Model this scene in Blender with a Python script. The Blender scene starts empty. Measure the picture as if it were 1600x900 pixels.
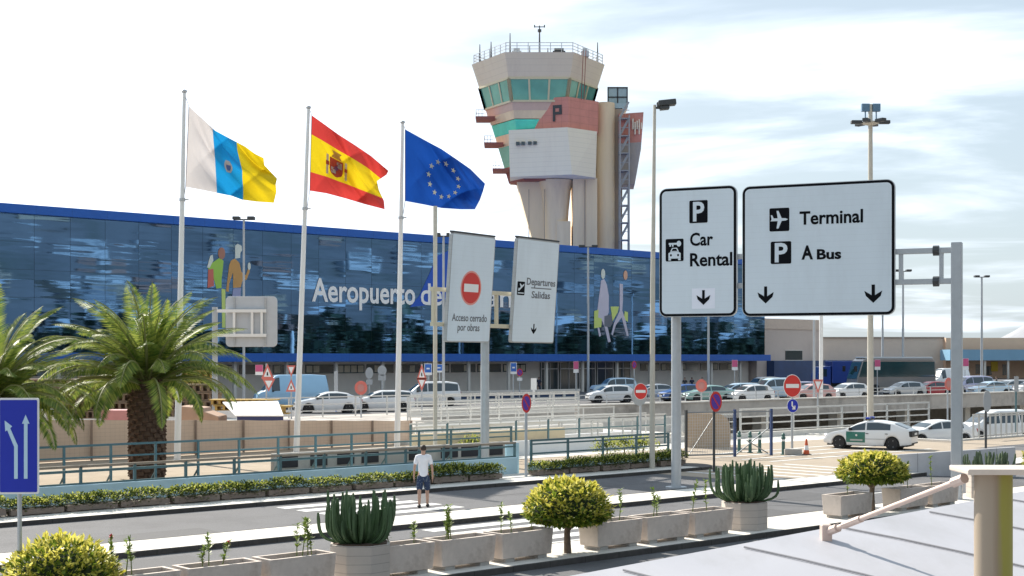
import bpy, bmesh, math, random
from math import sin, cos, pi, radians, sqrt, atan2
from mathutils import Vector, Matrix, noise as mnoise

scene = bpy.context.scene
random.seed(7)

# ------------------------------------------------------------------ camera
FPX, CAMH, HOR = 2200.0, 4.2, 560.0          # focal length in photo pixels, eye height, horizon row
cam_d = bpy.data.cameras.new('camera')
cam = bpy.data.objects.new('camera', cam_d)
scene.collection.objects.link(cam)
cam.location = (0, 0, CAMH)
cam.rotation_euler = (radians(90), 0, 0)
cam_d.sensor_width = 36.0
cam_d.lens = FPX / 1600 * 36.0
cam_d.shift_y = (HOR - 450) / 1600
cam_d.clip_start = 0.1
cam_d.clip_end = 20000
scene.camera = cam

# ------------------------------------------------------------------ sky and sun
SUN_DIR = Vector((-0.62, 0.78, 0.0)).normalized()
SUN_EL = radians(36)
world = bpy.data.worlds.new('World')
scene.world = world
world.use_nodes = True
nt = world.node_tree
nt.nodes.clear()
wo = nt.nodes.new('ShaderNodeOutputWorld')
bg = nt.nodes.new('ShaderNodeBackground')
bg.inputs['Strength'].default_value = 0.12
sky = nt.nodes.new('ShaderNodeTexSky')
sky.sky_type = 'NISHITA'
sky.sun_disc = False
sky.sun_elevation = SUN_EL
sky.sun_rotation = atan2(SUN_DIR.x, SUN_DIR.y)
sky.air_density = 1.0
sky.dust_density = 2.0
tc = nt.nodes.new('ShaderNodeTexCoord')
sep = nt.nodes.new('ShaderNodeSeparateXYZ')
nt.links.new(tc.outputs['Generated'], sep.inputs[0])
def wmath(op, a, b=None, c=None, clamp=False):
    n = nt.nodes.new('ShaderNodeMath'); n.operation = op; n.use_clamp = clamp
    for i, x in enumerate((a, b, c)):
        if x is None: continue
        if isinstance(x, (int, float)): n.inputs[i].default_value = x
        else: nt.links.new(x, n.inputs[i])
    return n.outputs[0]
zz = wmath('ADD', wmath('MAXIMUM', sep.outputs[2], 0.0), 0.10)
cx = wmath('DIVIDE', sep.outputs[0], zz)
cy = wmath('DIVIDE', sep.outputs[1], zz)
comb = nt.nodes.new('ShaderNodeCombineXYZ')
nt.links.new(wmath('ADD', wmath('MULTIPLY', cx, 0.55), wmath('MULTIPLY', cy, 0.18)), comb.inputs[0])
nt.links.new(wmath('MULTIPLY', cy, 0.9), comb.inputs[1])
cn = nt.nodes.new('ShaderNodeTexNoise')
cn.inputs['Scale'].default_value = 1.15
cn.inputs['Detail'].default_value = 7
cn.inputs['Roughness'].default_value = 0.55
cn.inputs['Distortion'].default_value = 0.6
nt.links.new(comb.outputs[0], cn.inputs['Vector'])
# thin bright cloud, denser on the sun's side of the sky
dt = wmath('ADD', wmath('MULTIPLY', sep.outputs[0], SUN_DIR.x), wmath('MULTIPLY', sep.outputs[1], SUN_DIR.y))
cl = wmath('ADD', cn.outputs['Fac'], wmath('MULTIPLY', wmath('SUBTRACT', dt, 0.62), 0.85))
mr = nt.nodes.new('ShaderNodeMapRange')
mr.interpolation_type = 'SMOOTHSTEP'
mr.inputs['From Min'].default_value = 0.44
mr.inputs['From Max'].default_value = 0.74
nt.links.new(cl, mr.inputs['Value'])
mixc = nt.nodes.new('ShaderNodeMix'); mixc.data_type = 'RGBA'
nt.links.new(mr.outputs[0], mixc.inputs['Factor'])
veil = nt.nodes.new('ShaderNodeMix'); veil.data_type = 'RGBA'
veil.inputs['Factor'].default_value = 0.80
nt.links.new(sky.outputs[0], veil.inputs['A'])
veil.inputs['B'].default_value = (2.85, 3.4, 3.8, 1)
nt.links.new(veil.outputs['Result'], mixc.inputs['A'])
mixc.inputs['B'].default_value = (6.9, 7.5, 8.4, 1)
nt.links.new(mixc.outputs['Result'], bg.inputs['Color'])
nt.links.new(bg.outputs[0], wo.inputs['Surface'])

sun_d = bpy.data.lights.new('sun', 'SUN')
sun_d.energy = 4.6
sun_d.angle = radians(0.55)
sun_d.color = (1.0, 0.93, 0.82)
sun = bpy.data.objects.new('sun', sun_d)
scene.collection.objects.link(sun)
sv = Vector((SUN_DIR.x * cos(SUN_EL), SUN_DIR.y * cos(SUN_EL), sin(SUN_EL)))
sun.rotation_euler = sv.to_track_quat('Z', 'Y').to_euler()
sun.location = (-40, 50, 60)

vs = scene.view_settings
vs.view_transform = 'Standard'
vs.look = 'None'
vs.gamma = 1
vs.use_curve_mapping = False
vs.exposure = 0.85
scene.cycles.max_bounces = 8
scene.cycles.transparent_max_bounces = 8
scene.cycles.use_denoising = True

# ------------------------------------------------------------------ frames
# road frame: u runs along the road (away to the right), v across it (away to the left)
TH = atan2(3235 - 800, FPX)
S, C_ = sin(TH), cos(TH)
PHI = pi / 2 - TH
def W(u, v, z=0.0): return Vector((u * S - v * C_, u * C_ + v * S, z))
def uvof(x, y): return x * S + y * C_, -x * C_ + y * S
def G(px, py, z=0.0):                     # ground point seen at a photo pixel
    Y = (CAMH - z) * FPX / (py - HOR)
    return Vector(((px - 800) / FPX * Y, Y, z))
def P(px, py, Y):                         # point at depth Y
    return Vector(((px - 800) / FPX * Y, Y, CAMH + (HOR - py) / FPX * Y))
def uat(px, v):                           # u where the vertical plane v is seen at column px
    k = (px - 800) / FPX
    Y = v / (-k * C_ + S)
    return (k * S + C_) * Y
def Yat(px, v):
    k = (px - 800) / FPX
    return v / (-k * C_ + S)
def zat(px, py, v): return CAMH + (HOR - py) / FPX * Yat(px, v)

# ------------------------------------------------------------------ materials
def _nm(name):
    m = bpy.data.materials.new(name); m.use_nodes = True
    t = m.node_tree; b = t.nodes['Principled BSDF']
    return m, t, b
def rgb(c, a=1.0): return (c[0], c[1], c[2], a)
def mat(name, col, rough=0.6, metal=0.0, var=0.10, scale=2.5, bump=0.0, bscale=None, spec=0.5, coat=0.0,
        stain=None, stain_amt=0.35, stain_scale=0.6, stretch=(1, 1, 1)):
    m, t, b = _nm(name)
    N, L = t.nodes, t.links
    b.inputs['Roughness'].default_value = rough
    b.inputs['Metallic'].default_value = metal
    b.inputs['Specular IOR Level'].default_value = spec
    b.inputs['Coat Weight'].default_value = coat
    b.inputs['Base Color'].default_value = rgb(col)
    if var > 0 or stain is not None or bump > 0:
        tcn = N.new('ShaderNodeTexCoord'); mp = N.new('ShaderNodeMapping')
        mp.inputs['Scale'].default_value = stretch
        L.new(tcn.outputs['Object'], mp.inputs['Vector'])
        n1 = N.new('ShaderNodeTexNoise'); n1.inputs['Scale'].default_value = scale
        n1.inputs['Detail'].default_value = 6; n1.inputs['Roughness'].default_value = 0.65
        L.new(mp.outputs[0], n1.inputs['Vector'])
        r = N.new('ShaderNodeValToRGB')
        r.color_ramp.elements[0].position = 0.28; r.color_ramp.elements[1].position = 0.72
        r.color_ramp.elements[0].color = rgb([x * (1 - var) for x in col])
        r.color_ramp.elements[1].color = rgb([min(1, x * (1 + var)) for x in col])
        L.new(n1.outputs['Fac'], r.inputs['Fac'])
        out = r.outputs['Color']
        if stain is not None:
            n2 = N.new('ShaderNodeTexNoise'); n2.inputs['Scale'].default_value = stain_scale
            n2.inputs['Detail'].default_value = 8; n2.inputs['Roughness'].default_value = 0.7
            L.new(mp.outputs[0], n2.inputs['Vector'])
            r2 = N.new('ShaderNodeMapRange')
            r2.inputs['From Min'].default_value = 0.48; r2.inputs['From Max'].default_value = 0.68
            r2.inputs['To Max'].default_value = stain_amt
            L.new(n2.outputs['Fac'], r2.inputs['Value'])
            mx = N.new('ShaderNodeMix'); mx.data_type = 'RGBA'
            L.new(r2.outputs[0], mx.inputs['Factor']); L.new(out, mx.inputs['A'])
            mx.inputs['B'].default_value = rgb(stain)
            out = mx.outputs['Result']
        L.new(out, b.inputs['Base Color'])
        if bump > 0:
            n3 = N.new('ShaderNodeTexNoise'); n3.inputs['Scale'].default_value = bscale or scale * 8
            n3.inputs['Detail'].default_value = 4
            L.new(mp.outputs[0], n3.inputs['Vector'])
            bp = N.new('ShaderNodeBump'); bp.inputs['Strength'].default_value = bump
            bp.inputs['Distance'].default_value = 0.02
            L.new(n3.outputs['Fac'], bp.inputs['Height']); L.new(bp.outputs[0], b.inputs['Normal'])
    return m
def lined(m, axis, spacing, width=0.06, dark=0.6, coord='Object', bumpd=0.01):
    """thin joints every `spacing` metres along an axis, multiplied into a material's colour"""
    t = m.node_tree; N, L = t.nodes, t.links; b = N['Principled BSDF']
    tcn = N.new('ShaderNodeTexCoord'); sp = N.new('ShaderNodeSeparateXYZ')
    L.new(tcn.outputs[coord], sp.inputs[0])
    d = N.new('ShaderNodeMath'); d.operation = 'DIVIDE'; L.new(sp.outputs[axis], d.inputs[0]); d.inputs[1].default_value = spacing
    f = N.new('ShaderNodeMath'); f.operation = 'FRACT'; L.new(d.outputs[0], f.inputs[0])
    l = N.new('ShaderNodeMath'); l.operation = 'LESS_THAN'; L.new(f.outputs[0], l.inputs[0]); l.inputs[1].default_value = width
    mx = N.new('ShaderNodeMix'); mx.data_type = 'RGBA'; mx.blend_type = 'MULTIPLY'
    L.new(l.outputs[0], mx.inputs['Factor'])
    src = b.inputs['Base Color']
    if src.links: L.new(src.links[0].from_socket, mx.inputs['A'])
    else: mx.inputs['A'].default_value = src.default_value
    mx.inputs['B'].default_value = (dark, dark, dark, 1)
    L.new(mx.outputs['Result'], src)
    return m
def leafmat(name, c0, c1, trans=0.35):
    m, t, b = _nm(name); N, L = t.nodes, t.links
    g = N.new('ShaderNodeNewGeometry')
    r = N.new('ShaderNodeValToRGB')
    r.color_ramp.elements[0].color = rgb(c0); r.color_ramp.elements[1].color = rgb(c1)
    L.new(g.outputs['Random Per Island'], r.inputs['Fac'])
    L.new(r.outputs['Color'], b.inputs['Base Color'])
    b.inputs['Roughness'].default_value = 0.5
    b.inputs['Specular IOR Level'].default_value = 0.35
    tr = N.new('ShaderNodeBsdfTranslucent')
    L.new(r.outputs['Color'], tr.inputs['Color'])
    mx = N.new('ShaderNodeMixShader'); mx.inputs[0].default_value = trans
    L.new(b.outputs[0], mx.inputs[1]); L.new(tr.outputs[0], mx.inputs[2])
    L.new(mx.outputs[0], N['Material Output'].inputs['Surface'])
    return m
def clothmat(name, col, trans=0.35, rough=0.75):
    m, t, b = _nm(name); N, L = t.nodes, t.links
    b.inputs['Base Color'].default_value = rgb(col); b.inputs['Roughness'].default_value = rough
    b.inputs['Specular IOR Level'].default_value = 0.2
    tcn = N.new('ShaderNodeTexCoord')
    n1 = N.new('ShaderNodeTexNoise'); n1.inputs['Scale'].default_value = 3.0; n1.inputs['Detail'].default_value = 5
    L.new(tcn.outputs['Object'], n1.inputs['Vector'])
    bp = N.new('ShaderNodeBump'); bp.inputs['Strength'].default_value = 0.35; bp.inputs['Distance'].default_value = 0.08
    L.new(n1.outputs['Fac'], bp.inputs['Height']); L.new(bp.outputs[0], b.inputs['Normal'])
    tr = N.new('ShaderNodeBsdfTranslucent'); tr.inputs['Color'].default_value = rgb(col)
    mx = N.new('ShaderNodeMixShader'); mx.inputs[0].default_value = trans
    L.new(b.outputs[0], mx.inputs[1]); L.new(tr.outputs[0], mx.inputs[2])
    L.new(mx.outputs[0], N['Material Output'].inputs['Surface'])
    return m

# ------------------------------------------------------------------ mesh helpers
COL = scene.collection
class MB:
    """collects shapes and links them as ONE mesh object"""
    def __init__(self): self.v, self.f, self.m, self.cur = [], [], [], 0
    def add(self, vs_, fs_, m=None):
        o = len(self.v)
        self.v += [tuple(p) for p in vs_]
        for f in fs_:
            self.f.append(tuple(i + o for i in f)); self.m.append(self.cur if m is None else m)
        return self
    def box(self, x0, x1, y0, y1, z0, z1, m=None, M=None):
        vs_ = [Vector((x, y, z)) for z in (z0, z1) for (x, y) in ((x0, y0), (x1, y0), (x1, y1), (x0, y1))]
        if M is not None: vs_ = [M @ p for p in vs_]
        return self.add(vs_, [(3, 2, 1, 0), (4, 5, 6, 7), (0, 1, 5, 4), (1, 2, 6, 5), (2, 3, 7, 6), (3, 0, 4, 7)], m)
    def bar(self, p0, p1, w, h=None, m=None):          # square bar between two points
        p0, p1 = Vector(p0), Vector(p1); h = h or w
        d = (p1 - p0); L = d.length
        if L < 1e-6: return self
        q = d.to_track_quat('X', 'Z').to_matrix().to_4x4(); q.translation = p0
        return self.box(0, L, -w / 2, w / 2, -h / 2, h / 2, m, q)
    def prism(self, poly, z0, z1, m=None, top=None):   # polygon in xy (counter-clockwise), extruded in z
        n = len(poly); top = top or poly
        vs_ = [(x, y, z0) for x, y in poly] + [(x, y, z1) for x, y in top]
        fs_ = [tuple(reversed(range(n))), tuple(range(n, 2 * n))]
        fs_ += [(i, (i + 1) % n, n + (i + 1) % n, n + i) for i in range(n)]
        return self.add(vs_, fs_, m)
    def plate(self, poly, y0, y1, m=None):             # polygon in xz (counter-clockwise seen from -y), thickness along y
        n = len(poly)
        vs_ = [(x, y0, z) for x, z in poly] + [(x, y1, z) for x, z in poly]
        fs_ = [tuple(range(n)), tuple(reversed(range(n, 2 * n)))]
        fs_ += [(i, n + i, n + (i + 1) % n, (i + 1) % n) for i in range(n)]
        return self.add(vs_, fs_, m)
    def tube(self, pts, rad, n=8, m=None, caps=True, flat=1.0):
        pts = [Vector(p) for p in pts]
        if not isinstance(rad, (list, tuple)): rad = [rad] * len(pts)
        vs_, fs_ = [], []
        ref = None
        for i, p in enumerate(pts):
            d = (pts[min(i + 1, len(pts) - 1)] - pts[max(i - 1, 0)]).normalized()
            if ref is None:
                ref = Vector((1, 0, 0)) if abs(d.x) < 0.9 else Vector((0, 1, 0))
            a = (ref - d * ref.dot(d)).normalized(); b_ = d.cross(a); ref = a
            for k in range(n):
                t = 2 * pi * k / n
                vs_.append(p + (a * cos(t) + b_ * sin(t) * flat) * rad[i])
        for i in range(len(pts) - 1):
            for k in range(n):
                k2 = (k + 1) % n
                fs_.append((i * n + k, i * n + k2, (i + 1) * n + k2, (i + 1) * n + k))
        if caps:
            fs_.append(tuple(reversed(range(n)))); fs_.append(tuple(range((len(pts) - 1) * n, len(pts) * n)))
        return self.add(vs_, fs_, m)
    def lathe(self, prof, n=24, m=None, M=None, caps=True):   # (r, z) profile about z
        vs_, fs_ = [], []
        for r, z in prof:
            for k in range(n):
                t = 2 * pi * k / n; p = Vector((r * cos(t), r * sin(t), z))
                vs_.append(M @ p if M is not None else p)
        for i in range(len(prof) - 1):
            for k in range(n):
                k2 = (k + 1) % n
                fs_.append((i * n + k, i * n + k2, (i + 1) * n + k2, (i + 1) * n + k))
        if caps:
            fs_.append(tuple(reversed(range(n)))); fs_.append(tuple(range((len(prof) - 1) * n, len(prof) * n)))
        return self.add(vs_, fs_, m)
    def grid(self, fn, nu, nv, m=None, mf=None):
        vs_ = [fn(i / nu, j / nv) for j in range(nv + 1) for i in range(nu + 1)]
        o = len(self.v); self.v += [tuple(p) for p in vs_]
        for j in range(nv):
            for i in range(nu):
                a = o + j * (nu + 1) + i
                self.f.append((a, a + 1, a + nu + 2, a + nu + 1))
                self.m.append(mf((i + .5) / nu, (j + .5) / nv) if mf else (self.cur if m is None else m))
        return self
    def leaf(self, p, d, up, l, w, m=None):            # one leaf: a small bent rhombus
        d = d.normalized(); s = d.cross(up)
        if s.length < 1e-4: s = d.cross(Vector((1, 0.3, 0)))
        s.normalize(); nn = s.cross(d)
        self.add([p, p + d * l * .5 + s * w * .5 + nn * l * .06, p + d * l, p + d * l * .5 - s * w * .5 + nn * l * .06], [(0, 1, 2, 3)], m)
        return self
    def build(self, name, mats, parent=None, loc=None, rz=None, smooth=None, bevel=0.0, M=None):
        me = bpy.data.meshes.new(name)
        me.from_pydata(self.v, [], self.f)
        if not isinstance(mats, (list, tuple)): mats = [mats]
        for mm in mats: me.materials.append(mm)
        if len(mats) > 1: me.polygons.foreach_set('material_index', self.m)
        me.update()
        if smooth is not None:
            me.polygons.foreach_set('use_smooth', [True] * len(me.polygons))
            if smooth < 180: me.set_sharp_from_angle(angle=radians(smooth))
        o = bpy.data.objects.new(name, me); COL.objects.link(o)
        if bevel > 0:
            bm_ = o.modifiers.new('edge', 'BEVEL'); bm_.width = bevel; bm_.segments = 2
            bm_.limit_method = 'ANGLE'; bm_.angle_limit = radians(40)
        if parent is not None: o.parent = parent
        if M is not None: o.matrix_local = M
        if loc is not None: o.location = loc
        if rz is not None: o.rotation_euler = (0, 0, rz)
        return o
def tag(o, label=None, cat=None, group=None, kind=None):
    if label: o['label'] = label
    if cat: o['category'] = cat
    if group: o['group'] = group
    if kind: o['kind'] = kind
    return o
def thing(name, label, cat, loc=(0, 0, 0), rz=0.0, group=None):
    o = bpy.data.objects.new(name, None); COL.objects.link(o)
    o.empty_display_size = 0.3
    o.location = loc; o.rotation_euler = (0, 0, rz)
    return tag(o, label, cat, group)
def kids(o): return [c for c in COL.objects if c.parent == o]
_kidcache = {}
def copy_tree(o, parent=None, loc=None, rz=None, label=None, group=None):
    c = o.copy(); COL.objects.link(c)
    if parent is not None: c.parent = parent
    if loc is not None: c.location = loc
    if rz is not None: c.rotation_euler = (0, 0, rz)
    if label: c['label'] = label
    if group: c['group'] = group
    if o not in _kidcache: _kidcache[o] = list(o.children)
    for ch in _kidcache[o]: copy_tree(ch, c)
    return c
def struct(o): o['kind'] = 'structure'; return o
def text_mesh(s, size, bold=0.0, spacing=1.0, extrude=0.002, name='lettering'):
    cu = bpy.data.curves.new('letters', 'FONT'); cu.body = s; cu.size = size
    cu.offset = bold; cu.extrude = extrude; cu.space_character = spacing
    cu.align_x = 'LEFT'; cu.resolution_u = 3
    o = bpy.data.objects.new('letters', cu); COL.objects.link(o)
    bpy.context.view_layer.update()
    me = bpy.data.meshes.new_from_object(o.evaluated_get(bpy.context.evaluated_depsgraph_get()))
    bpy.data.objects.remove(o); bpy.data.curves.remove(cu)
    me.name = name
    return me
def text(s, size, m, parent, x, z, y=-0.01, width=None, bold=0.0, spacing=1.0, name='lettering', extrude=0.002):
    """letters standing in the parent's xz plane, reading along +x, facing -y; left baseline at (x, z)"""
    me = text_mesh(s, size, bold, spacing, extrude, name)
    sx = 1.0
    xs = [v.co.x for v in me.vertices]
    if width: sx = width / (max(xs) - min(xs))
    x0 = min(xs)
    for v in me.vertices:
        a, b_, c = v.co
        v.co = ((a - x0) * sx, -c, b_)
    me.materials.clear(); me.materials.append(m)
    o = bpy.data.objects.new(name, me); COL.objects.link(o); o.parent = parent
    o.location = (x, y, z)
    return o
def rrect(x0, x1, z0, z1, r, n=5):
    pts = []
    for cx_, cz_, a0 in ((x1 - r, z0 + r, -90), (x1 - r, z1 - r, 0), (x0 + r, z1 - r, 90), (x0 + r, z0 + r, 180)):
        for i in range(n + 1):
            a = radians(a0 + 90 * i / n); pts.append((cx_ + r * cos(a), cz_ + r * sin(a)))
    return pts
def circ(cx_, cz_, r, n=28, sx=1.0):
    return [(cx_ + r * sx * cos(2 * pi * i / n), cz_ + r * sin(2 * pi * i / n)) for i in range(n)]
def ipol(pts, x):
    if x <= pts[0][0]: return pts[0][1]
    for (a, b_), (c, d) in zip(pts, pts[1:]):
        if x <= c:
            t = (x - a) / (c - a) if c > a else 0
            t = t * t * (3 - 2 * t) if False else t
            return b_ + (d - b_) * t
    return pts[-1][1]
# ------------------------------------------------------------------ shared materials
m_asphalt = mat('asphalt', (0.135, 0.135, 0.142), 0.85, var=0.20, scale=40, bump=0.35, bscale=160, stain=(0.075, 0.075, 0.08), stain_amt=0.55, stain_scale=0.35, spec=0.3)
m_pave = mat('pale_paving', (0.68, 0.65, 0.60), 0.8, var=0.08, scale=3, stain=(0.50, 0.47, 0.42), stain_amt=0.4, stain_scale=0.9, bump=0.15, bscale=40)
lined(lined(m_pave, 0, 1.0, 0.018, 0.62), 1, 0.7, 0.02, 0.62)
m_kerb = mat('kerb_shade_dark', (0.060, 0.055, 0.052), 0.8, var=0.25, scale=5, stain=(0.12, 0.11, 0.10), stain_amt=0.35, stain_scale=1.2)  # near-black tone puts the shade of the kerb faces into the colour
lined(m_kerb, 0, 1.0, 0.02, 0.5)
m_earth = mat('dry_earth', (0.34, 0.275, 0.205), 0.95, var=0.2, scale=2, bump=0.5, bscale=14, stain=(0.24, 0.19, 0.13), stain_amt=0.5, stain_scale=0.5)
m_plaza = mat('tan_paving', (0.36, 0.295, 0.225), 0.8, var=0.1, scale=4, stain=(0.24, 0.2, 0.155), stain_amt=0.4, stain_scale=0.4)
lined(lined(m_plaza, 0, 0.9, 0.03, 0.7), 1, 0.9, 0.03, 0.7)
m_paint = mat('road_paint', (0.72, 0.72, 0.70), 0.7, var=0.06, scale=6, stain=(0.25, 0.25, 0.25), stain_amt=0.55, stain_scale=3.0)
m_conc = mat('grey_concrete', (0.42, 0.40, 0.37), 0.85, var=0.1, scale=2, stain=(0.22, 0.21, 0.2), stain_amt=0.5, stain_scale=0.8, bump=0.15, bscale=25)
m_conc_dk = mat('deck_concrete', (0.46, 0.425, 0.39), 0.85, var=0.08, scale=1.5, stain=(0.17, 0.155, 0.14), stain_amt=0.75, stain_scale=0.35)
m_conc_lt = mat('pale_concrete', (0.70, 0.67, 0.62), 0.8, var=0.08, scale=1.5, stain=(0.42, 0.39, 0.35), stain_amt=0.4, stain_scale=0.6)
m_dark = mat('dark_void', (0.03, 0.03, 0.035), 0.9, var=0)
m_steel = mat('galvanised_steel', (0.50, 0.52, 0.54), 0.42, 0.55, var=0.08, scale=5)
m_steel_dk = mat('dark_steel', (0.06, 0.065, 0.07), 0.5, 0.3, var=0.1, scale=6)
m_white = mat('white_paint', (0.80, 0.80, 0.79), 0.45, var=0.04, scale=2)
m_black = mat('black_paint', (0.012, 0.012, 0.014), 0.5, var=0)
m_blue_band = mat('blue_cladding', (0.008, 0.115, 0.50), 0.45, var=0.06, scale=0.6)
lined(m_blue_band, 0, 3.05, 0.008, 0.6)
m_rubber = mat('rubber', (0.018, 0.018, 0.02), 0.75, var=0.1, scale=8)

# ------------------------------------------------------------------ ground with the sunken road cut into it
def uvbox(name, m, u0, u1, v0, v1, z0, z1, kind='structure', bevel=0.0, org=None):
    mb = MB(); cu, cv = (u0 + u1) / 2, (v0 + v1) / 2
    mb.box(u0 - cu, u1 - cu, v0 - cv, v1 - cv, z0, z1)
    o = mb.build(name, m, loc=W(cu, cv, 0), rz=PHI, bevel=bevel)
    if kind: o['kind'] = kind
    return o
TU0, TU1, TV0, TV1 = 46.0, 230.0, 47.6, 76.0
LU0, LU1, LV0 = 64.0, 135.0, 37.9          # lower road beyond the plaza
mb = MB()
R = 6000
def uq(u0, u1, v0, v1, z): mb.add([(u0, v0, z), (u1, v0, z), (u1, v1, z), (u0, v1, z)], [(0, 1, 2, 3)])
uq(-R, R, -R, LV0, 0); uq(-R, LU0, LV0, TV0, 0); uq(LU1, R, LV0, TV0, 0); uq(-R, R, TV1, R, 0); uq(-R, TU0, TV0, TV1, 0); uq(TU1, R, TV0, TV1, 0)
struct(mb.build('ground', m_earth, loc=(0, 0, 0), rz=PHI))
mb = MB()
mb.add([(TU0, TV0, 0), (TU1, TV0, 0), (TU1, TV1, 0), (TU0, TV1, 0), (TU0, TV0, -3.2), (TU1, TV0, -3.2), (TU1, TV1, -3.2), (TU0, TV1, -3.2)],
       [(4, 5, 6, 7), (0, 4, 7, 3), (1, 2, 6, 5), (0, 1, 5, 4), (3, 7, 6, 2)])
struct(mb.build('sunken_road', m_conc, loc=(0, 0, 0), rz=PHI))

struct(uvbox('service_road', m_asphalt, -40, 90, 2, 20.45, -0.05, 0.006))
struct(uvbox('near_carriageway', m_asphalt, -60, 140, 22.45, 27.35, -0.05, 0.008))
struct(uvbox('far_carriageway', m_asphalt, -60, 140, 29.05, 34.35, -0.05, 0.010))
struct(uvbox('plaza_paving', m_plaza, 41.5, LU0 - .2, 34.35, 46.6, -0.05, 0.012))
struct(uvbox('plaza_paving', m_plaza, LU0 - .2, 130, 34.35, LV0 - .2, -0.05, 0.012))
struct(uvbox('lower_road', m_asphalt, LU0, LU1, LV0, TV0, -3.2, -.72))
struct(uvbox('lower_road_kerb', m_conc_lt, LU0 - .2, LU1, LV0 - .2, LV0 - .001, -.8, .10, bevel=.02))
struct(uvbox('lower_road_kerb', m_conc_lt, LU0 - .2, LU0 - .001, LV0, 46.6, -.8, .10, bevel=.02))
struct(uvbox('crossing_paving', m_plaza, 38.2, 60, 29.3, 34.35, -0.05, 0.016))
# pavements: a slab with kerbs either side, kerb 15 cm wide and slightly proud
def strip(name, u0, u1, v0, v1, h=0.13, kerb=0.06, both=True):
    uvbox(name, m_pave, u0, u1, v0 + kerb, v1 - (kerb if both else 0), -0.05, h - 0.006)
    uvbox(name + '_kerb', m_kerb, u0, u1, v0, v0 + kerb, -0.05, h, bevel=0.015)
    if both: uvbox(name + '_kerb', m_kerb, u0, u1, v1 - kerb, v1, -0.05, h, bevel=0.015)
strip('planter_pavement', -40, 95, 20.45, 22.45)
strip('median_pavement', -60, 95, 27.35, 29.05)
strip('hedge_pavement', -60, 40.6, 34.35, 36.9, both=False)
# rounded end of the hedge island
mb = MB(); pts = [(0, -1.275)] + [(1.5 * sin(radians(a)), -1.275 * cos(radians(a))) for a in range(10, 171, 10)] + [(0, 1.275)]
mb.prism(pts, -0.05, 0.12)
struct(mb.build('hedge_pavement_end', m_kerb, loc=W(40.6, 35.625, 0), rz=PHI, bevel=0.015))
struct(uvbox('maze_paving', m_pave, uat(636, 45), TU0 + 20, 43.3, 47.5, -.05, .014))
# painted markings
mb = MB()
for i in range(5): v0 = 29.3 + i * 1.0; mb.add([(21.6, v0, 0), (25.6, v0, 0), (25.6, v0 + .5, 0), (21.6, v0 + .5, 0)], [(0, 1, 2, 3)])
struct(mb.build('zebra_marking', m_paint, loc=(0, 0, 0.0142), rz=PHI))
mb = MB()
for i in range(5): v0 = 22.7 + i * 0.95; mb.add([(21.4, v0, 0), (25.4, v0, 0), (25.4, v0 + .5, 0), (21.4, v0 + .5, 0)], [(0, 1, 2, 3)])
struct(mb.build('zebra_marking', m_paint, loc=(0, 0, 0.0122), rz=PHI))
mb = MB()
for i in range(-8, 20):
    if 2 < i < 5: continue
    u0 = i * 6.0; mb.add([(u0, 24.85, 0), (u0 + 2.2, 24.85, 0), (u0 + 2.2, 24.97, 0), (u0, 24.97, 0)], [(0, 1, 2, 3)])
struct(mb.build('lane_marking', m_paint, loc=(0, 0, 0.0122), rz=PHI))
mb = MB()   # crossing bars in front of the gate
for i in range(6): u0 = 39.5 + i * 1.15; mb.add([(u0, 29.5, 0), (u0 + .26, 29.5, 0), (u0 + .26, 34.2, 0), (u0, 34.2, 0)], [(0, 1, 2, 3)])
for i in range(4): v0 = 35.2 + i * 1.5; mb.add([(46, v0, 0), (58, v0, 0), (58, v0 + .22, 0), (46, v0 + .22, 0)], [(0, 1, 2, 3)])
struct(mb.build('crossing_marking', m_paint, loc=(0, 0, 0.0212), rz=PHI))

# tar sealed cracks, patched asphalt and a drain cover
m_tar = mat('tar_seal', (0.025, 0.025, 0.027), 0.6, var=0.1); m_patch = mat('asphalt_patch', (0.085, 0.085, 0.09), 0.85, var=0.2, scale=40, bump=.3, bscale=150)
rg = random.Random(17)
def crack(pts, z, w=.035):
    mb = MB(); q = []
    for (a, b), (c, d) in zip(pts, pts[1:]):
        n = max(2, int(math.hypot(c - a, d - b) / .5))
        q += [(a + (c - a) * i / n + rg.uniform(-.03, .03), b + (d - b) * i / n + rg.uniform(-.03, .03)) for i in range(n)]
    q.append(pts[-1])
    for (a, b), (c, d) in zip(q, q[1:]):
        l = math.hypot(c - a, d - b) or 1; nx, ny = -(d - b) / l * w / 2, (c - a) / l * w / 2
        mb.add([(a - nx, b - ny, 0), (c - nx, d - ny, 0), (c + nx, d + ny, 0), (a + nx, b + ny, 0)], [(0, 1, 2, 3)])
    struct(mb.build('tar_seam', m_tar, loc=(0, 0, z), rz=PHI))
crack([(6, 27.0), (11.5, 24.6), (15.5, 22.6)], .0126); crack([(18, 25.9), (30, 25.6), (44, 25.8)], .0126); crack([(2, 33.9), (7, 31.0), (9, 29.2)], .0146); crack([(28, 32.2), (40, 32.0)], .0146); crack([(31, 26.9), (33, 24.0), (33.4, 22.7)], .0126)
for (u0, u1, v0, v1, z) in ((12.5, 14.9, 25.4, 26.9, .0122), (27.0, 31.5, 22.7, 24.3, .0122), (14, 17.5, 29.4, 31.0, .0142), (34, 36.4, 24.9, 27.0, .0122)):
    mb = MB(); mb.add([(u0, v0, 0), (u1, v0, 0), (u1 + .1, v1, 0), (u0 - .05, v1, 0)], [(0, 1, 2, 3)]); struct(mb.build('asphalt_patch', m_patch, loc=(0, 0, z), rz=PHI))
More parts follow.
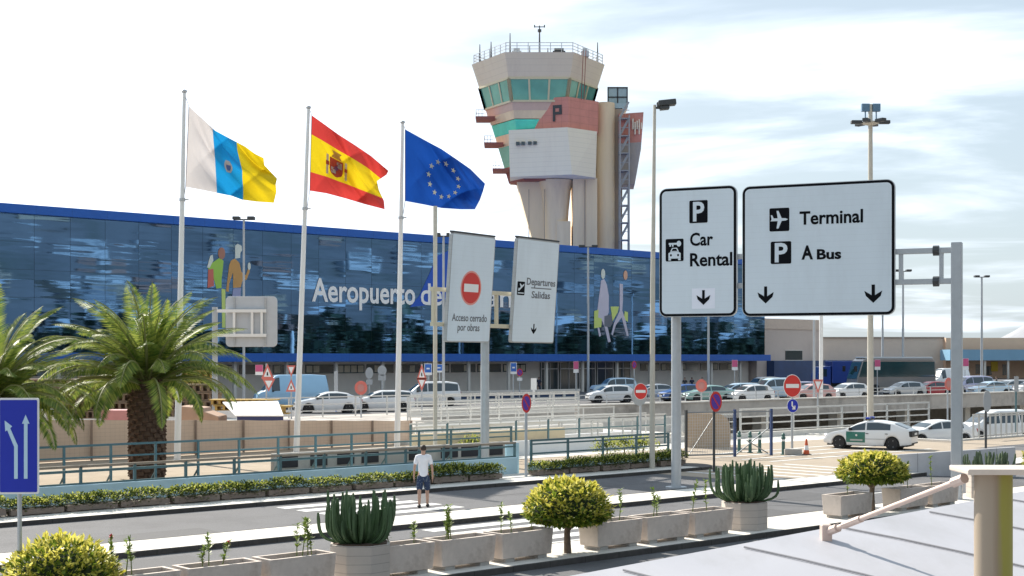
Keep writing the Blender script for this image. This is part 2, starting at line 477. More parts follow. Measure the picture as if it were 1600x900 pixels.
for (u, v, z) in ((18.6, 24.0, .011), (28.5, 30.6, .013)):
    mb = MB(); mb.lathe([(.01, .004), (.30, .004), (.32, .0)], 24, caps=False); mb.lathe([(.05, .006), (.24, .006)], 24, caps=False); tag(mb.build('drain_cover', m_steel_dk, loc=W(u, v, z)), 'round iron drain cover in the ' + ('near' if v < 27 else 'far') + ' carriageway', 'drain cover')
# raised forecourt and its deck over the sunken road
FZ = 0.5
struct(uvbox('forecourt', m_asphalt, -60, 330, TV1, 200, -0.1, FZ))
struct(uvbox('forecourt_edge', m_conc_lt, -60, TU0, 70.0, TV1, -0.1, FZ - 0.004))
struct(uvbox('deck', m_conc_dk, TU0, 330, 59.3, TV1, 0.27, FZ - 0.006))
u_par = uat(900, 59.2)
par = thing('deck_parapet', 'long grimy concrete parapet along the edge of the raised deck', 'parapet', W(u_par, 59.2, 0), PHI)
mb = MB(); mb.box(0, 200, -0.12, 0.12, 0.27, 1.36); mb.build('wall', m_conc_dk, par, bevel=0.02)
mb = MB(); mb.box(0, 200, -0.2, 0.2, 1.36, 1.46); mb.build('coping', m_conc_lt, par, bevel=0.02)
mb = MB()
for z in (1.75, 2.0): mb.bar((0, 0, z), (200, 0, z), 0.05)
mb.build('handrail', m_steel, par)
mb = MB(); mb.bar((0, 0, 0), (0, 0, .56), 0.05)
p0 = mb.build('rail_post', m_steel, par, loc=(0.2, 0, 1.45))
for i in range(1, 80):
    c = p0.copy(); COL.objects.link(c); c.parent = par; c.location = (0.2 + i * 2.4, 0, 1.45)
for i in range(12):
    mb = MB(); mb.box(-.4, .4, -.4, .4, -3.2, .268)
    o = mb.build('deck_column', m_conc_lt, loc=W(52 + i * 9.0, 61.5, 0), rz=PHI, bevel=0.03)
    tag(o, 'square concrete column under the raised deck, in the shade', 'column', 'columns under the deck')

# ------------------------------------------------------------------ hills
def hillgrid(name, u0, u1, v0, v1, nu, nv, hf, m):
    mb = MB()
    mb.grid(lambda a, b: (u0 + (u1 - u0) * a, v0 + (v1 - v0) * b, hf(u0 + (u1 - u0) * a, v0 + (v1 - v0) * b)), nu, nv)
    return struct(mb.build(name, m, rz=PHI, loc=(0, 0, 0), smooth=180))
def hz(u, v):
    t = min(1, max(0, (-v - 120) / 260.0)); t = t ** 1.25
    n = mnoise.fractal(Vector((u * .008, v * .008, 3.1)), 1.0, 2.0, 5)
    return -1 + t * 112 * (1 + .22 * n) + t * 10 * mnoise.noise(Vector((u * .03, v * .03, 0)))
m_hill = mat('hill_scrub', (0.125, 0.115, 0.115), 0.95, var=0.35, scale=0.05, stain=(0.05, 0.06, 0.04), stain_amt=0.8, stain_scale=0.03)
hillgrid('hillside', -250, 1100, -120, -420, 90, 24, hz, m_hill)
def hz2(u, v):
    x, y = u, v
    r = sqrt(((x) / 430.0) ** 2 + ((y) / 500.0) ** 2)
    return max(0.0, 1 - r) ** 1.2 * 235 * (1 + .18 * mnoise.fractal(Vector((x * .003, y * .003, 1.0)), 1.0, 2.0, 4)) - 2
mb = MB(); mb.grid(lambda a, b: (-700 + 1400 * a, -500 + 1000 * b, hz2(-700 + 1400 * a, -500 + 1000 * b)), 40, 30)
m_mtn = mat('far_mountain', (0.30, 0.31, 0.34), 0.95, var=0.2, scale=0.01)
struct(mb.build('mountain', m_mtn, loc=(1650, 3900, 0), smooth=180))

# ------------------------------------------------------------------ terminal
TU = 20.0; TV = 110.0
TX1 = uat(1195, TV) - TU                     # right end of the glass front, local x
tb = thing('terminal_building', 'long airport terminal with dark blue reflecting glass front and bright blue bands', 'building', W(TU, TV, 0), PHI)
m_glassf, t_, b_ = _nm('facade_glass')
N, L = t_.nodes, t_.links
b_.inputs['Metallic'].default_value = 1.0; b_.inputs['Roughness'].default_value = 0.025
b_.inputs['Base Color'].default_value = (0.115, 0.25, 0.47, 1)
tcn = N.new('ShaderNodeTexCoord'); mp = N.new('ShaderNodeMapping'); mp.inputs['Scale'].default_value = (0.16, 1, 1.5)
L.new(tcn.outputs['Object'], mp.inputs['Vector'])
nz = N.new('ShaderNodeTexNoise'); nz.inputs['Scale'].default_value = 0.55; nz.inputs['Detail'].default_value = 2
L.new(mp.outputs[0], nz.inputs['Vector'])
bp = N.new('ShaderNodeBump'); bp.inputs['Strength'].default_value = 0.10; bp.inputs['Distance'].default_value = 0.08
L.new(nz.outputs['Fac'], bp.inputs['Height']); L.new(bp.outputs[0], b_.inputs['Normal'])
mb = MB(); PW = TX1 / 40; rows = [(4.66 + i * (15.77 - 4.66) / 5, 4.66 + (i + 1) * (15.77 - 4.66) / 5) for i in range(5)]
rg = random.Random(3)
for i in range(40):
    for (z0, z1) in rows:
        tx, tz = rg.uniform(-.0015, .0015), rg.uniform(-.0025, .0025)
        x0, x1 = i * PW + .012, (i + 1) * PW - .012; a, c = z0 + .008, z1 - .008
        def yy(x, z): return 0.0 + (x - (x0 + x1) / 2) * tx + (z - (a + c) / 2) * tz
        mb.add([(x0, yy(x0, a), a), (x1, yy(x1, a), a), (x1, yy(x1, c), c), (x0, yy(x0, c), c)], [(0, 1, 2, 3)])
mb.build('glass_front', m_glassf, tb)
mb = MB(); mb.box(0, TX1, 0.06, 20, 4.4, 16.3); mb.build('upper_storey', m_steel_dk, tb)
mb = MB(); mb.box(-0.3, TX1 + .25, -0.45, 20.3, 15.77, 16.5); mb.build('roof_band', m_blue_band, tb, bevel=0.02)
mb = MB(); mb.box(-0.3, TX1 + .25, -0.75, 20.3, 3.9, 4.66); mb.build('canopy_band', m_blue_band, tb, bevel=0.02)
m_cream = mat('cream_wall', (0.74, 0.69, 0.62), 0.8, var=0.06, scale=0.8)
m_tgl = mat('shaded_glazing', (0.03, 0.05, 0.06), 0.12, var=0.1, scale=0.4, spec=0.8)
m_lit = mat('pale_blind', (0.62, 0.58, 0.46), 0.8, var=0.15, scale=1.5)
mb = MB(); mb.box(0, TX1, 2.6, 20, FZ, 3.9); mb.build('ground_floor_wall', m_cream, tb)
rg = random.Random(11)
x = 1.2
doors = (uat(842, TV + 2.6) - TU, uat(985, TV + 2.6) - TU)
while x < TX1 - 4:
    if doors[0] - 3.6 < x < doors[1]:
        x += 3.6; continue
    f = MB(); f.box(x, x + 3.3, 2.52, 2.62, 2.75, 3.62)
    w = f.build('window', m_tgl, tb)
    g = MB()
    for k in range(4):
        if rg.random() < .38:
            g = MB(); g.box(x + .1 + k * .8, x + .75 + k * .8, 2.49, 2.515, 2.85, 3.5); g.build('blind', m_lit, w)
    x += 3.6
n = 5; dw = (doors[1] - doors[0]) / n
for k in range(n):
    x0 = doors[0] + k * dw
    f = MB(); f.box(x0 + .15, x0 + dw - .15, 2.46, 2.62, FZ + .02, 3.75); d = f.build('glass_door', m_tgl, tb)
    f = MB()
    for xx in (x0 + .15, x0 + dw / 2, x0 + dw - .23): f.box(xx, xx + .08, 2.40, 2.455, FZ + .02, 3.75)
    f.box(x0 + .15, x0 + dw - .15, 2.395, 2.45, 3.0, 3.1); f.build('frame', m_steel, d)
f = MB(); f.box(0, .28, -.14, .14, FZ, 3.9); pc = f.build('column', m_conc_lt, tb, loc=(2.0, 0.3, 0))
xx = 7.5
while xx < TX1:
    c = pc.copy(); COL.objects.link(c); c.parent = tb; c.location = (xx, 0.3, 0); xx += 5.5
# lettering and figures on the glass
m_lett = mat('white_film', (0.95, 0.95, 0.96), 0.5, var=0)
xa, xb = uat(487, TV) - TU, uat(690, TV) - TU
zb = zat(487, 470, TV)
text('Aeropuerto', 3.05, m_lett, tb, xa, zb, y=-0.06, width=uat(648, TV) - TU - xa, bold=0.06, name='lettering')
text('de', 3.05, m_lett, tb, uat(657, TV) - TU, zb, y=-0.06, width=xb - (uat(657, TV) - TU), bold=0.04, name='lettering')
text('Gran', 3.05, m_lett, tb, uat(705, TV) - TU, zb, y=-0.06, width=uat(799, TV) - uat(705, TV), bold=0.02, name='lettering')
def fpoly(name, pts, m, y=-0.03, parent=None):
    q = [(uat(a, TV) - TU, zat(a, b, TV)) for a, b in pts]
    ar = sum(q[i][0] * q[(i + 1) % len(q)][1] - q[(i + 1) % len(q)][0] * q[i][1] for i in range(len(q)))
    if ar < 0: q.reverse()
    mb = MB(); mb.plate(q, y, y + .012)
    return mb.build(name, m, parent or tb)
fm = {k: mat('film_' + k, c, 0.5, var=0.05, scale=0.6) for k, c in dict(blue=(0.012, 0.10, 0.55), green=(0.36, 0.62, 0.10), red=(0.62, 0.16, 0.13),
      skin=(0.42, 0.20, 0.15), orange=(0.60, 0.33, 0.11), pale=(0.70, 0.76, 0.72), lilac=(0.33, 0.36, 0.58), lime=(0.62, 0.75, 0.22),
      grey=(0.15, 0.17, 0.22), lav=(0.60, 0.58, 0.72), peach=(0.72, 0.42, 0.30)).items()}
fpoly('blue_swoosh', [(640, 480), (655, 462), (672, 425), (682, 400), (700, 392), (716, 394), (716, 455), (700, 466), (672, 476)], fm['blue'], -0.03)
def sc_(pts, cx_, cy_, k=1.0): return [(cx_ + a * k, cy_ + b * k) for a, b in pts]
def oval(cx_, cy_, a, b, n=12): return [(cx_ + a * cos(2 * pi * i / n), cy_ + b * sin(2 * pi * i / n)) for i in range(n)]
# left pair of figures (read from the photograph, slightly above the palm)
f1 = fpoly('mural_figure', [(324, 417), (331, 411), (338, 406), (344, 402), (349, 408), (348, 420), (346, 436), (346, 450), (338, 451), (334, 436), (326, 422)], fm['green'])
fpoly('head', oval(346, 396, 5.6, 9.5), fm['skin'], -0.045, f1); fpoly('bag', [(325, 421), (333, 420), (334, 447), (324, 450)], fm['red'], -0.045, f1)
fpoly('legs', [(346, 451), (352, 452), (352, 512), (347, 512)], fm['lime'], -0.02, f1)
fpoly('arm', [(323, 418), (328, 400), (332, 398), (333, 407), (327, 419)], fm['pale'], -0.05, f1)
f2 = fpoly('mural_figure', [(361, 407), (367, 404), (374, 411), (377, 425), (384, 430), (389, 415), (390, 424), (385, 437), (378, 440), (376, 449), (364, 450), (364, 425), (358, 443), (357, 456), (353, 455), (356, 430), (358, 414)], fm['orange'])
fpoly('head', [(367, 384), (371, 381), (377, 384), (378, 391), (375, 395), (375, 403), (367, 404)], fm['pale'], -0.045, f2)
fpoly('legs', [(364, 451), (376, 450), (374, 500), (358, 500)], fm['lilac'], -0.045, f2); fpoly('hand', oval(389, 416, 2.4, 6), fm['pale'], -0.045, f2)
# right pair
f3 = fpoly('mural_figure', [(939, 438), (944, 436), (948, 445), (951, 462), (951, 488), (946, 500), (950, 515), (954, 534), (950, 535), (945, 513), (940, 500), (936, 512), (939, 525), (936, 526), (931, 500), (935, 470)], fm['lav'])
fpoly('head', oval(942, 428, 3.2, 8), fm['pale'], -0.045, f3); fpoly('panel', [(928, 486), (935, 484), (934, 496), (940, 498), (939, 511), (928, 513)], fm['lime'], -0.045, f3)
fpoly('grey_shape', [(944, 494), (955, 491), (957, 505), (953, 511), (944, 510)], fm['grey'], -0.045, f3)  # flat grey film shape, part of the printed figure
f4 = fpoly('mural_figure', [(968, 443), (973, 444), (973, 470), (972, 485), (977, 500), (982, 525), (979, 525), (971, 496), (962, 508), (957, 524), (955, 522), (959, 505), (968, 486)], fm['lav'])
fpoly('head', oval(977, 430, 3.2, 7.5), fm['peach'], -0.045, f4)
fpoly('panel', [(954, 479), (967, 479), (965, 488), (957, 502)], fm['lime'], -0.02, f4); fpoly('panel', [(976, 486), (981, 488), (981, 503), (975, 499)], fm['lime'], -0.02, f4)

# low balustrade on the forecourt in front of the terminal doors
for (pa, pb, v, nm, lb) in ((640, 905, 92, 'balustrade', 'pale low balustrade wall with a row of dark openings before the terminal'),):
    ua, ub = uat(pa, v), uat(pb, v)
    bt = thing(nm, lb, 'balustrade', W(ua, v, FZ), PHI)
    mb = MB(); n = int((ub - ua) / 1.6)
    mb.box(0, ub - ua, -.12, .12, 0, .22); mb.box(0, ub - ua, -.15, .15, .72, .9)
    for i in range(n + 1): mb.box(i * 1.6, i * 1.6 + .28, -.115, .115, .22, .72)
    mb.build('wall', m_conc_lt, bt)
    mb = MB(); mb.box(0.05, ub - ua - .05, .0, .06, .22, .72); mb.build('dark_panel', mat('navy_panel', (0.02, 0.05, 0.12), 0.4, var=0.1), bt)

# annex at the terminal's right end and buildings beyond
m_annex = mat('annex_render', (0.62, 0.535, 0.485), 0.85, var=0.05, scale=0.6, stain=(0.38, 0.32, 0.29), stain_amt=0.5, stain_scale=0.15)
ax = thing('annex_building', 'plain beige annex block at the end of the glass terminal', 'building', W(uat(1195, TV) + .3, TV + 1.5, 0), PHI)
AW = uat(1282, TV + 1.5) - uat(1195, TV) - .3
zt = zat(1200, 497, TV)
mb = MB(); mb.box(0, AW, 0, 20, FZ, zt); mb.build('wall', m_annex, ax)
mb = MB(); mb.box(-.05, AW + .1, -.12, 20.1, zt - 1.3, zt + .02); mb.build('parapet', mat('annex_band', (0.64, 0.53, 0.45), 0.85, var=0.06), ax)
mb = MB(); x0 = uat(1228, TV + 1.4) - uat(1195, TV) - .3; mb.box(x0, x0 + 3.6, -.05, .1, 4.0, 5.2); wn = mb.build('window', m_tgl, ax)
mb = MB(); mb.box(x0 - .12, x0 + 3.72, -.09, -.052, 5.2, 5.32); mb.box(x0 - .12, x0 + 3.72, -.09, -.052, 3.88, 4.0); mb.build('frame', m_conc_lt, wn)
mb = MB(); mb.box(2, AW - 1, -1.2, -.01, FZ, 3.9); mb.build('shopfront', mat('dark_blue_front', (0.02, 0.06, 0.17), 0.35, var=0.2, scale=0.5), ax)
# far tan hall and orange hall
Yb = 262.0
fb = thing('far_hall', 'wide low tan hall with a flat roofline far beyond the parked coach', 'building', Vector(((1270 - 800) / FPX * Yb, Yb, 0)), 0)
s_ = Yb / FPX
mb = MB(); mb.box(0, 205 * s_, 0, 30, 0, 4.2 + 33 * s_); mb.build('wall', mat('tan_render', (0.66, 0.56, 0.475), 0.85, var=0.05, scale=0.3), fb)
mb = MB(); mb.box(-.2, 205 * s_, -.25, 30, 4.2 + 31.6 * s_, 4.2 + 33.6 * s_); mb.build('roof_edge', mat('roof_edge', (0.36, 0.30, 0.25), 0.8), fb)
mb = MB(); mb.box(2, 150 * s_, -3, -.02, 0, 4.2 - 3 * s_); mb.build('loading_front', mat('blue_shopfront', (0.02, 0.07, 0.22), 0.4, var=0.25, scale=0.4), fb)
ob = thing('orange_hall', 'orange brown hall with a long blue canopy at the far right', 'building', Vector(((1470 - 800) / FPX * Yb, Yb - 1.5, 0)), 0)
mb = MB(); mb.box(.5, 330 * s_, 0, 30, 0, 4.2 + 32 * s_); mb.build('wall', mat('orange_render', (0.68, 0.46, 0.32), 0.85, var=0.06, scale=0.3), ob)
mb = MB(); mb.box(-5 * s_, 330 * s_, -6, -.02, 4.2 - 3 * s_, 4.2 + 13.5 * s_); mb.build('canopy', mat('steel_blue_canopy', (0.20, 0.38, 0.54), 0.5, var=0.08, scale=0.3), ob)
for i in range(9):
    mb = MB(); mb.box(0, .35, -5.6, -5.3, 0, 4.2 - 3 * s_); mb.build('column', m_conc_lt, ob, loc=(1.5 + i * 4.2, 0, 0))
for i, (a, w, z0, z1) in enumerate(((18, 10, -22, -10), (50, 12, -24, -9), (66, 9, -26, -12), (92, 6, -26, -9))):
    mb = MB(); mb.box(a * s_, (a + w) * s_, -.06, .05, 4.2 + z0 * s_, 4.2 + z1 * s_); mb.build('opening', m_tgl, ob)
mb = MB(); mb.box(74 * s_, 84 * s_, -.3, -.03, 4.2 - 20 * s_, 4.2 - 5 * s_); mb.build('panel', mat('yellow_panel', (0.70, 0.50, 0.05), 0.6, var=0.05), ob)

# ------------------------------------------------------------------ control tower
YT = 185.0; KT = FPX / YT
def T(px): return (px - 860) / KT
def Z(py): return CAMH + (HOR - py) / KT
tw = thing('control_tower', 'tall tan airport control tower with flared hexagonal cab and red cladding', 'tower', ((860 - 800) / FPX * YT, YT, 0), 0)
m_tcl = mat('tower_cladding', (0.72, 0.63, 0.50), 0.75, var=0.05, scale=0.5, stain=(0.56, 0.46, 0.37), stain_amt=.5, stain_scale=.5, stretch=(1, 1, .12)); lined(m_tcl, 2, 0.75, 0.06, 0.86)
m_tsh = mat('tower_shaft', (0.82, 0.66, 0.45), 0.85, var=0.07, scale=0.4, stain=(0.62, 0.47, 0.33), stain_amt=0.6, stain_scale=0.35, stretch=(1, 1, .10))
m_tsd = mat('tower_dark', (0.42, 0.33, 0.25), 0.85, var=0.1, scale=0.4)
m_red = mat('tower_red', (0.62, 0.26, 0.21), 0.75, var=0.09, scale=0.8); lined(lined(m_red, 2, 0.9, 0.05, 0.8), 0, 1.2, 0.04, 0.8)
m_wbox = mat('tower_white', (0.84, 0.77, 0.63), 0.75, var=0.04, scale=0.5, stain=(0.66, 0.58, 0.48), stain_amt=.45, stain_scale=.5, stretch=(1, 1, .12)); lined(m_wbox, 2, 0.62, 0.07, 0.86)
m_tgreen = mat('tower_glass', (0.14, 0.40, 0.36), 0.08, 0.35, var=0.2, scale=0.3)
m_tgreen2 = mat('tower_glass_bright', (0.05, 0.55, 0.48), 0.1, 0.3, var=0.2, scale=0.5)
m_tbal = mat('balcony_red', (0.30, 0.10, 0.08), 0.8, var=0.08)
cxT = T(841); yc = 0.0
def hexa(R, n=6, rot=0.0): return [(cxT + R * cos(2 * pi * (i / n) + rot), yc + R * sin(2 * pi * (i / n) + rot)) for i in range(n)]
def frustum(name, R0, z0, R1, z1, m, parent=None):
    mb = MB(); mb.prism(hexa(R0), z0, z1, top=hexa(R1)); return mb.build(name, m, parent or tw)
zA, zB, zC = Z(101), Z(138), Z(171)
RA, RB, RC = 8.75, 7.75, 6.95
frustum('cab_crown', RB, zB, RA, zA, m_tcl)
frustum('cab_core', RC - .25, zC - .3, RB - .3, zB, m_tsd)
gl = MB(); mu = MB()
h0, h1 = hexa(RC), hexa(RB - .02)
for i in range(6):
    a0, a1 = Vector((*h0[i], zC)), Vector((*h0[(i + 1) % 6], zC)); b0, b1 = Vector((*h1[i], zB)), Vector((*h1[(i + 1) % 6], zB))
    gl.add([a0, a1, b1, b0], [(0, 1, 2, 3)])
    for k in range(4):
        t = k / 3
        mu.bar(a0.lerp(a1, t), b0.lerp(b1, t), .38 if k in (0, 3) else .22)
    mu.bar(a0, a1, .26); mu.bar(b0, b1, .26)
gw = gl.build('cab_windows', m_tgreen, tw)
mu.build('mullions', mat('cream_mullion', (0.62, 0.55, 0.37), 0.6, var=0.05), gw)
# underside of the cab tapering to the pedestal (left curtain wall leans inwards all the way down)
def slab(name, pts_top, z1, pts_bot, z0, m):
    mb = MB(); mb.prism(pts_bot, z0, z1, top=pts_top); return mb.build(name, m, tw)
levels = [(zC, RC), (Z(195), 6.35), (Z(196), 6.3), (Z(245), 4.95), (Z(287), 3.95)]
frustum('floor_band', 6.62, Z(184), RC - .02, zC - .02, mat('tower_pink', (0.62, 0.45, 0.37), 0.8, var=0.06)); frustum('upper_floor', 6.2, Z(196), 6.60, Z(184.1), m_tsh)
def tap(z0, z1):
    def R_(z): return 3.85 + (6.15 - 3.85) * (z - Z(287)) / (Z(196) - Z(287))
    return R_(z0), R_(z1)
for (ya, yb_, m, nm) in ((287, 263, m_tbal, 'floor_band'), (262.9, 232, m_tgreen, 'curtain_wall'), (231.9, 215, m_tsh, 'floor_band'), (214.9, 197, m_tgreen2, 'curtain_wall')):
    r0, r1 = tap(Z(ya), Z(yb_)); frustum(nm, r0, Z(ya), r1, Z(yb_), m)
# red block with corner towards the viewer
mb = MB(); mb.prism([(T(822), -4.6), (T(885), -6.6), (T(932), -3.2), (T(932), 4), (T(822), 4)], Z(214), Z(166), top=[(T(821), -4.7), (T(884), -6.8), (T(933), -3.3), (T(933), 4), (T(821), 4)])
rb = mb.build('red_block', m_red, tw)
mb = MB()                                                   # dark emblem on the red block, built as sign plates
ex = Matrix.Translation((T(868), -6.22, Z(190))) @ Matrix.Rotation(radians(-20.5), 4, 'Z')
for bx in ((-.55, -.25, -1.0, 1.05), (-.25, .65, .65, 1.05), (.3, .65, -.15, .65), (-.25, .3, -.15, .2)):
    mb.box(bx[0], bx[1], -.06, .06, bx[2], bx[3], None, ex)
mb.build('emblem', m_steel_dk, rb)
# white box under it
mb = MB(); mb.prism([(T(797), -4.9), (T(890), -7.4), (T(928), -4.0), (T(928), 3.5), (T(797), 3.5)], Z(284), Z(213), top=[(T(795), -5.0), (T(883), -7.3), (T(930), -3.9), (T(930), 3.5), (T(795), 3.5)])
wb_ = mb.build('white_box', m_wbox, tw)
mb = MB()
for px in (806, 814, 824, 832):
    mb.box(T(px), T(px + 5.5), -5.75 - (px - 806) * .018, -5.2 - (px - 806) * .018, Z(237), Z(232))
mb.build('slot_window', m_tgl, wb_)
# pedestal legs
def leg(name, pts0, z0, pts1, z1, m): return slab(name, pts1, z1, pts0, z0, m)
mb = MB(); mb.prism([(T(832), -1.4), (T(860), -1.6), (T(860), 3), (T(832), 3)], 0, Z(378.05)); mb.build('pedestal_base', m_tsh, tw)
leg('pedestal', [(T(832), -1.4), (T(860), -1.6), (T(860), 3), (T(832), 3)], Z(378), [(T(807), -1.8), (T(852), -2.0), (T(852), 3), (T(807), 3)], Z(285), m_tsh)
mb = MB(); mb.lathe([(T(868) - T(850), 0), (T(868) - T(850), Z(368)), (T(868) - T(848), Z(330)), (T(868) - T(845), Z(300)), (T(868) - T(840), Z(285))], 24, M=Matrix.Translation((T(868), -1.5, 0)))
mb.build('round_column', m_tsh, tw, smooth=40)
mb = MB(); mb.box(T(868), T(890), -3.2, 2, 0, Z(349)); mb.build('entrance_block', m_tsh, tw, bevel=0.05)
mb = MB(); mb.box(T(893.5), T(931), -3.1, 3.5, 0, Z(283)); mb.build('lift_shaft', m_tsh, tw)
mb = MB(); mb.lathe([(T(961) - T(946), 0), (T(961) - T(946), Z(163))], 24, M=Matrix.Translation((T(945), -.6, 0))); mb.build('service_shaft', m_tsh, tw, smooth=40)
mb = MB(); mb.box(T(955), T(972), -.4, 5.5, 0, Z(170)); mb.build('shaft_wall', m_tsd, tw)
# right wing: red over white
mb = MB(); mb.prism([(T(966), -1), (T(1000), -2.2), (T(1006), 4), (T(966), 4)], Z(226), Z(180), top=[(T(966), -1), (T(1003), -2.3), (T(1009), 4), (T(966), 4)]); rw = mb.build('red_wing', m_red, tw)
mb = MB()
for k in range(5): mb.box(T(986 + k * 3.2), T(987.6 + k * 3.2), -2.3, -1.4, Z(206 + (k % 2) * 8), Z(190 + (k * 5) % 7))
mb.build('pale_slats', m_wbox, rw)
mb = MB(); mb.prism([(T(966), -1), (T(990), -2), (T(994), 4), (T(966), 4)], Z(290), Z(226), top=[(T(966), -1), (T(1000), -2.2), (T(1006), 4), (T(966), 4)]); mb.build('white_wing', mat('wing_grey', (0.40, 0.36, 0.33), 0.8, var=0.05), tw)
# open escape stair: landings, flights and lattice
mb = MB()
for k in range(11):
    zl = Z(378) + k * 2.25
    if zl > Z(190): break
    mb.box(T(966), T(981), -2.6, -.8, zl, zl + .12)
    mb.bar((T(966), -2.2, zl + .1), (T(980), -2.2, zl + 2.25), .12, .3)
    mb.bar((T(966), -2.6, zl + 1.1), (T(981), -2.6, zl + 1.1), .07)
for px in (966.5, 980.5): mb.bar((T(px), -2.6, 0), (T(px), -2.6, Z(185)), .16); mb.bar((T(px), -.9, 0), (T(px), -.9, Z(185)), .16)
mb.build('escape_stair', mat('stair_steel', (0.36, 0.37, 0.38), 0.6, 0.3, var=0.1), tw)
m_cage = mat('cage_glass', (0.35, 0.45, 0.48), 0.15, 0.2, var=0.15, scale=0.6)
mb = MB(); mb.box(T(948), T(980), -.4, 3, Z(171), Z(162)); 
mb.box(T(951), T(979), 0, 2.6, Z(166), Z(138)); cg = mb.build('roof_cage', m_cage, tw)
mb = MB()
for px in (950, 965, 980): mb.bar((T(px), -.05, Z(168)), (T(px), -.05, Z(136)), .16)
for py in (137, 152, 166): mb.bar((T(950), -.05, Z(py)), (T(980), -.05, Z(py)), .16)
mb.build('frame', m_steel_dk, cg)
# balconies on the left side
for i, (px, py, r) in enumerate(((744, 190, 0), (757, 230, 0), (770, 270, 0))):
    b = MB(); b.box(T(px), T(px + 30), -3.2, 0.5, Z(py + 1), Z(py - 2)); bo = b.build('balcony', m_tbal, tw)
    b = MB()
    for q in (px + .6, px + 5, px + 10): b.bar((T(q), -3.1, Z(py)), (T(q), -3.1, Z(py - 12)), .06)
    for dz in (12, 6): b.bar((T(px + .6), -3.1, Z(py - dz)), (T(px + 14), -3.1, Z(py - dz)), .06)
    b.bar((T(px + .6), -3.1, Z(py - 12)), (T(px + .6), .4, Z(py - 12)), .06)
    b.build('railing', m_steel, bo)
# roof: railing, masts, ladder
mb = MB(); hr = hexa(RA - .3)
for i in range(6):
    a, b = Vector((*hr[i], zA)), Vector((*hr[(i + 1) % 6], zA))
    for dz in (.45, .85, 1.25): mb.bar(a + Vector((0, 0, dz)), b + Vector((0, 0, dz)), .07)
    for k in range(6): q = a.lerp(b, k / 6); mb.bar(q, q + Vector((0, 0, 1.25)), .09)
mb.build('roof_railing', m_steel, tw)
for (px, py, y) in ((750, 72, -1), (768, 76, -4), (783, 78, 3), (797, 60, -3), (828, 66, 2), (856, 75, 0), (888, 74, 4), (933, 69, -1)):
    mb = MB(); mb.tube([(0, 0, 0), (0, 0, Z(py) - zA)], [.13, .05], 6); mb.build('aerial', m_steel_dk, tw, loc=(T(px), y, zA))
mb = MB(); mb.tube([(0, 0, 0), (0, 0, Z(40) - zA)], [.16, .07], 6)
mb.bar((-.7, 0, Z(42) - zA), (.7, 0, Z(42) - zA), .1); mb.tube([(0, 0, Z(50) - zA), (0, 0, Z(46) - zA)], .25, 8)
for sx in (-.65, .65): mb.tube([(sx, 0, Z(43) - zA), (sx, 0, Z(39) - zA)], .08, 6)
mb.build('mast', m_steel_dk, tw, loc=(T(843), 0, zA))
for k, (px, w_) in enumerate(((800, 1.2), (862, 1.6), (905, 1.0))):
    mb = MB(); mb.box(T(px), T(px) + w_, -5.2, -4.2, zA, zA + .7); mb.box(T(px) + .2, T(px) + w_ - .2, -4.9, -4.5, zA + .7, zA + 1.1); mb.build('roof_plant', m_steel_dk if k % 2 else m_steel, tw)
mb = MB()
for px in (826, 850, 871): mb.bar((T(px), -2.9, 2), (T(px), -2.9, Z(300)), .10)
mb.bar((T(912), -3.16, 2), (T(912), -3.16, Z(286)), .14); mb.build('cable_pipe', m_tsd, tw)
mb = MB()
for px in (905, 909): mb.bar((T(px), -5.6, Z(168)), (T(px) + .2, -6.6, Z(96)), .08)
mb.build('ladder', m_tbal, tw)

# ------------------------------------------------------------------ town behind the camera, seen only mirrored in the terminal glass
rg = random.Random(21)
wallm = [mat('house_' + n, c, 0.8, var=0.06, scale=0.5) for n, c in (('white', (0.46, 0.46, 0.46)), ('sand', (0.34, 0.27, 0.20)), ('terracotta', (0.30, 0.17, 0.13)), ('grey', (0.24, 0.25, 0.27)))]
hm = []
for mi, wmt in enumerate(wallm):
    mb = MB(); mb.cur = 0
    mb.box(-5, 5, -4, 4, -3, 6); mb.box(-5.3, 5.3, -4.3, 4.3, 6, 6.4); mb.box(1, 4, -2, 2, 6.4, 8.4)
    for z in (1, 4):
        mb.box(-4.6, 4.6, 3.98, 4.06, z + .2, z + 1.2, 1)
    hm.append((mb, wmt))
hsrc = []
for i in range(150):
    u = rg.uniform(120, 680); v = -rg.uniform(125, 330)
    if v < -250 and rg.random() < .6: v = -rg.uniform(125, 250)
    k = rg.choice((0, 0, 0, 1, 2, 3))
    if len(hsrc) <= k or hsrc[k] is None:
        while len(hsrc) <= k: hsrc.append(None)
        o = hm[k][0].build('hillside_house', [hm[k][1], m_tgl]); hsrc[k] = o
    else: o = hsrc[k].copy(); COL.objects.link(o)
    o.location = W(u, v, hz(u, v)); o.rotation_euler = (0, 0, PHI + rg.uniform(-.3, .3)); s0 = rg.uniform(.45, 1.0); o.scale = (s0 * rg.uniform(1, 2.6), s0, s0 * rg.uniform(.35, .7))
    tag(o, 'flat roofed house on the hillside opposite the terminal', 'house', 'houses on the hillside')
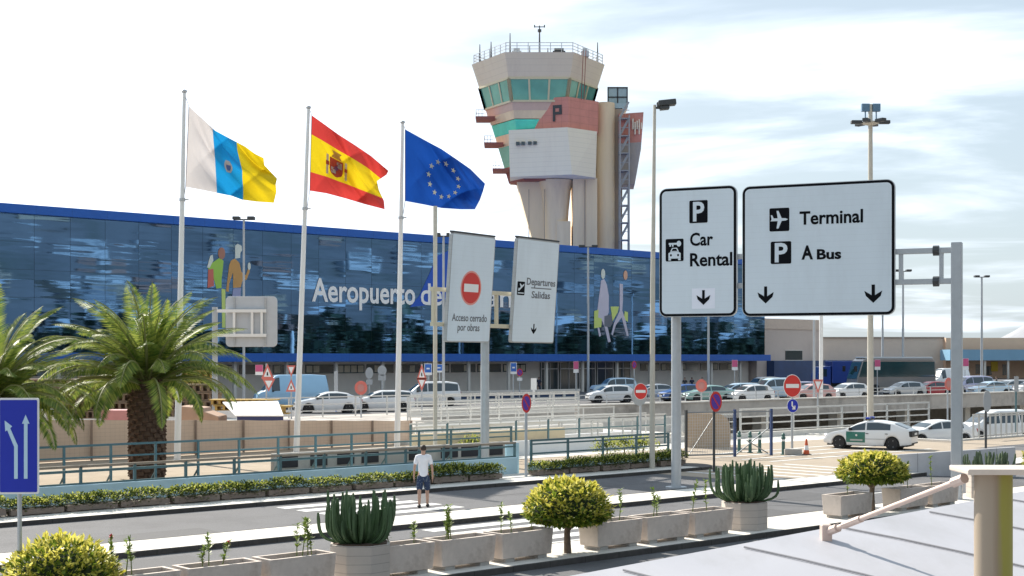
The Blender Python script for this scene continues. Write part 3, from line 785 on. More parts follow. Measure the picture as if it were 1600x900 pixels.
# vaulted white shade roofs of the car park opposite
mb = MB()
mb.grid(lambda a, b: (-14 + 28 * a, -5 + 10 * b, 3.2 + 3.0 * sin(pi * a)), 16, 2)
mb.grid(lambda a, b: (-14 + 28 * a, 5 - 10 * b, 3.1 + 3.0 * sin(pi * a)), 16, 2)
for x in (-13.5, 13.5):
    for y in (-4.5, 4.5): mb.box(x - .2, x + .2, y - .2, y + .2, 0, 3.3)
sr = mb.build('shade_roof', mat('shade_membrane', (0.62, 0.64, 0.66), 0.6, var=0.03), smooth=40)
for i in range(22):
    o = sr if i == 0 else sr.copy()
    if i: COL.objects.link(o)
    u = 95 + (i % 11) * 42 + rg.uniform(-6, 6); v = -(52 if i < 11 else 84) - rg.uniform(0, 8)
    zz_ = rg.uniform(7, 15) if i >= 11 else rg.uniform(4, 8)
    o.location = W(u, v, zz_); o.rotation_euler = (0, 0, PHI); o.scale = (rg.uniform(.7, 1.4), 1, rg.uniform(.7, 1.3))
    tag(o, 'white vaulted shade roof over the car park opposite the terminal', 'shade roof', 'shade roofs opposite the terminal')
wood = MB()
for i in range(420):
    u = rg.uniform(40, 640); v = -rg.uniform(22, 110); h = rg.uniform(8, 15)
    for k in range(34):
        d = Vector((rg.gauss(0, 1), rg.gauss(0, 1), rg.gauss(0, 1))).normalized()
        p = Vector((u, v, h * .55)) + Vector((d.x * h * .45, d.y * h * .45, d.z * h * .45)) * rg.uniform(.6, 1)
        wood.leaf(p, Vector((rg.gauss(0, 1), rg.gauss(0, 1), rg.gauss(0, .6))), Vector((0, 0, 1)), h * .3, h * .22)
m_wood = leafmat('grove_leaves', (0.02, 0.035, 0.025), (0.05, 0.075, 0.045), 0.2)
tag(wood.build('far_grove', m_wood, rz=PHI, loc=(0, 0, 0)), 'dark green grove opposite the terminal', 'grove', kind='stuff')
# ------------------------------------------------------------------ gantry signs
m_pole = mat('pole_grey', (0.44, 0.47, 0.50), 0.45, 0.35, var=0.07, scale=3)
m_pole_tan = mat('pole_tan', (0.56, 0.53, 0.46), 0.55, 0.2, var=0.08, scale=3)
m_face = mat('sign_face', (0.66, 0.75, 0.83), 0.5, var=0.03, scale=1.2, stain=(0.54, 0.61, 0.67), stain_amt=.35, stain_scale=.9, stretch=(1, 1, .25)); lined(m_face, 2, 0.175, 0.05, 0.93)
m_signblack = mat('sign_black', (0.006, 0.007, 0.010), 0.7, var=0, spec=.08)
m_back = mat('sign_back', (0.42, 0.44, 0.46), 0.5, 0.4, var=0.05); lined(m_back, 2, 0.175, 0.06, 0.8)
m_signred = mat('sign_red', (0.62, 0.035, 0.03), 0.5, var=0.03)
m_signblue = mat('sign_blue', (0.006, 0.025, 0.42), 0.45, var=0.03)
m_signwhite = mat('sign_white', (0.80, 0.80, 0.80), 0.5, var=0.02)
ICON = -0.062
def arrow_down(parent, cx_, cz_, s, m=None, y=ICON):
    mb = MB(); q = [(cx_ - .09 * s, cz_ + .5 * s), (cx_ - .09 * s, cz_ - .08 * s), (cx_ - .48 * s, cz_ + .16 * s), (cx_ - .40 * s, cz_ - .12 * s), (cx_, cz_ - .5 * s),
                    (cx_ + .40 * s, cz_ - .12 * s), (cx_ + .48 * s, cz_ + .16 * s), (cx_ + .09 * s, cz_ - .08 * s), (cx_ + .09 * s, cz_ + .5 * s)]
    mb.plate(q, y, y + .01); return mb.build('arrow', m or m_signblack, parent)
def icon_box(parent, x, z, w, h, y=ICON):
    mb = MB(); mb.plate(rrect(x, x + w, z, z + h, .07 * w), y, y + .01); return mb.build('pictogram', m_signblack, parent)
def icon_p(parent, x, z, w, h):
    ib = icon_box(parent, x, z, w, h)
    mb = MB(); mb.plate(rrect(x + .04 * w, x + .96 * w, z + .04 * h, z + .96 * h, .06 * w), ICON - .003, ICON - .001); 
    me = text('P', h * 1.18, m_face, ib, x + w * .20, z + h * .10, y=ICON - .004, width=w * .62, bold=.03 * h, name='letter')
    return ib
def panel(parent, x0, x1, z0, z1, r=.22, border=True, depth=.14, face=None):
    """an aluminium sign panel facing -y with a black border line"""
    mb = MB(); mb.plate(rrect(x0, x1, z0, z1, r), -.05, depth - .05); p = mb.build('sign_panel', m_signblack if border else m_back, parent, bevel=.008)
    e = .075 if border else .03
    mb = MB(); mb.plate(rrect(x0 + e, x1 - e, z0 + e, z1 - e, max(.02, r - e)), -.056, -.046); mb.build('face', face or m_face, p)
    if border:
        mb = MB(); mb.plate(rrect(x0 + .02, x1 - .02, z0 + .02, z1 - .02, r - .02), depth - .045, depth - .02); mb.build('back_sheet', m_back, p)
        # thin pale outer lip
        q = rrect(x0 - .02, x1 + .02, z0 - .02, z1 + .02, r + .02); mb = MB()
        mb.plate(q, -.03, depth - .06); mb.build('rim', m_steel, p)
    return p
A = G(1052, 769); B = G(1494, 787)
gd = (B - A); gl_ = gd.length; ga = atan2(gd.y, gd.x)
gs = thing('gantry_sign', 'two big rounded sign panels for Car Rental and Terminal on a two legged gantry', 'gantry', A, ga)
mb = MB(); mb.tube([(0, .30, 0), (0, .30, 9.0)], .155, 20); mb.lathe([(.34, 0.1), (.34, .15)], 20, M=Matrix.Translation((0, .3, 0))); mb.build('post', m_pole, gs, smooth=40)
mb = MB(); mb.box(gl_ - .15, gl_ + .15, .0, .32, 0, 4.2 + 182 / FPX * B.y); mb.build('post', m_pole, gs, bevel=.02)
zb1, zb2 = 4.2 + 168 / FPX * 41.2, 4.2 + 120 / FPX * 41.2
mb = MB()
for z in (zb1, zb2): mb.bar((0, .16, z), (gl_ - .15, .16, z), .16)
for x in (.5, 1.9, 3.6, 5.2, 6.95, 8.1): mb.bar((x, .16, zb2), (x, .16, zb1), .12)
mb.build('crossbeam', m_pole, gs, bevel=.01)
for z in (zb1, zb2):
    mb = MB(); M_ = Matrix.Translation((7.95, .16, z)) @ Matrix.Rotation(pi / 2, 4, 'Y')
    mb.lathe([(.05, -.09), (.15, -.085), (.15, .085), (.05, .09)], 8, M=M_); mb.build('flange_joint', m_steel_dk, gs)
p1 = panel(gs, -.43, 2.03, 5.52, 9.52); 
p2 = panel(gs, 2.24, 6.79, 5.50, 9.46)
def onA(px, py):                                          # photo point on the gantry plane -> local (x, z)
    k = (px - 800) / FPX; dx, dy = cos(ga), sin(ga)
    s = (k * A.y - A.x) / (dx - k * dy)
    return s, CAMH + (HOR - py) / FPX * (A.y + s * dy)
def span(px0, py0, px1, py1):
    x0, z1 = onA(px0, py0); x1, z0 = onA(px1, py1); return x0, x1, z0, z1
x0, x1, z0, z1 = span(1078, 314, 1106.5, 348); icon_p(p1, x0, z0, x1 - x0, z1 - z0)
x0, x1, z0, z1 = span(1041, 374, 1069, 408); ib = icon_box(p1, x0, z0, x1 - x0, z1 - z0)
w, h = x1 - x0, z1 - z0
mb = MB()                                                # car front with a key above it, in white
def pl(q): mb.plate([(x0 + a * w, z0 + b * h) for a, b in q], ICON - .006, ICON - .001)
pl([(.16, .12), (.84, .12), (.84, .36), (.72, .42), (.28, .42), (.16, .36)]); pl([(.26, .43), (.74, .43), (.64, .60), (.36, .60)])
pl([(.16, .04), (.30, .04), (.30, .115), (.16, .115)]); pl([(.70, .04), (.84, .04), (.84, .115), (.70, .115)])
pl([(.18, .74), (.62, .74), (.62, .82), (.18, .82)]); pl([(.22, .66), (.30, .66), (.30, .735), (.22, .735)]); pl([(.36, .66), (.44, .66), (.44, .735), (.36, .735)]); pl(circ(.74, .78, .13, 12))
mb.build('white_marks', m_face, ib)
mb = MB(); mb.plate([(x0 + a * w, z0 + b * h) for a, b in ((.34, .46), (.66, .46), (.60, .56), (.40, .56))], ICON - .010, ICON - .0065)
mb.plate([(x0 + a * w, z0 + b * h) for a, b in circ(.30, .27, .055, 10)], ICON - .010, ICON - .0065); mb.plate([(x0 + a * w, z0 + b * h) for a, b in circ(.70, .27, .055, 10)], ICON - .010, ICON - .0065)
mb.build('black_marks', m_signblack, ib)
def ptext(s, parent, px0, pyb, px1, cap, bold=.013):
    x0, zb_ = onA(px0, pyb); x1, _ = onA(px1, pyb); Yl = A.y + x0 * sin(ga)
    text(s, cap / FPX * Yl / .70, m_signblack, parent, x0, zb_, y=ICON, width=x1 - x0, bold=bold)
ptext('Car', p1, 1079, 384, 1115, 19.5); ptext('Rental', p1, 1079, 416, 1145, 20)
x0, x1, z0, z1 = span(1082, 451, 1118, 482)
mb = MB(); mb.plate([(x0, z0), (x1, z0), (x1, z1), (x0, z1)], ICON + .002, ICON + .008); mb.build('patch', mat('patch_white', (0.80, 0.84, 0.95), 0.5, var=0.02), p1)
xa_, za_ = onA(1100, 465); arrow_down(p1, xa_, za_, .46, y=ICON - .008)
x0, x1, z0, z1 = span(1203, 326, 1234, 361); ib = icon_box(p2, x0, z0, x1 - x0, z1 - z0)
w, h = x1 - x0, z1 - z0; mb = MB()                       # aeroplane pointing right
pl([(.06, .44), (.30, .44), (.42, .44), (.36, .12), (.46, .12), (.62, .44), (.82, .45), (.94, .50), (.82, .55), (.62, .56), (.46, .88), (.36, .88), (.42, .56), (.22, .56), (.14, .70), (.07, .70), (.11, .52)])
mb.build('aeroplane', m_face, ib)
x0, x1, z0, z1 = span(1205, 378, 1237, 412); icon_p(p2, x0, z0, x1 - x0, z1 - z0)
ptext('Terminal', p2, 1250, 351, 1349, 20); ptext('A', p2, 1253, 405, 1271, 20.5, .02); ptext('Bus', p2, 1277, 405, 1315, 15, .014)
xa_, za_ = onA(1197, 461); arrow_down(p2, xa_, za_, .52); xa_, za_ = onA(1365, 459); arrow_down(p2, xa_, za_, .54)

# the smaller pair of tall leaning panels
YA = 55.0
A2 = Vector(((769 - 800) / FPX * YA, YA, 0)); a2 = atan2(.82, .57)
g2 = thing('gantry_sign', 'two tall narrow leaning sign panels on one post, one with a red no entry disc', 'gantry', A2, a2)
def on2(px, py):
    k = (px - 800) / FPX; dx, dy = cos(a2), sin(a2)
    s = (k * A2.y - A2.x) / (dx - k * dy); return s, CAMH + (HOR - py) / FPX * (A2.y + s * dy)
mb = MB(); mb.tube([(0, .35, -.1), (0, .35, 8.7)], .17, 20); mb.build('post', m_pole, g2, smooth=40)
sl, _ = on2(700, 450); sr_, _ = on2(768, 450); s2l, _ = on2(802, 450); s2r, _ = on2(868, 450)
mb = MB()
for py in (457, 509):
    z = on2(775, py)[1]; mb.bar((sl - .6, .30, z), (s2r - .2, .30, z), .15)
for x in (sl - .5, (sr_ + s2l) / 2): mb.bar((x, .30, on2(775, 509)[1]), (x, .30, on2(775, 457)[1]), .12)
mb.build('crossbeam', mat('cream_steel', (0.62, 0.56, 0.42), 0.5, 0.1, var=0.06), g2)
def tilted(s0, s1, zt_, zb_):
    zc = (zt_ + zb_) / 2; e = bpy.data.objects.new('sign_panel', None)
    mb = MB(); hh = (zt_ - zb_) / 2
    mb.plate(rrect(s0, s1, -hh, hh, .10), -.05, .09); p = mb.build('sign_panel', m_back, g2, bevel=.008)
    p.location = (0, 0, zc); p.rotation_euler = (radians(4.3), 0, 0)
    mb = MB(); mb.plate(rrect(s0 + .05, s1 - .05, -hh + .05, hh - .05, .07), -.056, -.046); mb.build('face', m_face, p)
    mb = MB(); mb.box(s0 + .02, s1 - .02, -.055, .095, hh + .002, hh + .07); mb.build('top_edge', m_steel_dk, p)
    return p, zc
zt1, zb1_ = on2(734, 367)[1], on2(734, 535)[1]
q1, zc1 = tilted(sl, sr_, zt1, zb1_)
cxp, czp = on2(734, 450); czp -= zc1; rr_ = 23.5 / FPX * 55
mb = MB(); mb.plate(circ(cxp, czp, rr_ * 1.12), ICON, ICON + .006); dsc = mb.build('no_entry_disc', mat('disc_rim', (0.75, 0.30, 0.26), 0.5, var=0), q1)
mb = MB(); mb.plate(circ(cxp, czp, rr_), ICON - .006, ICON - .001); mb.build('red_disc', m_signred, dsc)
mb = MB(); mb.plate(rrect(cxp - rr_ * .78, cxp + rr_ * .78, czp - rr_ * .26, czp + rr_ * .26, .02), ICON - .012, ICON - .007); mb.build('white_bar', m_signwhite, dsc)
m_tgrey = mat('lettering_grey', (0.13, 0.14, 0.16), 0.6, var=0)
xw = sr_ - sl
text('Acceso cerrado', .40, m_tgrey, q1, sl + xw * .10, on2(734, 502)[1] - zc1, y=ICON, width=xw * .80, bold=.004)
text('por obras', .40, m_tgrey, q1, sl + xw * .24, on2(734, 517)[1] - zc1, y=ICON, width=xw * .50, bold=.004)
zt2, zb2_ = on2(836, 375)[1], on2(836, 536)[1]
q2, zc2 = tilted(s2l, s2r, zt2, zb2_); xw = s2r - s2l
x0 = s2l + xw * .06; ztx = on2(812, 461)[1] - zc2; hh = 21 / FPX * 57
ib = icon_box(q2, x0, ztx, xw * .17, hh); w, h = xw * .17, hh; z0 = ztx; mb = MB()
pl([(.12, .34), (.22, .30), (.86, .72), (.90, .84), (.78, .82), (.60, .70), (.36, .88), (.30, .82), (.44, .60), (.30, .50), (.18, .54)]); pl([(.10, .12), (.90, .12), (.90, .20), (.10, .20)])
mb.build('aeroplane', m_face, ib)
text('Departures', .40, m_tgrey, q2, s2l + xw * .27, on2(840, 446)[1] - zc2, y=ICON, width=xw * .68, bold=.006)
text('Salidas', .40, m_tgrey, q2, s2l + xw * .40, on2(840, 466)[1] - zc2, y=ICON, width=xw * .44, bold=.006)
mb = MB(); zl = on2(840, 450.5)[1] - zc2; mb.plate([(s2l + xw * .38, zl - .02), (s2l + xw * .86, zl - .02), (s2l + xw * .86, zl + .02), (s2l + xw * .38, zl + .02)], ICON, ICON + .006); mb.build('divider', m_tgrey, q2)
arrow_down(q2, s2l + xw * .50, on2(832, 514)[1] - zc2, .42)
for px, py, wd, hg in ((734, 541, 0, 0),): pass

# gantry panel seen from behind, near the palm
YB = 78.0
bs = thing('gantry_sign', 'gantry sign seen from behind with a white rail frame beside the palm', 'gantry', P(405, HOR, YB) * 1, 0)
bs.location.z = 0
sB = YB / FPX; zB_ = lambda py: CAMH + (HOR - py) * sB
mb = MB(); mb.plate(rrect(-52 * sB, 28 * sB, zB_(542), zB_(463), .25), -.05, .1); mb.build('sign_panel', mat('back_pale', (0.50, 0.53, 0.57), 0.55, 0.2, var=0.05), bs, bevel=.01)
mb = MB()
for py in (486, 524): mb.bar((-70 * sB, -.2, zB_(py)), (12 * sB, -.2, zB_(py)), .17)
for px in (-38, -10, 5): mb.bar((px * sB, -.2, zB_(524)), (px * sB, -.2, zB_(486)), .13)
mb.build('rail_frame', m_white, bs)
mb = MB()
for px in (-38, 10): mb.bar((px * sB, -.085, zB_(540)), (px * sB, -.085, zB_(465)), .09)
mb.build('stiffener', m_back, bs)
mb = MB(); mb.tube([(-68 * sB, -.2, 0), (-68 * sB, -.2, zB_(480))], .16, 14); mb.build('post', m_pole, bs, smooth=40)

# ------------------------------------------------------------------ blue lane sign at the left edge
LS = Vector(((29 - 800) / FPX * 22.2, 22.2, 0.11)); sL = 22.2 / FPX; zL = lambda py: CAMH + (HOR - py) * sL - .11
ls = thing('lane_sign', 'blue road sign with two white upward arrows on a slim grey post', 'sign', LS, radians(4))
mb = MB(); mb.tube([(0, .06, 0), (0, .06, zL(625))], .036, 12); mb.build('post', m_pole, ls, smooth=40)
mb = MB(); mb.plate(rrect(-31 * sL, 31 * sL, zL(772), zL(622), .03), -.0, .03); sp_ = mb.build('sign_panel', m_signwhite, ls)
mb = MB(); mb.plate(rrect(-28.5 * sL, 28.5 * sL, zL(769), zL(625), .02), -.006, -.001); mb.build('blue_field', m_signblue, sp_)
m_lb = mat('sign_pale_blue', (0.50, 0.70, 0.85), 0.5, var=0.02)
def lp(q, nm='arrow'):
    q = [((a - 29) * sL, zL(b)) for a, b in q]
    ar = sum(q[i][0] * q[(i + 1) % len(q)][1] - q[(i + 1) % len(q)][0] * q[i][1] for i in range(len(q)))
    if ar < 0: q.reverse()
    mb = MB(); mb.plate(q, -.012, -.007); mb.build(nm, m_lb, sp_)
lp([(37.5, 748), (37.5, 662), (34.5, 662), (40, 648), (46, 662), (43, 662), (43, 748)])
lp([(22.5, 748), (22.5, 698), (12, 672), (9, 674), (8, 657), (19.5, 666), (16.5, 669), (28, 696), (28, 748)])

# ------------------------------------------------------------------ flagpoles and flags
def flagpole(px_b, py_b, px_t, py_t, label):
    b = G(px_b, py_b); H = CAMH + (HOR - py_t) / FPX * b.y; dx = (px_t - px_b) / FPX * b.y
    t = thing('flagpole', label, 'flagpole', b, 0, 'white flagpoles in a row')
    mb = MB(); mb.tube([(dx * k / 6, 0, H * k / 6) for k in range(7)], [.135, .13, .12, .11, .10, .085, .07], 18); mb.build('pole', m_flagp, t, smooth=40)
    mb = MB(); mb.lathe([(.02, 0), (.10, .01), (.12, .06), (.10, .11), (.02, .14)], 12); mb.build('finial', m_steel, t, loc=(dx, 0, H), smooth=60)
    mb = MB(); mb.tube([(dx * .71 + .02, 0, H * .71), (dx * .71 + .26, 0, H * .71 + .02)], .03, 6); mb.tube([(dx * .71, 0, H * .71 - .06), (dx * .71, 0, H * .71 + .06)], .13, 12); mb.build('halyard_bracket', m_steel, t)
    mb = MB(); mb.box(-.25, .25, -.25, .25, 0, .05); mb.build('base_plate', m_steel_dk, t)
    return b
m_flagp = mat('flagpole_white', (0.78, 0.79, 0.80), 0.32, 0.1, var=0.03, scale=2)
fb1 = flagpole(277, 721, 288, 145, 'leftmost tall white flagpole, flying the white, blue and yellow flag')
fb2 = flagpole(463, 708, 482, 170, 'middle tall white flagpole, flying the red and yellow flag')
fb3 = flagpole(620.5, 701, 629, 193, 'rightmost tall white flagpole, flying the blue flag with stars')
def curve(pts):
    ds = [0]
    for a, b in zip(pts, pts[1:]): ds.append(ds[-1] + math.hypot(b[0] - a[0], b[1] - a[1]))
    def f(t):
        d = t * ds[-1]
        for i in range(len(pts) - 1):
            if d <= ds[i + 1] + 1e-9:
                k = (d - ds[i]) / (ds[i + 1] - ds[i]); return (pts[i][0] + (pts[i + 1][0] - pts[i][0]) * k, pts[i][1] + (pts[i + 1][1] - pts[i][1]) * k)
        return pts[-1]
    return f
def make_flag(name, label, base, top, bot, fly, mats, mf, seed, amp=.40, depth=2.2):
    """top/bot/fly: outline as photographed; the cloth itself runs away from us with the wind and ripples in depth"""
    Y0 = base.y; ft, fb_ = curve(top), curve(bot); fy = curve(fly)
    org = P(top[0][0], top[0][1], Y0)
    r = random.Random(seed); ph = [r.uniform(0, 6) for _ in range(4)]
    def pos(s, t, off=0.0):
        a, b = ft(s), fb_(s)
        x = a[0] * (1 - t) + b[0] * t; y = a[1] * (1 - t) + b[1] * t
        e = fy(t); ex, ey = top[-1][0] * (1 - t) + bot[-1][0] * t, top[-1][1] * (1 - t) + bot[-1][1] * t
        k = s ** 3; x += (e[0] - ex) * k; y += (e[1] - ey) * k
        g = min(1, s * 2.2)
        fold = lambda q: 1 - 2 * abs(sin(q)) ** .8
        d = depth * s + g * amp * (sin(8.5 * s - 4.2 * t + ph[0]) + .55 * fold(5.5 * s + 3.4 * t + ph[1]) + .35 * sin(3 * s - 11 * t + ph[2]) + .30 * fold(9 * s - 8 * t + ph[3]) * (1 - .5 * t) + .10 * sin(31 * s - 20 * t)) - off
        return P(x, y, Y0 + d) - org
    o = thing(name, label, 'flag', org, 0, 'flags on the flagpoles')
    mb = MB(); mb.grid(lambda a, b: pos(a, b), 96, 64, mf=mf)
    c = mb.build('cloth', mats, o, smooth=180)
    mb = MB(); mb.tube([pos(0, 0) + Vector((-.12, 0, .35)), pos(0, 0), pos(0, 1), pos(0, 1) + Vector((-.14, 0, -.9))], .012, 5); mb.build('halyard', m_steel_dk, o)
    return o, pos
cw = clothmat('flag_white', (0.56, 0.53, 0.53), .38); cb = clothmat('flag_sky_blue', (0.010, 0.24, 0.53), .38); cy_ = clothmat('flag_yellow', (0.64, 0.48, 0.012), .38)
cr = clothmat('flag_red', (0.50, 0.045, 0.04), .38); ce = clothmat('flag_royal_blue', (0.007, 0.055, 0.29), .35)
o1, pos1 = make_flag('flag', 'white, sky blue and yellow flag blowing from the leftmost flagpole', fb1,
    [(295, 166), (318, 187), (336, 204), (360, 217), (383, 229), (398, 240), (412, 247)], [(290, 292), (312, 296), (337, 301), (362, 306), (378, 312), (400, 315), (428, 317)],
    [(412, 247), (413, 258), (433, 279), (431, 288), (432, 300), (428, 317)], [cw, cb, cy_], lambda s, t: 0 if s < .355 else (1 if s < .66 else 2), 3)
o2, pos2 = make_flag('flag', 'red and yellow striped flag with a crest blowing from the middle flagpole', fb2,
    [(487, 180), (508, 195), (530, 211), (555, 227), (580, 244), (607, 267)], [(484, 298), (510, 302), (540, 310), (570, 319), (601, 327)],
    [(607, 267), (604, 273), (589, 283), (592, 297), (600, 314), (601, 327)], [cr, cy_], lambda s, t: 1 if .25 <= t < .745 else 0, 8)
o3, pos3 = make_flag('flag', 'royal blue flag with a ring of gold stars blowing from the rightmost flagpole', fb3,
    [(633, 202), (660, 217), (690, 233), (715, 250), (735, 264), (758, 287)], [(633, 314), (660, 319), (690, 325), (720, 327), (742, 327)],
    [(758, 287), (755, 298), (750, 312), (742, 327)], [ce], None, 15)
cst = clothmat('flag_star_gold', (0.85, 0.80, 0.55), .3)
for k in range(12):
    a = 2 * pi * k / 12; cs_, ct_ = .50 + .195 * sin(a), .50 - .30 * cos(a)
    vs_ = []
    for i in range(10):
        r = (.046, .020)[i % 2]; b = pi * i / 5
        vs_.append(pos3(cs_ + r * sin(b) * .72, ct_ - r * cos(b) * 1.15, .035))
    cN = pos3(cs_, ct_, .035); mb = MB(); mb.add(vs_ + [cN], [(i, 10, (i + 1) % 10) for i in range(10)]); mb.build('star', cst, o3)
def patch(pos, name, m, parent, s0, s1, t0, t1, off, shape=None, n=8):
    mb = MB()
    def fn(a, b):
        if shape: a_ = .5 + (a - .5) * shape(b)
        else: a_ = a
        return pos(s0 + (s1 - s0) * a_, t0 + (t1 - t0) * b, off)
    mb.grid(fn, n, n); return mb.build(name, m, parent, smooth=180)
cgold = clothmat('crest_gold', (0.50, 0.30, 0.10), .2); cpale = clothmat('crest_pale', (0.55, 0.48, 0.45), .2); ccr = clothmat('crest_red', (0.45, 0.08, 0.06), .2); cpur = clothmat('crest_purple', (0.28, 0.12, 0.25), .2)
crest = patch(pos2, 'crest', ccr, o2, .25, .43, .42, .70, .03, lambda b: 1 if b < .6 else sqrt(max(0.02, 1 - ((b - .6) / .4) ** 2)))
patch(pos2, 'crest_quarter', cpale, crest, .345, .415, .45, .55, .045); patch(pos2, 'crest_quarter', cpale, crest, .27, .335, .56, .65, .045)
patch(pos2, 'crest_quarter', cpur, crest, .31, .37, .52, .60, .06, lambda b: sin(pi * min(.97, max(.1, b))))
patch(pos2, 'crown', cgold, crest, .27, .41, .30, .41, .03, lambda b: .55 + .45 * abs(2 * b - .9))
patch(pos2, 'pillar', cpale, crest, .205, .235, .40, .70, .03); patch(pos2, 'pillar', cpale, crest, .455, .485, .40, .70, .03)
patch(pos2, 'ribbon', ccr, crest, .20, .245, .50, .56, .05); patch(pos2, 'ribbon', ccr, crest, .45, .49, .50, .56, .05)
patch(pos1, 'crest', cpale, o1, .46, .55, .42, .62, .03, lambda b: .5 + .5 * sin(pi * b))
patch(pos1, 'crest_shield', clothmat('crest_blue', (0.10, 0.16, 0.40), .2), o1, .48, .53, .50, .59, .045, lambda b: 1 if b < .5 else 1.5 - b)

# ------------------------------------------------------------------ lamp posts
def lamp_single(px, pyb, pyt, label):
    b = G(px, pyb); H = CAMH + (HOR - pyt) / FPX * b.y
    t = thing('street_lamp', label, 'street lamp', b, 0)
    mb = MB(); mb.tube([(0, 0, 0), (0, 0, 1.2), (.02, 0, H * .5), (.09, 0, H)], [.105, .10, .09, .055], 16); mb.build('pole', m_pole_tan, t, smooth=40)
    s = b.y / FPX
    mb = MB(); mb.bar((.06, 0, H - .1), (.35, 0, H - .12), .07); mb.build('bracket', m_steel_dk, t)
    mb = MB(); q = Matrix.Translation((.22, 0, H)) @ Matrix.Rotation(radians(-6), 4, 'Y')
    mb.box(0, .66, -.22, .22, -.07, .14, None, q); mb.box(.05, .40, -.18, .18, -.2, -.072, None, q); mb.box(-.05, .16, -.1, .1, -.12, .1, None, q); h = mb.build('lamp_head', m_steel_dk, t, bevel=.03)
    return t
lamp_single(1019, 737, 164, 'tall slim lamp post with one dark flat head, left of the Car Rental panel')
def lamp_double(px, py_base, py_t, Y, label, z0=0.0, hw=16, group=None, rz=0):
    b = Vector(((px - 800) / FPX * Y, Y, z0)); H = CAMH + (HOR - py_t) / FPX * Y - z0; s = Y / FPX
    t = thing('street_lamp', label, 'street lamp', b, rz, group)
    mb = MB(); mb.tube([(0, 0, 0), (0, 0, H)], [max(.10, 2.2 * s), max(.07, 1.5 * s)], 12); mb.build('pole', m_pole, t, smooth=40)
    mb = MB(); mb.bar((-hw * s, 0, H), (hw * s, 0, H), .09); mb.build('crossarm', m_steel_dk, t)
    for sx in (-1, 1):
        mb = MB(); c = sx * hw * s * .72
        mb.box(c - hw * s * .34, c + hw * s * .34, -.3, .3, H - .02, H + .2); mb.build('lamp_head', m_steel_dk, t, bevel=.03)
    return t
lamp_double(381, 0, 343, 96, 'double headed street lamp rising beside the orange mural figure', FZ)
lamp_double(693, 0, 369, 92, 'double headed street lamp just left of the no entry panel', FZ, 12)
lamp_double(919, 0, 386, 142, 'double headed street lamp before the terminal doors, left of the white mural figure', FZ, 14)
lamp_double(1107, 0, 470, 140, 'short street lamp rising under the Car Rental panel', FZ, 12)
lamp_double(1411, 0, 424, 150, 'double headed street lamp directly under the gantry arm', FZ, 12)
lamp_double(1534, 0, 433, 160, 'double headed street lamp at the far right of the gantry post', FZ, 11)
lamp_double(1379, 0, 480, 210, 'distant thin street lamp beside the tall light mast', FZ, 7)
# plain pale poles
def plain_pole(px, Y, py_t, z0, label, r=.09, m=None):
    b = Vector(((px - 800) / FPX * Y, Y, z0)); H = CAMH + (HOR - py_t) / FPX * Y - z0
    mb = MB(); mb.tube([(0, 0, 0), (0, 0, H)], r, 12); mb.lathe([(r * 2, .02), (r * 2, .08)], 12)
    return tag(mb.build('metal_pole', m or m_pole, loc=b, smooth=40), label, 'pole')
plain_pole(680, 58, 322, 0, 'tall cream metal pole behind the blue starred flag', .085, m_pole_tan)
plain_pole(1272, 118, 500, FZ, 'thin pale pole beside the annex corner, the left one of two', .10)
plain_pole(1283, 118, 492, FZ, 'pale pole beside the annex corner, the right and thicker one of two', .16, m_white)
# tall light mast
YM = 74.0; sM = YM / FPX
hm_ = thing('light_mast', 'tall light mast with a crown of floodlights behind the Terminal panel', 'light mast', Vector(((1360 - 800) * sM, YM, -3.2)), 0)
HM = CAMH + (HOR - 163) * sM + 3.2
mb = MB(); mb.tube([(0, 0, 0), (0, 0, HM)], [.19, .11], 16); mb.build('pole', m_pole_tan, hm_, smooth=40)
zr = HM - 30 * sM
mb = MB(); mb.lathe([(.14, zr - .1), (.45, zr), (.45, zr + .08), (.14, zr + .1)], 16)
for k in range(6): a = k * pi / 3; mb.bar((0, 0, zr), (22 * sM * cos(a), 22 * sM * sin(a), zr + .05), .07)
mb.build('head_frame', m_pole_tan, hm_)
for k in range(6):
    a = k * pi / 3; mb = MB(); M_ = Matrix.Translation((22 * sM * cos(a), 22 * sM * sin(a), zr)) @ Matrix.Rotation(a, 4, 'Z')
    mb.box(-.28, .28, -.15, .15, -.02, .16, None, M_); mb.build('floodlight', m_steel_dk, hm_, bevel=.03)
for sx in (-8, 9):
    mb = MB(); mb.bar((sx * sM, 0, zr), (sx * sM, 0, HM - .1), .06); mb.box(sx * sM - .2, sx * sM + .2, -.12, .12, HM - .38, HM + .02); mb.build('floodlight', mat('blue_lamp', (0.12, 0.22, 0.33), 0.4, var=0.1), hm_)

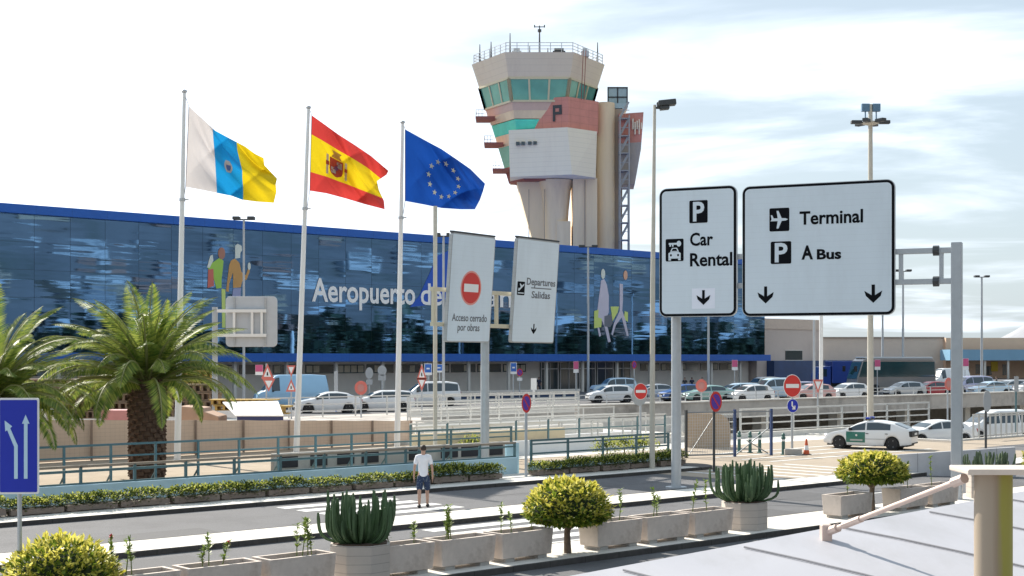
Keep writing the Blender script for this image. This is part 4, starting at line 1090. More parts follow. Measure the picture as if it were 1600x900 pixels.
# ------------------------------------------------------------------ teal railings, walls, fence
m_teal = mat('teal_steel', (0.095, 0.175, 0.195), 0.45, 0.2, var=0.1, scale=3)
m_lblue = mat('pale_blue_wall', (0.46, 0.64, 0.72), 0.7, var=0.05, scale=0.8, stain=(0.34, 0.46, 0.5), stain_amt=0.4, stain_scale=0.7)
m_brownrail = mat('brown_rail', (0.30, 0.25, 0.20), 0.5, 0.1, var=0.1)
m_palerail = mat('pale_rail', (0.58, 0.58, 0.56), 0.5, 0.3, var=0.06)
def railing(label, v, u0, u1, z0, z1, rails, sp, m, top_m=None, group=None, foot=0.0, w=.055, zslope=0.0, name='railing'):
    t = thing(name, label, 'railing', W(u0, v, 0), PHI, group); Lr = u1 - u0
    mb = MB()
    for z in rails: mb.bar((0, 0, z), (Lr, 0, z + zslope * Lr), w)
    mb.build('rails', m, t)
    if top_m:
        mb = MB(); mb.bar((0, 0, z1), (Lr, 0, z1 + zslope * Lr), w * 1.3); mb.build('top_rail', top_m, t)
    mb = MB(); mb.box(-w * .65, w * .65, -w * .65, w * .65, 0, z1 - z0)
    if foot: mb.bar((0, w, .38), (0, foot, .02), w * .8); mb.box(-w, w, -w, foot + w, 0, .03)
    p = mb.build('post', m, t, loc=(.05, 0, z0)); n = max(1, min(99, int(Lr / sp)))
    for i in range(1, n + 1):
        c = p.copy(); COL.objects.link(c); c.parent = t; c.location = (.05 + i * (Lr - .1) / n, 0, z0 + zslope * i * Lr / n)
    return t
uA0, uA1 = uat(-60, 37), uat(806, 37)
wA = uvbox('low_blue_wall', m_lblue, uA0, uA1, 36.9, 37.15, 0, .70, kind=None, bevel=.02); tag(wA, 'low pale blue wall running behind the row of hedge troughs', 'wall')
railing('teal railing with a brown handrail on the low blue wall, left section', 37.02, uA0, uA1, .60 - .55, 1.2, (.72, 1.08), 1.55, m_teal, m_brownrail)
uA2, uA3 = uat(829, 37), uat(1046, 37)
wA2 = uvbox('low_blue_wall', m_lblue, uA2, uA3, 36.9, 37.15, 0, .45, kind=None, bevel=.02); tag(wA2, 'low pale blue wall right of the gap beside the no parking sign', 'wall')
railing('teal railing right of the gap in the low blue wall', 37.02, uA2, uA3, .45 - .4, 1.25, (.78, 1.12), 1.55, m_teal, m_teal)
mb = MB(); mb.box(0, uA2 - uA1 - .1, -.05, .05, 0.02, 1.15); tag(mb.build('blue_gate_panel', m_lblue, loc=W(uA1 + .05, 37.6, 0), rz=PHI, bevel=.02), 'pale blue panel closing the gap between the two blue walls', 'panel')
# ramp floor between the two railings
struct(uvbox('ramp_path', m_lblue, uA0, uat(640, 41), 37.6, 42.6, -.05, .03))
railing('teal railing with braced posts in front of the palms', 43.0, uat(-60, 43), uat(800, 43), .0, 1.38, (.55, 1.0), 1.55, m_teal, m_teal, foot=.42)
# more rails and ramp walls around the sunken road
rg = random.Random(5)
def lowwall(label, pa, pb, v, z0, z1, m, thick=.25, name='ramp_wall'):
    o = uvbox(name, m, uat(pa, v), uat(pb, v), v - thick / 2, v + thick / 2, z0, z1, kind=None, bevel=.02); return tag(o, label, 'wall')
lowwall('white ramp wall with a dark gap below it, behind the man', 640, 1000, 45.2, .0, .62, m_white)
lowwall('cream ramp wall just beyond the white one', 642, 880, 46.9, .0, 1.0, mat('cream_wall_paint', (0.62, 0.52, 0.36), 0.8, var=0.06))
lowwall('grey white ramp wall in the middle of the maze of railings', 640, 1075, 59.0, -.4, .55, m_conc_lt)
lowwall('dark weathered wall behind the railing maze', 660, 900, 64.0, .0, .8, m_conc)
lowwall('long pale wall edge below the parked people carrier', 640, 980, 70.2, .3, .95, m_conc_lt)
railing('pale railing crossing behind the man at shoulder height', 46.4, uat(640, 46.4), uat(1040, 46.4), .0, 1.45, (.5, .95), 1.8, m_teal, m_palerail)
railing('pale grey railing along the near edge of the sunken road', 47.4, uat(645, 47.4), uat(1150, 47.4), .0, 1.25, (.45, .85), 2.0, m_palerail, m_palerail)
railing('second pale railing beyond the sunken road edge', 58.6, uat(640, 58.6), uat(905, 58.6), .2, 1.75, (.75, 1.1, 1.45), 2.0, m_palerail, m_palerail)
railing('third pale railing in the maze before the balustrade', 66.0, uat(636, 66), uat(900, 66), .1, 1.9, (.8, 1.2, 1.55), 2.2, m_palerail, m_palerail)
railing('farthest pale railing below the parked white cars', 74.0, uat(395, 74), uat(905, 74), FZ, 1.75, (.9, 1.3), 2.4, m_palerail, m_palerail)
for k_, (v_, pa_, pb_, z_, lb_) in enumerate(((49.5, 690, 1040, 1.05, 'low pale railing dipping into the sunken road'), (52.5, 650, 1010, 1.2, 'weathered pale railing halfway across the sunken road'), (55.5, 640, 960, 1.45, 'pale railing on the ramp inside the sunken road'), (62.0, 640, 905, 1.75, 'pale railing above the dark weathered wall'), (70.0, 640, 905, 1.8, 'double pale railing before the long pale wall edge'))):
    railing(lb_, v_, uat(pa_, v_), uat(pb_, v_), z_ - 1.2, z_, (z_ - .75, z_ - .38), 2.3, m_palerail, m_palerail, w=.045)
for k_, (pa_, pb_, v_, a_, b_, m_, lb_) in enumerate(((690, 1000, 50.5, -.6, .40, m_white, 'white kerb wall of the ramp nearest the railing maze'), (660, 940, 54.0, -.6, .66, m_conc_lt, 'pale kerb wall of the middle ramp'), (650, 900, 57.0, -.5, .86, m_white, 'white kerb wall of the farthest ramp'))):
    lowwall(lb_, pa_, pb_, v_, a_, b_, m_)
struct(uvbox('ramp_slab', m_pave, uat(640, 54), uat(1000, 54), 50.7, 58.5, -.4, .12))
# openings shown dark below the white ramp wall
for i, px in enumerate((660, 700, 735, 770)):
    pass
mb = MB()
x0 = uat(430, 44.4)
for px in (440, 486, 528, 566, 640, 690, 722, 760): a, b = uat(px, 44.4) - x0, uat(px + 26, 44.4) - x0; mb.box(a, b, -.03, .03, .14, .56)
lw = uvbox('ramp_wall', m_conc, uat(425, 44.55), uat(800, 44.55), 44.45, 44.65, 0, .68, kind=None, bevel=.02); tag(lw, 'low pale wall with a row of dark openings behind the braced railing', 'wall')
op = mb.build('opening', m_dark); op.parent = lw; op.location = (x0 - (uat(425, 44.55) + uat(800, 44.55)) / 2, 44.44 - 44.55, 0)
# pale railing along the plaza in front of the sunken road, right half
railing('pale three bar railing behind the police car along the sunken road', 47.0, uat(1156, 47), uat(1452, 47), .0, 1.5, (.35, .75, 1.1), 2.1, m_palerail, m_palerail, w=.07)
railing('pale railing with close upright bars at the far right by the white van', 37.8, uat(1520, 37.8), uat(1660, 37.8), .0, 1.3, (.2, 1.2), .55, m_palerail, m_palerail)
lowwall('low white kerb wall below the three bar railing', 1000, 1400, 46.75, 0, .28, m_conc_lt, .3)

# tan mesh fence
m_mesh = mat('tan_screen', (0.62, 0.48, 0.375), 0.9, var=0.07, scale=2, stain=(0.50, 0.385, 0.30), stain_amt=0.4, stain_scale=0.5)
lined(lined(m_mesh, 2, .16, .12, .88), 0, .22, .10, .9)
FA, FB = P(-40, 729, 54.5), P(642, 702, 70.0)
FA.z = FB.z = 0; fd = FB - FA; fL = fd.length; fa_ = atan2(fd.y, fd.x)
fc = thing('screen_fence', 'tan screening fence with dark posts behind the palms', 'fence', FA, fa_)
zl_, zr_ = 4.2 - 95 / FPX * 54.5, 4.2 - 97 / FPX * 70
mb = MB(); nseg = 9
for i in range(nseg):
    a, b = i / nseg, (i + 1) / nseg; za, zb_ = zl_ + (zr_ - zl_) * a, zl_ + (zr_ - zl_) * b
    wv = lambda t: .05 * sin(t * 40)
    n = 8
    for k in range(n):
        t0, t1 = a + (b - a) * k / n, a + (b - a) * (k + 1) / n; z0_, z1_ = zl_ + (zr_ - zl_) * t0, zl_ + (zr_ - zl_) * t1
        sg = .025 * sin(pi * k / n), .025 * sin(pi * (k + 1) / n)
        mb.add([(t0 * fL, wv(t0), .03), (t1 * fL, wv(t1), .03), (t1 * fL, wv(t1), z1_ - sg[1]), (t0 * fL, wv(t0), z0_ - sg[0])], [(0, 1, 2, 3)])
mb.build('screen', m_mesh, fc, smooth=60)
mb = MB(); mb.box(-.035, .035, -.14, -.06, 0, 1); pp = mb.build('post', mat('brown_post', (0.26, 0.19, 0.15), 0.7, var=0.1), fc); pp.location = (.1, 0, 0); pp.scale = (1, 1, zl_)
for i in range(1, nseg + 1):
    c = pp.copy(); COL.objects.link(c); c.parent = fc; t = i / nseg; c.location = (t * fL - .05, 0, 0); c.scale = (1, 1, zl_ + (zr_ - zl_) * t)

# ------------------------------------------------------------------ leafy things
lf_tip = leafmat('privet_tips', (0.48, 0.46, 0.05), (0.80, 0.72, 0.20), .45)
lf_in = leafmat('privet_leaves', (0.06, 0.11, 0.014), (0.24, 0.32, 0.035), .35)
m_bark = mat('bark', (0.16, 0.12, 0.09), 0.9, var=0.25, scale=12, bump=0.6, bscale=30)
def dome_crown(seed, R_, zlo, zhi, n=6500, top=True):
    r = random.Random(seed); mb = MB(); h = zhi - zlo; zc = zlo + h * .20
    for i in range(n):
        while True:
            d = Vector((r.gauss(0, 1), r.gauss(0, 1), r.gauss(0, 1)))
            if d.length > .01: d.normalize(); break
        up = d.z >= 0
        rz_ = (zhi - zc) if up else (zc - zlo)
        lump = 1 + .08 * mnoise.noise(d * 3.2 + Vector((seed, 0, 0))) + .12 * mnoise.noise(d * 7 + Vector((0, seed, 0)))
        f = 1 - abs(r.gauss(0, .10))
        hh_ = sqrt(d.x * d.x + d.y * d.y); sq = 1.0 if up else (1.0 / max(hh_, .35)) * (.25 + .75 * hh_)
        p = Vector((d.x * R_ * lump * f * sq, d.y * R_ * lump * f * sq, zc + d.z * rz_ * lump * f))
        patch_ = mnoise.noise(d * 6.0 + Vector((seed * 3.1, 0, 0)))
        if mnoise.noise(d * 5.0 + Vector((0, 0, seed * 7.7))) < -.34 and f > .80: continue
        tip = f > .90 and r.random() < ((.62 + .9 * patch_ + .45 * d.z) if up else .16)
        dd = (d + Vector((r.gauss(0, .6), r.gauss(0, .6), r.gauss(.2, .5))))
        mb.leaf(p, dd, Vector((r.gauss(0, .4), r.gauss(0, .4), 1)), r.uniform(.06, .15), r.uniform(.035, .08), 0 if tip else (3 if r.random() < .015 else 1))
    for i in range(40):
        d = Vector((r.gauss(0, 1), r.gauss(0, 1), r.gauss(.3, .6))).normalized(); p = Vector((d.x * R_ * .5, d.y * R_ * .5, zc + d.z * .3)); e = Vector((d.x * R_ * 1.07, d.y * R_ * 1.07, zc + abs(d.z) * (zhi - zc) * 1.07)); mb.tube([p, e], [.008, .003], 4, m=3)
        for k in range(5): mb.leaf(p.lerp(e, .88 + .03 * k), d + Vector((r.gauss(0, .7), r.gauss(0, .7), .3)), Vector((0, 0, 1)), .09, .05, 0)
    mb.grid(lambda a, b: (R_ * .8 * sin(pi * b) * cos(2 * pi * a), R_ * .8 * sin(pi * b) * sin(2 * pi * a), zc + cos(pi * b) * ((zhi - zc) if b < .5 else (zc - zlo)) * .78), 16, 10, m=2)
    return mb
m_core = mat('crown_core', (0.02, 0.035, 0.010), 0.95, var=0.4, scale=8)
def topiary(px, v, label, R_=.95, zlo=.55, zhi=1.65, seed=1, src=None):
    u = uat(px, v); t = thing('topiary_tree', label, 'tree', W(u, v, .11), seed * .9, 'clipped trees along the planter row')
    mb = MB(); mb.tube([(0, 0, 0), (.01, .01, zlo * .6), (-.02, 0, zlo + .15)], [.085, .068, .06], 12)
    for a in (0.4, 2.3, 4.4): mb.tube([(0, 0, zlo * .75), (.25 * cos(a), .25 * sin(a), zlo + .05), (.45 * cos(a), .45 * sin(a), zlo + .3)], [.04, .03, .02], 7)
    mb.build('trunk', m_bark, t, smooth=60)
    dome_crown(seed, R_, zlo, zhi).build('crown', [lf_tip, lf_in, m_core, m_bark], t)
    return t
topiary(97, 21.5, 'clipped round yellow green tree below the blue lane sign', .88, .25, 1.22, 1)
topiary(887, 21.1, 'clipped dome tree standing between two planters in the middle of the row', .89, .66, 1.55, 2)
topiary(1363, 21.3, 'clipped dome tree left of the grey gantry post', .90, .84, 1.58, 3)
topiary(1650, 21.3, 'clipped tree cut off by the frame beyond the rusty mast', .95, .6, 1.6, 4)

# hedge troughs
m_trough = mat('trough_concrete', (0.24, 0.19, 0.16), 0.85, var=0.1, scale=3, stain=(0.2, 0.18, 0.16), stain_amt=0.5, stain_scale=1.5)
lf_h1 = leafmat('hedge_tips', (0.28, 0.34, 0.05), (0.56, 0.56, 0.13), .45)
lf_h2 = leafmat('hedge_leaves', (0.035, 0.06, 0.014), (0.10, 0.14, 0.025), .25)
def hedge_src(seed, dense=1.0):
    r = random.Random(seed); t = thing('hedge_trough', 'low concrete trough planted with a bushy green shrub in the roadside row', 'planter', (0, 0, 0), 0, 'hedge troughs along the blue wall')
    mb = MB(); mb.box(-.72, .72, -.26, .26, .06, .27); mb.box(-.66, .66, -.21, .21, .271, .275); mb.box(-.6, -.4, -.24, .24, 0, .06); mb.box(.4, .6, -.24, .24, 0, .06)
    mb.build('trough', m_trough, t, bevel=.02)
    mb = MB(); cl = [(-.72 + 1.44 * (q_ + .5) / 7, r.uniform(-.10, .06), r.uniform(.19, .30)) for q_ in range(7)]
    for i in range(int(2600 * dense)):
        c = r.choice(cl); d = Vector((r.gauss(0, 1), r.gauss(0, 1), r.gauss(.25, 1))).normalized(); f = r.uniform(.55, 1.1)
        p = Vector((c[0] + d.x * c[2] * 1.1 * f, c[1] + d.y * c[2] * 1.5 * f, .32 + c[2] * .35 + d.z * c[2] * 1.1 * f))
        if p.z < .13: p.z = .13 + r.uniform(0, .15)
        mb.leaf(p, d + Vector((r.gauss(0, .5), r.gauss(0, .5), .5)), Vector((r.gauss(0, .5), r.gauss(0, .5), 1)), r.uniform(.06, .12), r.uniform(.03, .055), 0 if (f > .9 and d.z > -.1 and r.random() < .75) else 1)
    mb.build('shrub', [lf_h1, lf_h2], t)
    return t
hs = [hedge_src(31), hedge_src(32, .8), hedge_src(33)]
rg = random.Random(9); first = [True] * 3; u = uat(-40, 35.75); k = 0
gap0, gap1 = uat(802, 35.75), uat(831, 35.75)
while u < 40.4:
    if not (gap0 - .6 < u < gap1 + .6):
        k = rg.randrange(3); loc = W(u, 35.75 + rg.uniform(-.05, .05), .114); rz = PHI + rg.choice((0, pi)) + rg.uniform(-.03, .03)
        if first[k]: hs[k].location = loc; hs[k].rotation_euler = (0, 0, rz); first[k] = False; o = hs[k]
        else: o = copy_tree(hs[k], loc=loc, rz=rz)
        o.scale = (1, 1, rg.uniform(.62, .88))
        u += 1.55
    else: u += .4

for i_, (px_, v_, lb_) in enumerate(((948, 41, 'dry yellow green bush behind the right teal railing, by the no entry disc'), (975, 41.5, 'dry yellow green bush just left of the slim lamp post'), (740, 45.9, 'small dry bush by the leaning gantry post'), (1004, 40.5, 'low bush touching the slim lamp post behind the right teal railing'))):
    r = random.Random(90 + i_); mb = MB()
    for k in range(700):
        d = Vector((r.gauss(0, 1), r.gauss(0, 1), r.gauss(.4, 1))).normalized(); f = r.uniform(.4, 1.1)
        mb.leaf(Vector((d.x * .7 * f, d.y * .5 * f, .35 + d.z * .5 * f)), d + Vector((r.gauss(0, .6), r.gauss(0, .6), .4)), Vector((0, 0, 1)), r.uniform(.08, .16), r.uniform(.04, .07), 0 if f > .75 else 1)
    mb.tube([(0, 0, 0), (.03, 0, .4)], .03, 6, m=2)
    tag(mb.build('dry_bush', [lf_h1, lf_h2, m_bark], loc=W(uat(px_, v_), v_, 0)), lb_, 'bush')
# palms
m_ptrunk = mat('palm_trunk', (0.13, 0.075, 0.05), 0.95, var=0.35, scale=7, bump=0.7, bscale=16)
lf_p = leafmat('palm_leaflets', (0.075, 0.14, 0.022), (0.34, 0.38, 0.08), .42)
m_rach = mat('palm_rachis', (0.26, 0.26, 0.10), 0.6, var=0.15, scale=3)
def palm(loc, label, seed, Ht=3.45, Rt=.58, Lf=3.8, nf=66):
    r = random.Random(seed); t = thing('palm_tree', label, 'palm tree', loc, seed * 1.3, 'date palms behind the teal railings')
    mb = MB(); mb.lathe([(Rt * 1.05, 0), (Rt * .98, .3), (Rt * .95, Ht * .55), (Rt * 1.05, Ht * .8), (Rt * .95, Ht * .95), (Rt * .5, Ht * 1.05)], 20)
    for i in range(230):
        a = i * 2.399963; z = .1 + (Ht * .95) * i / 230; rr = Rt * (1.0 if z < Ht * .6 else 1.05)
        M_ = Matrix.Translation((rr * cos(a), rr * sin(a), z)) @ Matrix.Rotation(a, 4, 'Z') @ Matrix.Rotation(radians(-28), 4, 'Y')
        mb.box(-.06, .075, -.10, .10, -.05, .10, None, M_)
    mb.build('trunk', m_ptrunk, t)
    mb = MB()
    for i in range(nf):
        a = i * 2.399963 + r.uniform(-.2, .2); q = i / nf                    # young upright fronds first, old drooping ones last
        el = radians(86 - 72 * q ** .9 + r.uniform(-6, 6)); L_ = Lf * (0.82 + .30 * r.random()); sag = .36 + .72 * q ** .7 + r.uniform(-.12, .15)
        p = Vector((.22 * cos(a) * (.4 + q), .22 * sin(a) * (.4 + q), Ht * 1.02 - .35 * q)); pts = [p.copy()]; n = 22
        for k in range(n):
            e = el - sag * 1.9 * (k / n) ** 1.5
            d = Vector((cos(a) * cos(e), sin(a) * cos(e), sin(e))); p = p + d * (L_ / n); pts.append(p.copy())
        mb.tube(pts, [.045 * (1 - k / (n + 1)) + .006 for k in range(n + 1)], 4, m=1, caps=False)
        side0 = Vector((-sin(a), cos(a), 0)); tw_ = r.uniform(-.5, .5)
        for k in range(3, n + 1):
            for sub in (0, .34, .67):
                kk = min(n, k); d = (pts[kk] - pts[kk - 1]).normalized(); pp = pts[kk - 1].lerp(pts[kk], sub)
                upv = side0.cross(d).normalized()
                sd = (side0 * cos(tw_) + upv * sin(tw_))
                fr = (k + sub) / n; ll = .62 * (sin(pi * min(1, fr * .88 + .10)) ** .6) * r.uniform(.85, 1.1)
                for sg in (-1, 1):
                    dd = (d * .75 + sd * sg * .85 + upv * .38 + Vector((0, 0, -.12))).normalized()
                    mb.leaf(pp, dd, upv, ll, .050, 0)
    mb.build('crown', [lf_p, m_rach], t)
    return t
palm(G(230, 748) , 'date palm with a thick shaggy trunk beside the leftmost flagpole', 4)
pp2 = W(uat(-14, 45), 45, 0); palm(pp2, 'date palm cut off by the left frame edge above the blue lane sign', 7, 2.9)

# rectangular planters, cactus boxes and saplings
m_plt = mat('planter_concrete', (0.60, 0.52, 0.46), 0.8, var=0.10, scale=3.5, stain=(0.34, 0.27, 0.22), stain_amt=0.75, stain_scale=1.6, bump=0.2, bscale=60)
m_soil = mat('soil', (0.10, 0.065, 0.045), 0.95, var=0.3, scale=15, bump=0.6)
m_stem = mat('sapling_stem', (0.16, 0.20, 0.06), 0.7, var=0.2, scale=10)
lf_s = leafmat('sapling_leaves', (0.10, 0.17, 0.03), (0.28, 0.36, 0.08), .35)
m_flower = mat('pink_flower', (0.65, 0.12, 0.16), 0.6, var=0.2, scale=20)
def planter(u, v, label, stems, seed, L_=1.40, flower=False):
    r = random.Random(seed)
    t = thing('planter', label, 'planter', W(u, v, .114), PHI + r.uniform(-.02, .02), 'concrete planters along the service road')
    mb = MB(); w_ = .30; h_ = .60; x_ = L_ / 2
    mb.prism([(-x_ + .03, -w_ + .03), (x_ - .03, -w_ + .03), (x_ - .03, w_ - .03), (-x_ + .03, w_ - .03)], .09, h_, top=[(-x_, -w_), (x_, -w_), (x_, w_), (-x_, w_)])
    mb.f.pop(1); mb.m.pop(1)
    o_ = [(-x_, -w_), (x_, -w_), (x_, w_), (-x_, w_)]; i_ = [(-x_ + .07, -w_ + .07), (x_ - .07, -w_ + .07), (x_ - .07, w_ - .07), (-x_ + .07, w_ - .07)]
    for k in range(4):
        k2 = (k + 1) % 4
        mb.add([(*o_[k], h_), (*o_[k2], h_), (*i_[k2], h_), (*i_[k], h_)], [(0, 1, 2, 3)])
        mb.add([(*i_[k], h_), (*i_[k2], h_), (*i_[k2], h_ - .12), (*i_[k], h_ - .12)], [(0, 1, 2, 3)])
    mb.build('box', m_plt, t, bevel=.012)
    mb = MB()
    for x in (-x_ + .25, x_ - .25): mb.box(x - .12, x + .12, -w_ + .06, w_ - .06, 0, .088)
    mb.build('foot', m_conc, t)
    mb = MB(); mb.box(-x_ + .075, x_ - .075, -w_ + .075, w_ - .075, h_ - .14, h_ - .07); mb.build('soil', m_soil, t)
    for i in range(stems):
        x = r.uniform(-x_ + .2, x_ - .2); H = r.uniform(.40, .85); mb = MB()
        p0 = Vector((x, r.uniform(-.1, .1), h_ - .08)); p1 = p0 + Vector((r.uniform(-.05, .05), r.uniform(-.04, .04), H * .5)); p2 = p1 + Vector((r.uniform(-.08, .08), r.uniform(-.05, .05), H * .5))
        mb.tube([p0, p1, p2], [.012, .009, .006], 5, m=0)
        for k in range(r.randint(26, 48)):
            f = r.uniform(.15, 1) ** .7; p = p0.lerp(p1, min(1, f * 2)) if f < .5 else p1.lerp(p2, f * 2 - 1)
            mb.leaf(p, Vector((r.gauss(0, 1), r.gauss(0, 1), r.uniform(.1, .9))), Vector((0, 0, 1)), r.uniform(.07, .13), r.uniform(.045, .07), 1)
        s_ = mb.build('sapling', [m_stem, lf_s], t)
        if flower and i == 0:
            mb = MB(); 
            for k in range(14): mb.leaf(p2, Vector((r.gauss(0, 1), r.gauss(0, 1), r.gauss(.2, 1))), Vector((0, 0, 1)), .06, .045)
            mb.build('flower', m_flower, s_)
    return t
PV = 21.15
def pu(px): return uat(px, PV - .3)
rows_ = [(961, 'planter just right of the middle dome tree, first of three', 2), (1041, 'middle planter of the three between dome tree and cactus box', 2), (1112, 'planter butting against the second cactus box', 2),
         (836, 'planter just left of the middle dome tree', 3), (735, 'middle planter of the three left of the dome tree', 4), (654, 'planter half hidden behind the first cactus box', 2),
         (480, 'planter just left of the first cactus box', 4), (392, 'second planter left of the first cactus box, at the bottom edge', 3), (318, 'third planter left of the first cactus box, mostly below the frame', 3), (222, 'planter right of the round bush, cut by the bottom edge', 2),
         (1322, 'small planter left of the right hand dome tree', 1), (1418, 'planter just right of the right hand dome tree', 1), (1463, 'planter beside the foot of the grey gantry post', 1)]
u_tree = uat(887, 21.1); step = 1.56
base_us = {}
ups = [u_tree + 1.35 + i * step for i in range(3)] + [u_tree - 1.35 - i * step for i in range(3)]
u_box1 = uat(563, 21.3)
ups += [u_box1 - 1.55, u_box1 - 3.1, u_box1 - 4.65, None]
u_t3 = uat(1363, 21.3); ups += [u_t3 - 1.35, u_t3 + 1.35, u_t3 + 2.9]
u_box3 = uat(1540, 21.3)
for i, ((px, lb, st), uu) in enumerate(zip(rows_, ups)):
    if uu is None: continue
    planter(uu, PV, lb, st, 50 + i, flower=(i in (7, 8)))
m_boxslat = mat('cactus_box', (0.50, 0.44, 0.39), 0.8, var=0.07, scale=3, stain=(0.34, 0.29, 0.25), stain_amt=0.5, stain_scale=1.5); lined(m_boxslat, 2, .16, .09, .72)
m_cact = mat('cactus_green', (0.065, 0.12, 0.05), 0.6, var=0.25, scale=5, bump=0.3, bscale=30)
m_cact2 = mat('cactus_pale', (0.10, 0.14, 0.075), 0.6, var=0.25, scale=5, bump=0.3, bscale=30)
def cactus_box(u, label, seed, H=.95, W_=.60, n=80, hb=.66, m=None, spread=.52):
    r = random.Random(seed); t = thing('cactus_planter', label, 'planter', W(u, 21.3, .114), PHI + .12)
    mb = MB(); oc = [(W_ * .93 * cos(radians(22.5 + 45 * k)) * 1.06, W_ * .93 * sin(radians(22.5 + 45 * k)) * 1.06) for k in range(8)]
    mb.prism(oc, 0, hb); mb.build('box', m_boxslat, t, bevel=.01)
    mb = MB(); mb.prism([(a * .9, b * .9) for a, b in oc], hb + .001, hb + .02); mb.build('soil', m_soil, t)
    mb = MB()
    for i in range(n):
        a = r.uniform(0, 2 * pi); q = sqrt(r.random()); r0 = q * .22; out = spread * q * r.uniform(.8, 1.2); h = H * (1.0 - .25 * q * r.random()) * (1 - .5 * r.random() ** 1.6)
        pts, rad = [], []
        N_ = 7
        for k in range(N_ + 1):
            f = k / N_; bend = 1 - (1 - f) ** 3.6
            pts.append(Vector(((r0 + out * bend) * cos(a) + .02 * sin(5 * f + i), (r0 + out * bend) * sin(a) + .02 * cos(4 * f + i), hb + h * (f ** (1.0 + .5 * q)))))
            rad.append((.029 if f < .9 else .025) * (1 if f < .99 else .62) * (.8 + .25 * min(1, f * 2)))
        # ribbed stem: five-pointed section
        n0 = len(mb.v); nn = 10; ref = None
        for k, p in enumerate(pts):
            d = (pts[min(k + 1, N_)] - pts[max(k - 1, 0)]).normalized()
            if ref is None: ref = Vector((1, 0, 0))
            ax_ = (ref - d * ref.dot(d)).normalized(); bx_ = d.cross(ax_); ref = ax_
            for j in range(nn):
                tt = 2 * pi * j / nn; rr = rad[k] * (1.12 if j % 2 == 0 else .72); mb.v.append(tuple(p + (ax_ * cos(tt) + bx_ * sin(tt)) * rr))
        for k in range(N_):
            for j in range(nn):
                j2 = (j + 1) % nn; mb.f.append((n0 + k * nn + j, n0 + k * nn + j2, n0 + (k + 1) * nn + j2, n0 + (k + 1) * nn + j)); mb.m.append(0)
        mb.f.append(tuple(range(n0 + N_ * nn, n0 + (N_ + 1) * nn))); mb.m.append(0)
    mb.build('cactus', m or m_cact, t)
    return t
cactus_box(u_box1, 'octagonal slatted box with a large dark candelabra cactus at the bottom of the picture', 71, 1.0)
c2 = cactus_box(uat(1163, 21.3), 'slatted box with a bushy candelabra cactus in front of the mesh gate', 72, 1.02, .56, 84, .66)
cactus_box(u_box3, 'slatted cactus box hidden behind the rusty mast, with paler stems', 73, .62, .56, 55, .78, m_cact2)
# ------------------------------------------------------------------ canopy with its mast in the foreground
m_memb = mat('canopy_membrane', (0.40, 0.40, 0.435), 0.55, var=0.03, scale=1.2, stain=(0.31, 0.305, 0.315), stain_amt=0.6, stain_scale=0.9, stretch=(1, .4, 1))
m_seam = mat('canopy_seam', (0.30, 0.29, 0.30), 0.6, 0.2, var=0.1, scale=4)
E1 = P(1500, 786, 13.1); E2 = P(900, 898, 9.4)
ed = (E1 - E2).normalized(); wv_ = Vector((ed.y, -ed.x, 0)).normalized()
org = E2 - ed * 5.0
canl = 24.0
def cpos(s, w): return org + ed * s + wv_ * w + Vector((0, 0, -.075 * w - .018 * w * w - .03 * sin(pi * ((s - 1.2) / 1.38)) ** 2 * min(1, max(0, w * 2))))
cn_ = thing('canopy_roof', 'pale grey ribbed canopy roof filling the lower right foreground', 'canopy', org, 0)
mb = MB(); mb.grid(lambda a, b: cpos(a * canl, b * 5.2) - org, 180, 14); mb.grid(lambda a, b: cpos(a * canl, 5.2 - b * 5.2) - org - Vector((0, 0, .09)), 180, 14)
mb.build('membrane', m_memb, cn_, smooth=180)
mb = MB(); mb.bar(cpos(0, 0) - org + Vector((0, 0, -.05)), cpos(canl, 0) - org + Vector((0, 0, -.05)), .05, .07); mb.build('edge_beam', mat('edge_beam', (0.30, 0.27, 0.26), 0.6, 0.2, var=0.15), cn_)
ribs = MB()
for i in range(17):
    s = 1.2 + i * 1.38
    ribs.tube([cpos(s + .02 * w, w) - org + Vector((0, 0, .012)) for w in [.12 + k * .5 for k in range(11)]], .008, 6)
ribs.build('seam_rib', m_seam, cn_)
for s in (3, 11, 19):
    mb = MB(); q = cpos(s, 3.2); mb.tube([Vector((q.x, q.y, 0)) - org, q - org - Vector((0, 0, .1))], .07, 10); mb.build('support_post', m_pole, cn_)
# mast
YMa = 9.5
mp_ = P(1552, 735, YMa); mz = mp_.z
mast = thing('canopy_mast', 'rusty cream steel tube mast with a flat cap plate carrying the canopy tie rods', 'mast', (mp_.x, mp_.y, 0), 0)
m_mast, t_, b_ = _nm('mast_paint'); N, L = t_.nodes, t_.links
b_.inputs['Roughness'].default_value = .55
tcn = N.new('ShaderNodeTexCoord'); sp = N.new('ShaderNodeSeparateXYZ'); L.new(tcn.outputs['Object'], sp.inputs[0])
n1 = N.new('ShaderNodeTexNoise'); n1.inputs['Scale'].default_value = 3; n1.inputs['Detail'].default_value = 6
mpp = N.new('ShaderNodeMapping'); mpp.inputs['Scale'].default_value = (3, 3, .35); L.new(tcn.outputs['Object'], mpp.inputs[0]); L.new(mpp.outputs[0], n1.inputs['Vector'])
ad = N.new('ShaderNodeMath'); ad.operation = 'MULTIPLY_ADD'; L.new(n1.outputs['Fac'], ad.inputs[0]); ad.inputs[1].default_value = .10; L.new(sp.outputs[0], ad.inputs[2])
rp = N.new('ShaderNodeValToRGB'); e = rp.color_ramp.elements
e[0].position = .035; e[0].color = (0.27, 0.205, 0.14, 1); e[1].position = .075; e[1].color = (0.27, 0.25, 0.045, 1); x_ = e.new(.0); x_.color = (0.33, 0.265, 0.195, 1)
L.new(ad.outputs[0], rp.inputs['Fac']); L.new(rp.outputs[0], b_.inputs['Base Color'])
